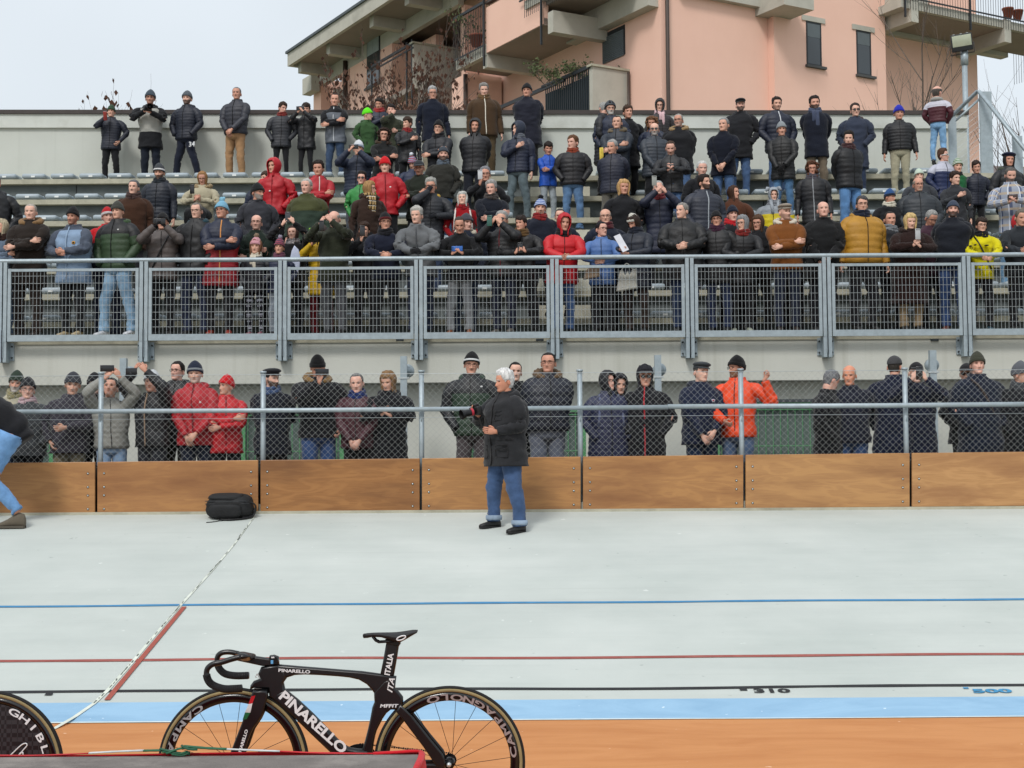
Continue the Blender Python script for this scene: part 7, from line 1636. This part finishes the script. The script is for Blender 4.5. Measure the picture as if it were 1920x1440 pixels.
# wheels
def wheel(cx, cy, parent, off0, txt=None, disc=False, R0=.3425, decal=None, a0=5, rear=True):
    c = bp2(cx, cy); wl_ = empty('wheel', c - off0); wl_.parent = parent
    def ring(name, prof, mat, n=96):
        mb = MB(); rs = []
        for i in range(n):
            a = 2 * math.pi * i / n; rs.append([Vector((math.cos(a) * r_, y_, math.sin(a) * r_)) for r_, y_ in prof])
        rs.append(rs[0]); mb.rings(rs, False, False); return mb.build(name, mat, wl_)
    t_ = [(R0 - .012, .0115), (R0 - .006, .0095), (R0 - .001, .005), (R0, 0), (R0 - .001, -.005), (R0 - .006, -.0095), (R0 - .012, -.0115), (R0 - .014, 0)]
    ring('tyre', t_, tyre); ring('sidewall', [(R0 - .012, .0117), (R0 - .018, .0127), (R0 - .026, .0118), (R0 - .028, 0), (R0 - .026, -.0118), (R0 - .018, -.0127), (R0 - .012, -.0117), (R0 - .016, 0)], tan)
    if not disc:
        ring('rim', [(R0 - .0255, .0112), (R0 - .040, .0132), (R0 - .055, .0118), (R0 - .066, .006), (R0 - .0675, 0), (R0 - .066, -.006), (R0 - .055, -.0118), (R0 - .040, -.0132), (R0 - .0255, -.0112), (R0 - .03, 0)], carbg)
        mb = MB(); n = 18
        for i in range(n):
            a = 2 * math.pi * i / n + .07; sd2 = 1 if i % 2 else -1; tw = (.55 if (i // 2) % 2 else -.55) if rear else .0
            mb.tube([Vector((math.cos(a) * (R0 - .066), 0, math.sin(a) * (R0 - .066))), Vector((math.cos(a + tw) * .021, sd2 * .03, math.sin(a + tw) * .021))], .0012, 4, False)
        mb.build('spokes', spk, wl_)
        mb = MB(); mb.tube([(0, -.055, 0), (0, -.034, 0), (0, -.03, 0), (0, .03, 0), (0, .034, 0), (0, .055, 0)], [.012, .012, .025, .025, .012, .012], 20); mb.build('hub', carbg, wl_)
        mb = MB(); mb.tube([(0, -.068, 0), (0, -.05, 0)], .011, 6); mb.build('axle_nut', galv_l, wl_)
    else:
        M_, tt, bb = new_mat('disc_checker_carbon', .35, 0, .5); tcn = N(tt, 'TexCoord'); mp = N(tt, 'Mapping'); mp.inputs['Rotation'].default_value = (math.pi / 2, R(38), 0); L(tt, tcn, 'Object', mp, 0)
        ck_ = N(tt, 'TexChecker', i_Scale=52); ck_.inputs['Color1'].default_value = (.007, .007, .008, 1); ck_.inputs['Color2'].default_value = (.028, .028, .031, 1); L(tt, mp, 0, ck_, 0); L(tt, ck_, 0, bb, 'Base Color')
        mb = MB(); rs = []
        for r_, y_ in ((.0, -.025), (.03, -.024), (.12, -.019), (.22, -.014), (.288, -.0122)): rs.append([Vector((r_ * math.cos(q), y_, r_ * math.sin(q))) for q in [2 * math.pi * j / 72 for j in range(72)]])
        mb.rings(rs, False, False); rs = [[Vector((v.x, -v.y, v.z)) for v in r_] for r_ in rs[::-1]]; mb.rings(rs, False, False); mb.build('disc', M_, wl_)
        ring('rim', [(.2885, .0125), (R0 - .0265, .0118), (R0 - .028, 0), (R0 - .0265, -.0118), (.2885, -.0125)], carbg)
    return wl_
def arc_text(wl_, txt, r_, a0, step, size, mat, inward, y_=-.0142, sx=1.5, bold=.0, name='lettering'):
    for i, ch in enumerate(txt):
        a = R(a0 + step * i); er = Vector((math.cos(a), 0, math.sin(a))); et = Vector((-math.sin(a), 0, math.cos(a)))
        if inward: up_, rt_ = -er, et
        else: up_, rt_ = er, -et
        M_ = Matrix(((rt_.x, up_.x, 0, er.x * r_), (0, 0, -1, y_), (rt_.z, up_.z, 0, er.z * r_), (0, 0, 0, 1)))
        text_mesh(name, ch, size, mat, wl_, M_, extr=.0008, bold=bold, sx=sx)
rw = wheel(843, 1429, bike, bo); arc_text(rw, 'CAMPAGNOLO', .294, 9, 10.6, .038, ltr, True, bold=.001, sx=1.95)
fwl = wheel(438, 1432, bike, bo, rear=False); arc_text(fwl, 'CAMPAGNOLO', .294, 123, 10.6, .038, gry, True, bold=.001, sx=1.95)
mb = MB()
def disc_(mb, c, r_, y0, y1, n=32): mb.tube([c + Vector((0, y0, 0)), c + Vector((0, y1, 0))], r_, n)
c1, c2 = bp2(672, 1437) - bo, bp2(843, 1429) - bo
mb.smooth = False; disc_(mb, c1, .092, .045, .05, 48); mb.build('chainring', spk, bike)
mb = MB(); mb.smooth = False; disc_(mb, c2, .03, .045, .05, 15); mb.build('cog', spk, bike)
n = 40
for s in (1, -1):
    mb = MB(); a_ = c1 + Vector((0, .047, .092 * s)); b_ = c2 + Vector((0, .047, .031 * s))
    for i in range(n): p_ = a_.lerp(b_, i / n); q_ = a_.lerp(b_, (i + .78) / n); mb.tube([p_, q_], .0048 if i % 2 else .0036, 5)
    mb.build('chain', spk, bike)
mb = MB(); mb.tube([c1 + Vector((0, -.05, 0)), bp2(700, 1420) - bo + Vector((0, -.065, 0)), bp2(716, 1408) - bo + Vector((0, -.075, 0))], [.018, .013, .011], 10); ck2 = mb.build('crank', carbg, bike)
mb = MB(); mb.rbox(bp2(722, 1407) - bo + Vector((0, -.11, 0)), (.07, .07, .028), .008); mb.tube([bp2(704, 1414) - bo + Vector((0, -.12, 0)), bp2(728, 1409) - bo + Vector((0, -.12, 0))], .007, 6); mb.build('pedal', nyl2, bike)
# lettering on the frame
def btext(nm, txt, px, py, ang, size, mat, dy, sx=1.2, bold=.001, shear=0, parent=frame, sp_=1.0):
    M_ = Matrix.Translation(bp2(px, py) - bo + Vector((0, dy, 0))) @ Matrix.Rotation(R(-ang), 4, 'Y') @ Matrix.Rotation(R(90), 4, 'X')
    return text_mesh(nm, txt, size, mat, parent, M_, extr=.0007, shear=shear, bold=bold, sx=sx, space=sp_)
btext('lettering', 'PINARELLO', 588, 1353, -41.5, .062, wht, -.0255, 1.24, .0022, sp_=.98)
btext('lettering', 'PINARELLO', 553, 1257.3, -3.5, .0195, wht, -.0225, 1.45, .0006)
btext('lettering', 'PINARELLO', 460, 1388, 73, .0185, wht, -.0625, 1.3, .0006)
btext('lettering', 'ITALIA', 730.5, 1245, 79, .034, wht, -.0155, 1.0, .0011)
btext('lettering', 'ITA', 734, 1284, 79, .036, wht, -.0205, 1.2, .0006, .3)
btext('lettering', 'MFFIT', 729.5, 1322.5, 0, .021, wht, -.0205, 1.5, .0006, .15)
fg = [('#b3141e', 0), ('#d0d2d2', 1), ('#1c6a3c', 2)]
lf = [((476, 1301.5), (483.5, 1300)), ((470.5, 1316), (478, 1314.5)), ((464, 1331.5), (474, 1332)), ((459.5, 1345), (467, 1344))]
for i, (c_, _) in enumerate(fg):
    mb = MB(); mb.smooth = False; (a1_, a2_), (b1_, b2_) = lf[i], lf[i+1]
    k = [mb.vert(bp2(x, y) - bo + Vector((0, -.0625, 0))) for x, y in (a1_, a2_, b2_, b1_)]; mb.face(k); k2 = [mb.vert(bp2(x, y) - bo + Vector((0, -.0600, 0))) for x, y in (a1_, a2_, b2_, b1_)]; mb.face(k2)
    mb.build('fork_stripe', surf('stripe_' + c_, c_, rough=.4, bump=0), fk)
mb = MB(); tr_ = [bp2(x, y) - bo + Vector((0, -.022, 0)) for x, y in ((484, 1262), (480.5, 1268.5), (488.5, 1271.5), (484, 1262))]; mb.tube(tr_, .0022, 5, False); mb.build('head_badge', wht, frame)
# ---- second bicycle, only its disc wheel reaches into the picture
b2 = empty('track_bicycle', (bp2(-220, 1430).x, BKY, 0), label='second bicycle at the left edge showing only its black checkered disc wheel', cat='bicycle')
dw = wheel(-22, 1438, b2, b2.location, disc=True)
arc_text(dw, 'GHIBLI', .270, 64, -11.6, .044, wht, False, -.0138, 1.75, .0008)
mb = MB(); 
for ln in ([(12, 1424), (25, 1412), (42, 1396), (51, 1392.5), (53, 1397), (45, 1406), (41, 1413)], [(34, 1424), (40, 1411), (45, 1409), (46, 1414)]):
    mb.tube(catmull([bp2(x, y) - bp2(-22, 1438) + Vector((0, -.0185, 0)) for x, y in ln], 3), .0028, 6)
mb.build('disc_logo', wht, dw)
o2 = b2.location
mb = MB(); mb.tube([bp2(-22, 1438) - o2 + Vector((0, -.05, 0)), bp2(-110, 1330) - o2, bp2(-120, 1265) - o2], [.009, .012, .016], 8); mb.tube([bp2(-22, 1438) - o2 + Vector((0, -.05, 0)), bp2(-190, 1445) - o2], .012, 8); mb.tube([bp2(-190, 1445) - o2, bp2(-120, 1262) - o2], .02, 8); mb.tube([bp2(-190, 1445) - o2, bp2(-350, 1300) - o2], .028, 8); mb.tube([bp2(-125, 1272) - o2, bp2(-350, 1262) - o2], .018, 8); mb.build('frame', carb, b2)
mb = MB(); mb.tube([bp2(-120, 1262) - o2, bp2(-105, 1195) - o2], .014, 8); mb.ell(bp2(-115, 1190) - o2, (.13, .06, .02), 14, 8); mb.build('saddle', carb, b2)
fw2 = wheel(-425, 1438, b2, b2.location, rear=False)
mb = MB(); mb.tube([bp2(-425, 1438) - o2, bp2(-360, 1290) - o2, bp2(-345, 1250) - o2], [.01, .018, .02], 8); mb.tube(catmull([bp2(x, y) - o2 + Vector((0, -.18, 0)) for x, y in ((-360, 1240), (-430, 1250), (-450, 1275), (-420, 1295))], 4), .014, 8); mb.build('handlebar', HBm, b2)
# ================================================================ podium with red cloth and ribbon
PY = 5.6; pzt = P(400, 1416, PY).z; xr_ = P(793, 1412, PY).x
pod = empty('podium', (-1.5, 5.0, 0), label='low podium with worn grey carpet and red cloth edge in the foreground', cat='podium'); o = pod.location
carp = surf('podium_carpet', '#6f6965', rough=.95, var=.15, scale=7, bump=.5, bscale=160, dirt='#a49d96', dscale=4, damt=.55); redc = cloth('plain', '#b3101c')
mb = MB(); mb.smooth = False; mb.box(Vector((-3.6, 3.6, pzt - .03)) - o, Vector((xr_ - .01, PY - .012, pzt)) - o); mb.build('carpet_top', carp, pod)
mb = MB(); n = 80; rs = []
for i in range(n + 1):
    x = -3.6 + (xr_ + 3.6) * i / n; w = .012 * math.sin(i * 1.3) + .01 * noise.noise(Vector((i * .4, 0, 0))); rs.append([Vector((x, PY + .006 + w * f_, z_)) - o for z_, f_ in ((pzt + .004, 0), (pzt - .02, .2), (pzt - .2, 1), (0, 1.6))])
mb.rings(rs, False, False, closed=False); rs = []
for i in range(31):
    y = PY - (PY - 3.6) * i / 30; w = .018 * math.sin(i * 1.6) + .02 * noise.noise(Vector((i * .5, 3, 0))); rs.append([Vector((xr_ + .004 + w * f_, y, z_)) - o for z_, f_ in ((pzt + .005, .0), (pzt - .03, .6), (pzt - .2, 1), (0, 1.6))])
mb.rings(rs, False, False, closed=False); mb.build('red_skirt', redc, pod)
mb = MB()
def rope(pts, r_, seg=9, sq=.5): mb.tube(catmull([P(x, y, yy) - o for x, y, yy in pts], 5), r_, seg, True, None, sq)
rope([(-60, 1419, PY), (100, 1417.5, PY), (260, 1415, PY), (420, 1412, PY), (560, 1411, PY), (700, 1413, PY), (770, 1411, PY), (791, 1411, PY)], .006)
rope([(700, 1413, PY), (745, 1410.5, PY - .0), (775, 1408.5, PY), (790, 1410.5, PY), (790, 1420, PY - .08), (783, 1436, PY - .22), (772, 1460, PY - .35)], .013); mb.build('red_hem', redc, pod)
rb = empty('ribbon', (P(420, 1410, PY).x, PY, pzt), label='green white and red ribbon knotted along the podium edge', cat='ribbon'); ro2 = rb.location
def rib(nm, pts, col, r_=.0075):
    mb = MB(); q = catmull([P(x, y, yy) - ro2 for x, y, yy in pts], 5); mb.tube(q, [r_ * (1 + .25 * noise.noise(Vector((i * .7, len(nm), r_ * 99)))) for i in range(len(q))], 8, True, None, .45); return mb.build(nm, cloth('shiny', col), rb)
F2 = PY - .005
rib('red_band', [(-60, 1415.5, F2), (60, 1416.5, F2), (168, 1412.5, F2)], '#a8141c', .006); rib('white_band', [(167, 1412, F2), (220, 1409, F2), (270, 1407, F2)], '#b9bcbc', .0085); rib('green_band', [(269, 1407.5, F2), (300, 1407, F2), (330, 1409, F2)], '#14583a', .010)
for i, (a_, b_, c_) in enumerate((((300, 1404), (330, 1411), (356, 1414)), ((305, 1409), (335, 1413), (352, 1409)), ((340, 1397.5), (352, 1404), (370, 1405)), ((312, 1413), (335, 1404), (352, 1402)), ((322, 1414.5), (342, 1416), (356, 1410)))): rib('knot_fold', [(*a_, F2 - .01 - i * .004), (*b_, F2 - .02), (*c_, F2 - .01)], '#14583a' if i % 2 else '#0f4a30', .009)
rib('green_band', [(345, 1399, F2), (385, 1402.5, F2), (425, 1404.5, F2)], '#14583a', .0105); rib('white_band', [(424, 1404.5, F2), (470, 1406.5, F2), (525, 1408.5, F2)], '#b9bcbc', .008); rib('red_band', [(524, 1408.5, F2), (600, 1412, F2), (690, 1413, F2)], '#b3141e', .006)
# ================================================================ small things in the crowd
def hang_bag(nm, pts, Y_, th, col, lab, handle=None):
    c_ = P(*pts[0], Y_); e = empty(nm, c_, label=lab, cat='bag'); mb = MB()
    mb.prism([(x, y) for x, y in pts], -th / 2, th / 2, lambda u, v, w: P(u, v, Y_) + Vector((0, w, 0)) - c_, bev=3); mb.build('bag_body', cloth('plain', col), e)
    if handle: mb = MB(); mb.tube(catmull([P(x, y, Y_) - c_ for x, y in handle], 4), .008, 6); mb.build('handle', cloth('plain', col), e)
hang_bag('tote_bag', [(1155,546),(1158,531),(1162,507),(1168,506),(1172,516),(1177,507),(1180,516),(1186,504),(1193,503),(1194,525),(1196,541),(1178,544),(1162,547)], 20.75, .05, '#a5a49c', 'white carrier bag hanging behind the railing below the woman with papers', [(1165, 508), (1175, 494), (1187, 506)])
hang_bag('shopping_bag', [(1093,525),(1098,508),(1106,500),(1124,499),(1125,519),(1110,522)], 20.78, .06, '#8a7866', 'brown bag hanging behind the railing right of the red hooded man')
hang_bag('flag', [(543,487),(547,470),(552,460),(560,468),(563,482),(562,505),(557,512),(552,495)], 20.8, .012, '#a9b0c4', 'white flag held up behind the small boy in the striped bobble hat')
hang_bag('paper_roll', [(1124,305),(1124,277),(1131,276),(1132,292),(1129,303)], 24.2, .03, '#c9b24a', 'rolled yellow paper held left of the grey haired man in glossy navy puffer')
# number on the trackpants
a = PEOPLE['man in grey beanie, navy puffer and navy trackpants marked 34']; Mi = Matrix.Rotation(a.rotation_euler.z, 4, 'Z').inverted()
q = P(366, 272, a.location.y - .125) - Vector(a.location); text_mesh('trouser_number', '34', .13, wht, a, Matrix.Translation(q) @ Matrix.Rotation(R(90), 4, 'X'), extr=.012, bold=.001, sx=.9, space=1.15)
# team jersey marks on the yellow jersey
a = PEOPLE['boy in glasses wearing a bright yellow sports jersey']
for (x0, y0, w, h_) in ((1822, 461, 7, 3), (1831, 459, 6, 3), (1852, 460, 9, 2.5), (1830, 497, 8, 3), (1843, 497, 8, 3), (1836, 505, 12, 3)):
    mb = MB(); p = P(x0, y0, a.location.y - .20) - Vector(a.location); mb.ell(p, (w / 260, .035, h_ / 260), 8, 6); mb.build('jersey_mark', cloth('plain', '#1a1b20'), a)
# round badges etc. on the grandstand wall
for px in (750, 1012, 1752):
    mb = MB(); p = P(px, 637.5, WY); mb.smooth = False; mb.cbox((0, 0, 0), (.11, .02, .035)); mb.cbox((-.035, -.012, 0), (.02, .01, .02)); mb.cbox((.035, -.012, 0), (.02, .01, .02))
    o_ = mb.build('wall_clip', boltm); o_.location = (p.x, WY - .012, p.z); tag(o_, {750: 'small steel clip under the railing left of the post by the grey jacket', 1012: 'small steel clip under the railing behind the tall young man', 1752: 'small steel clip under the railing near the right end'}[px], 'clip')
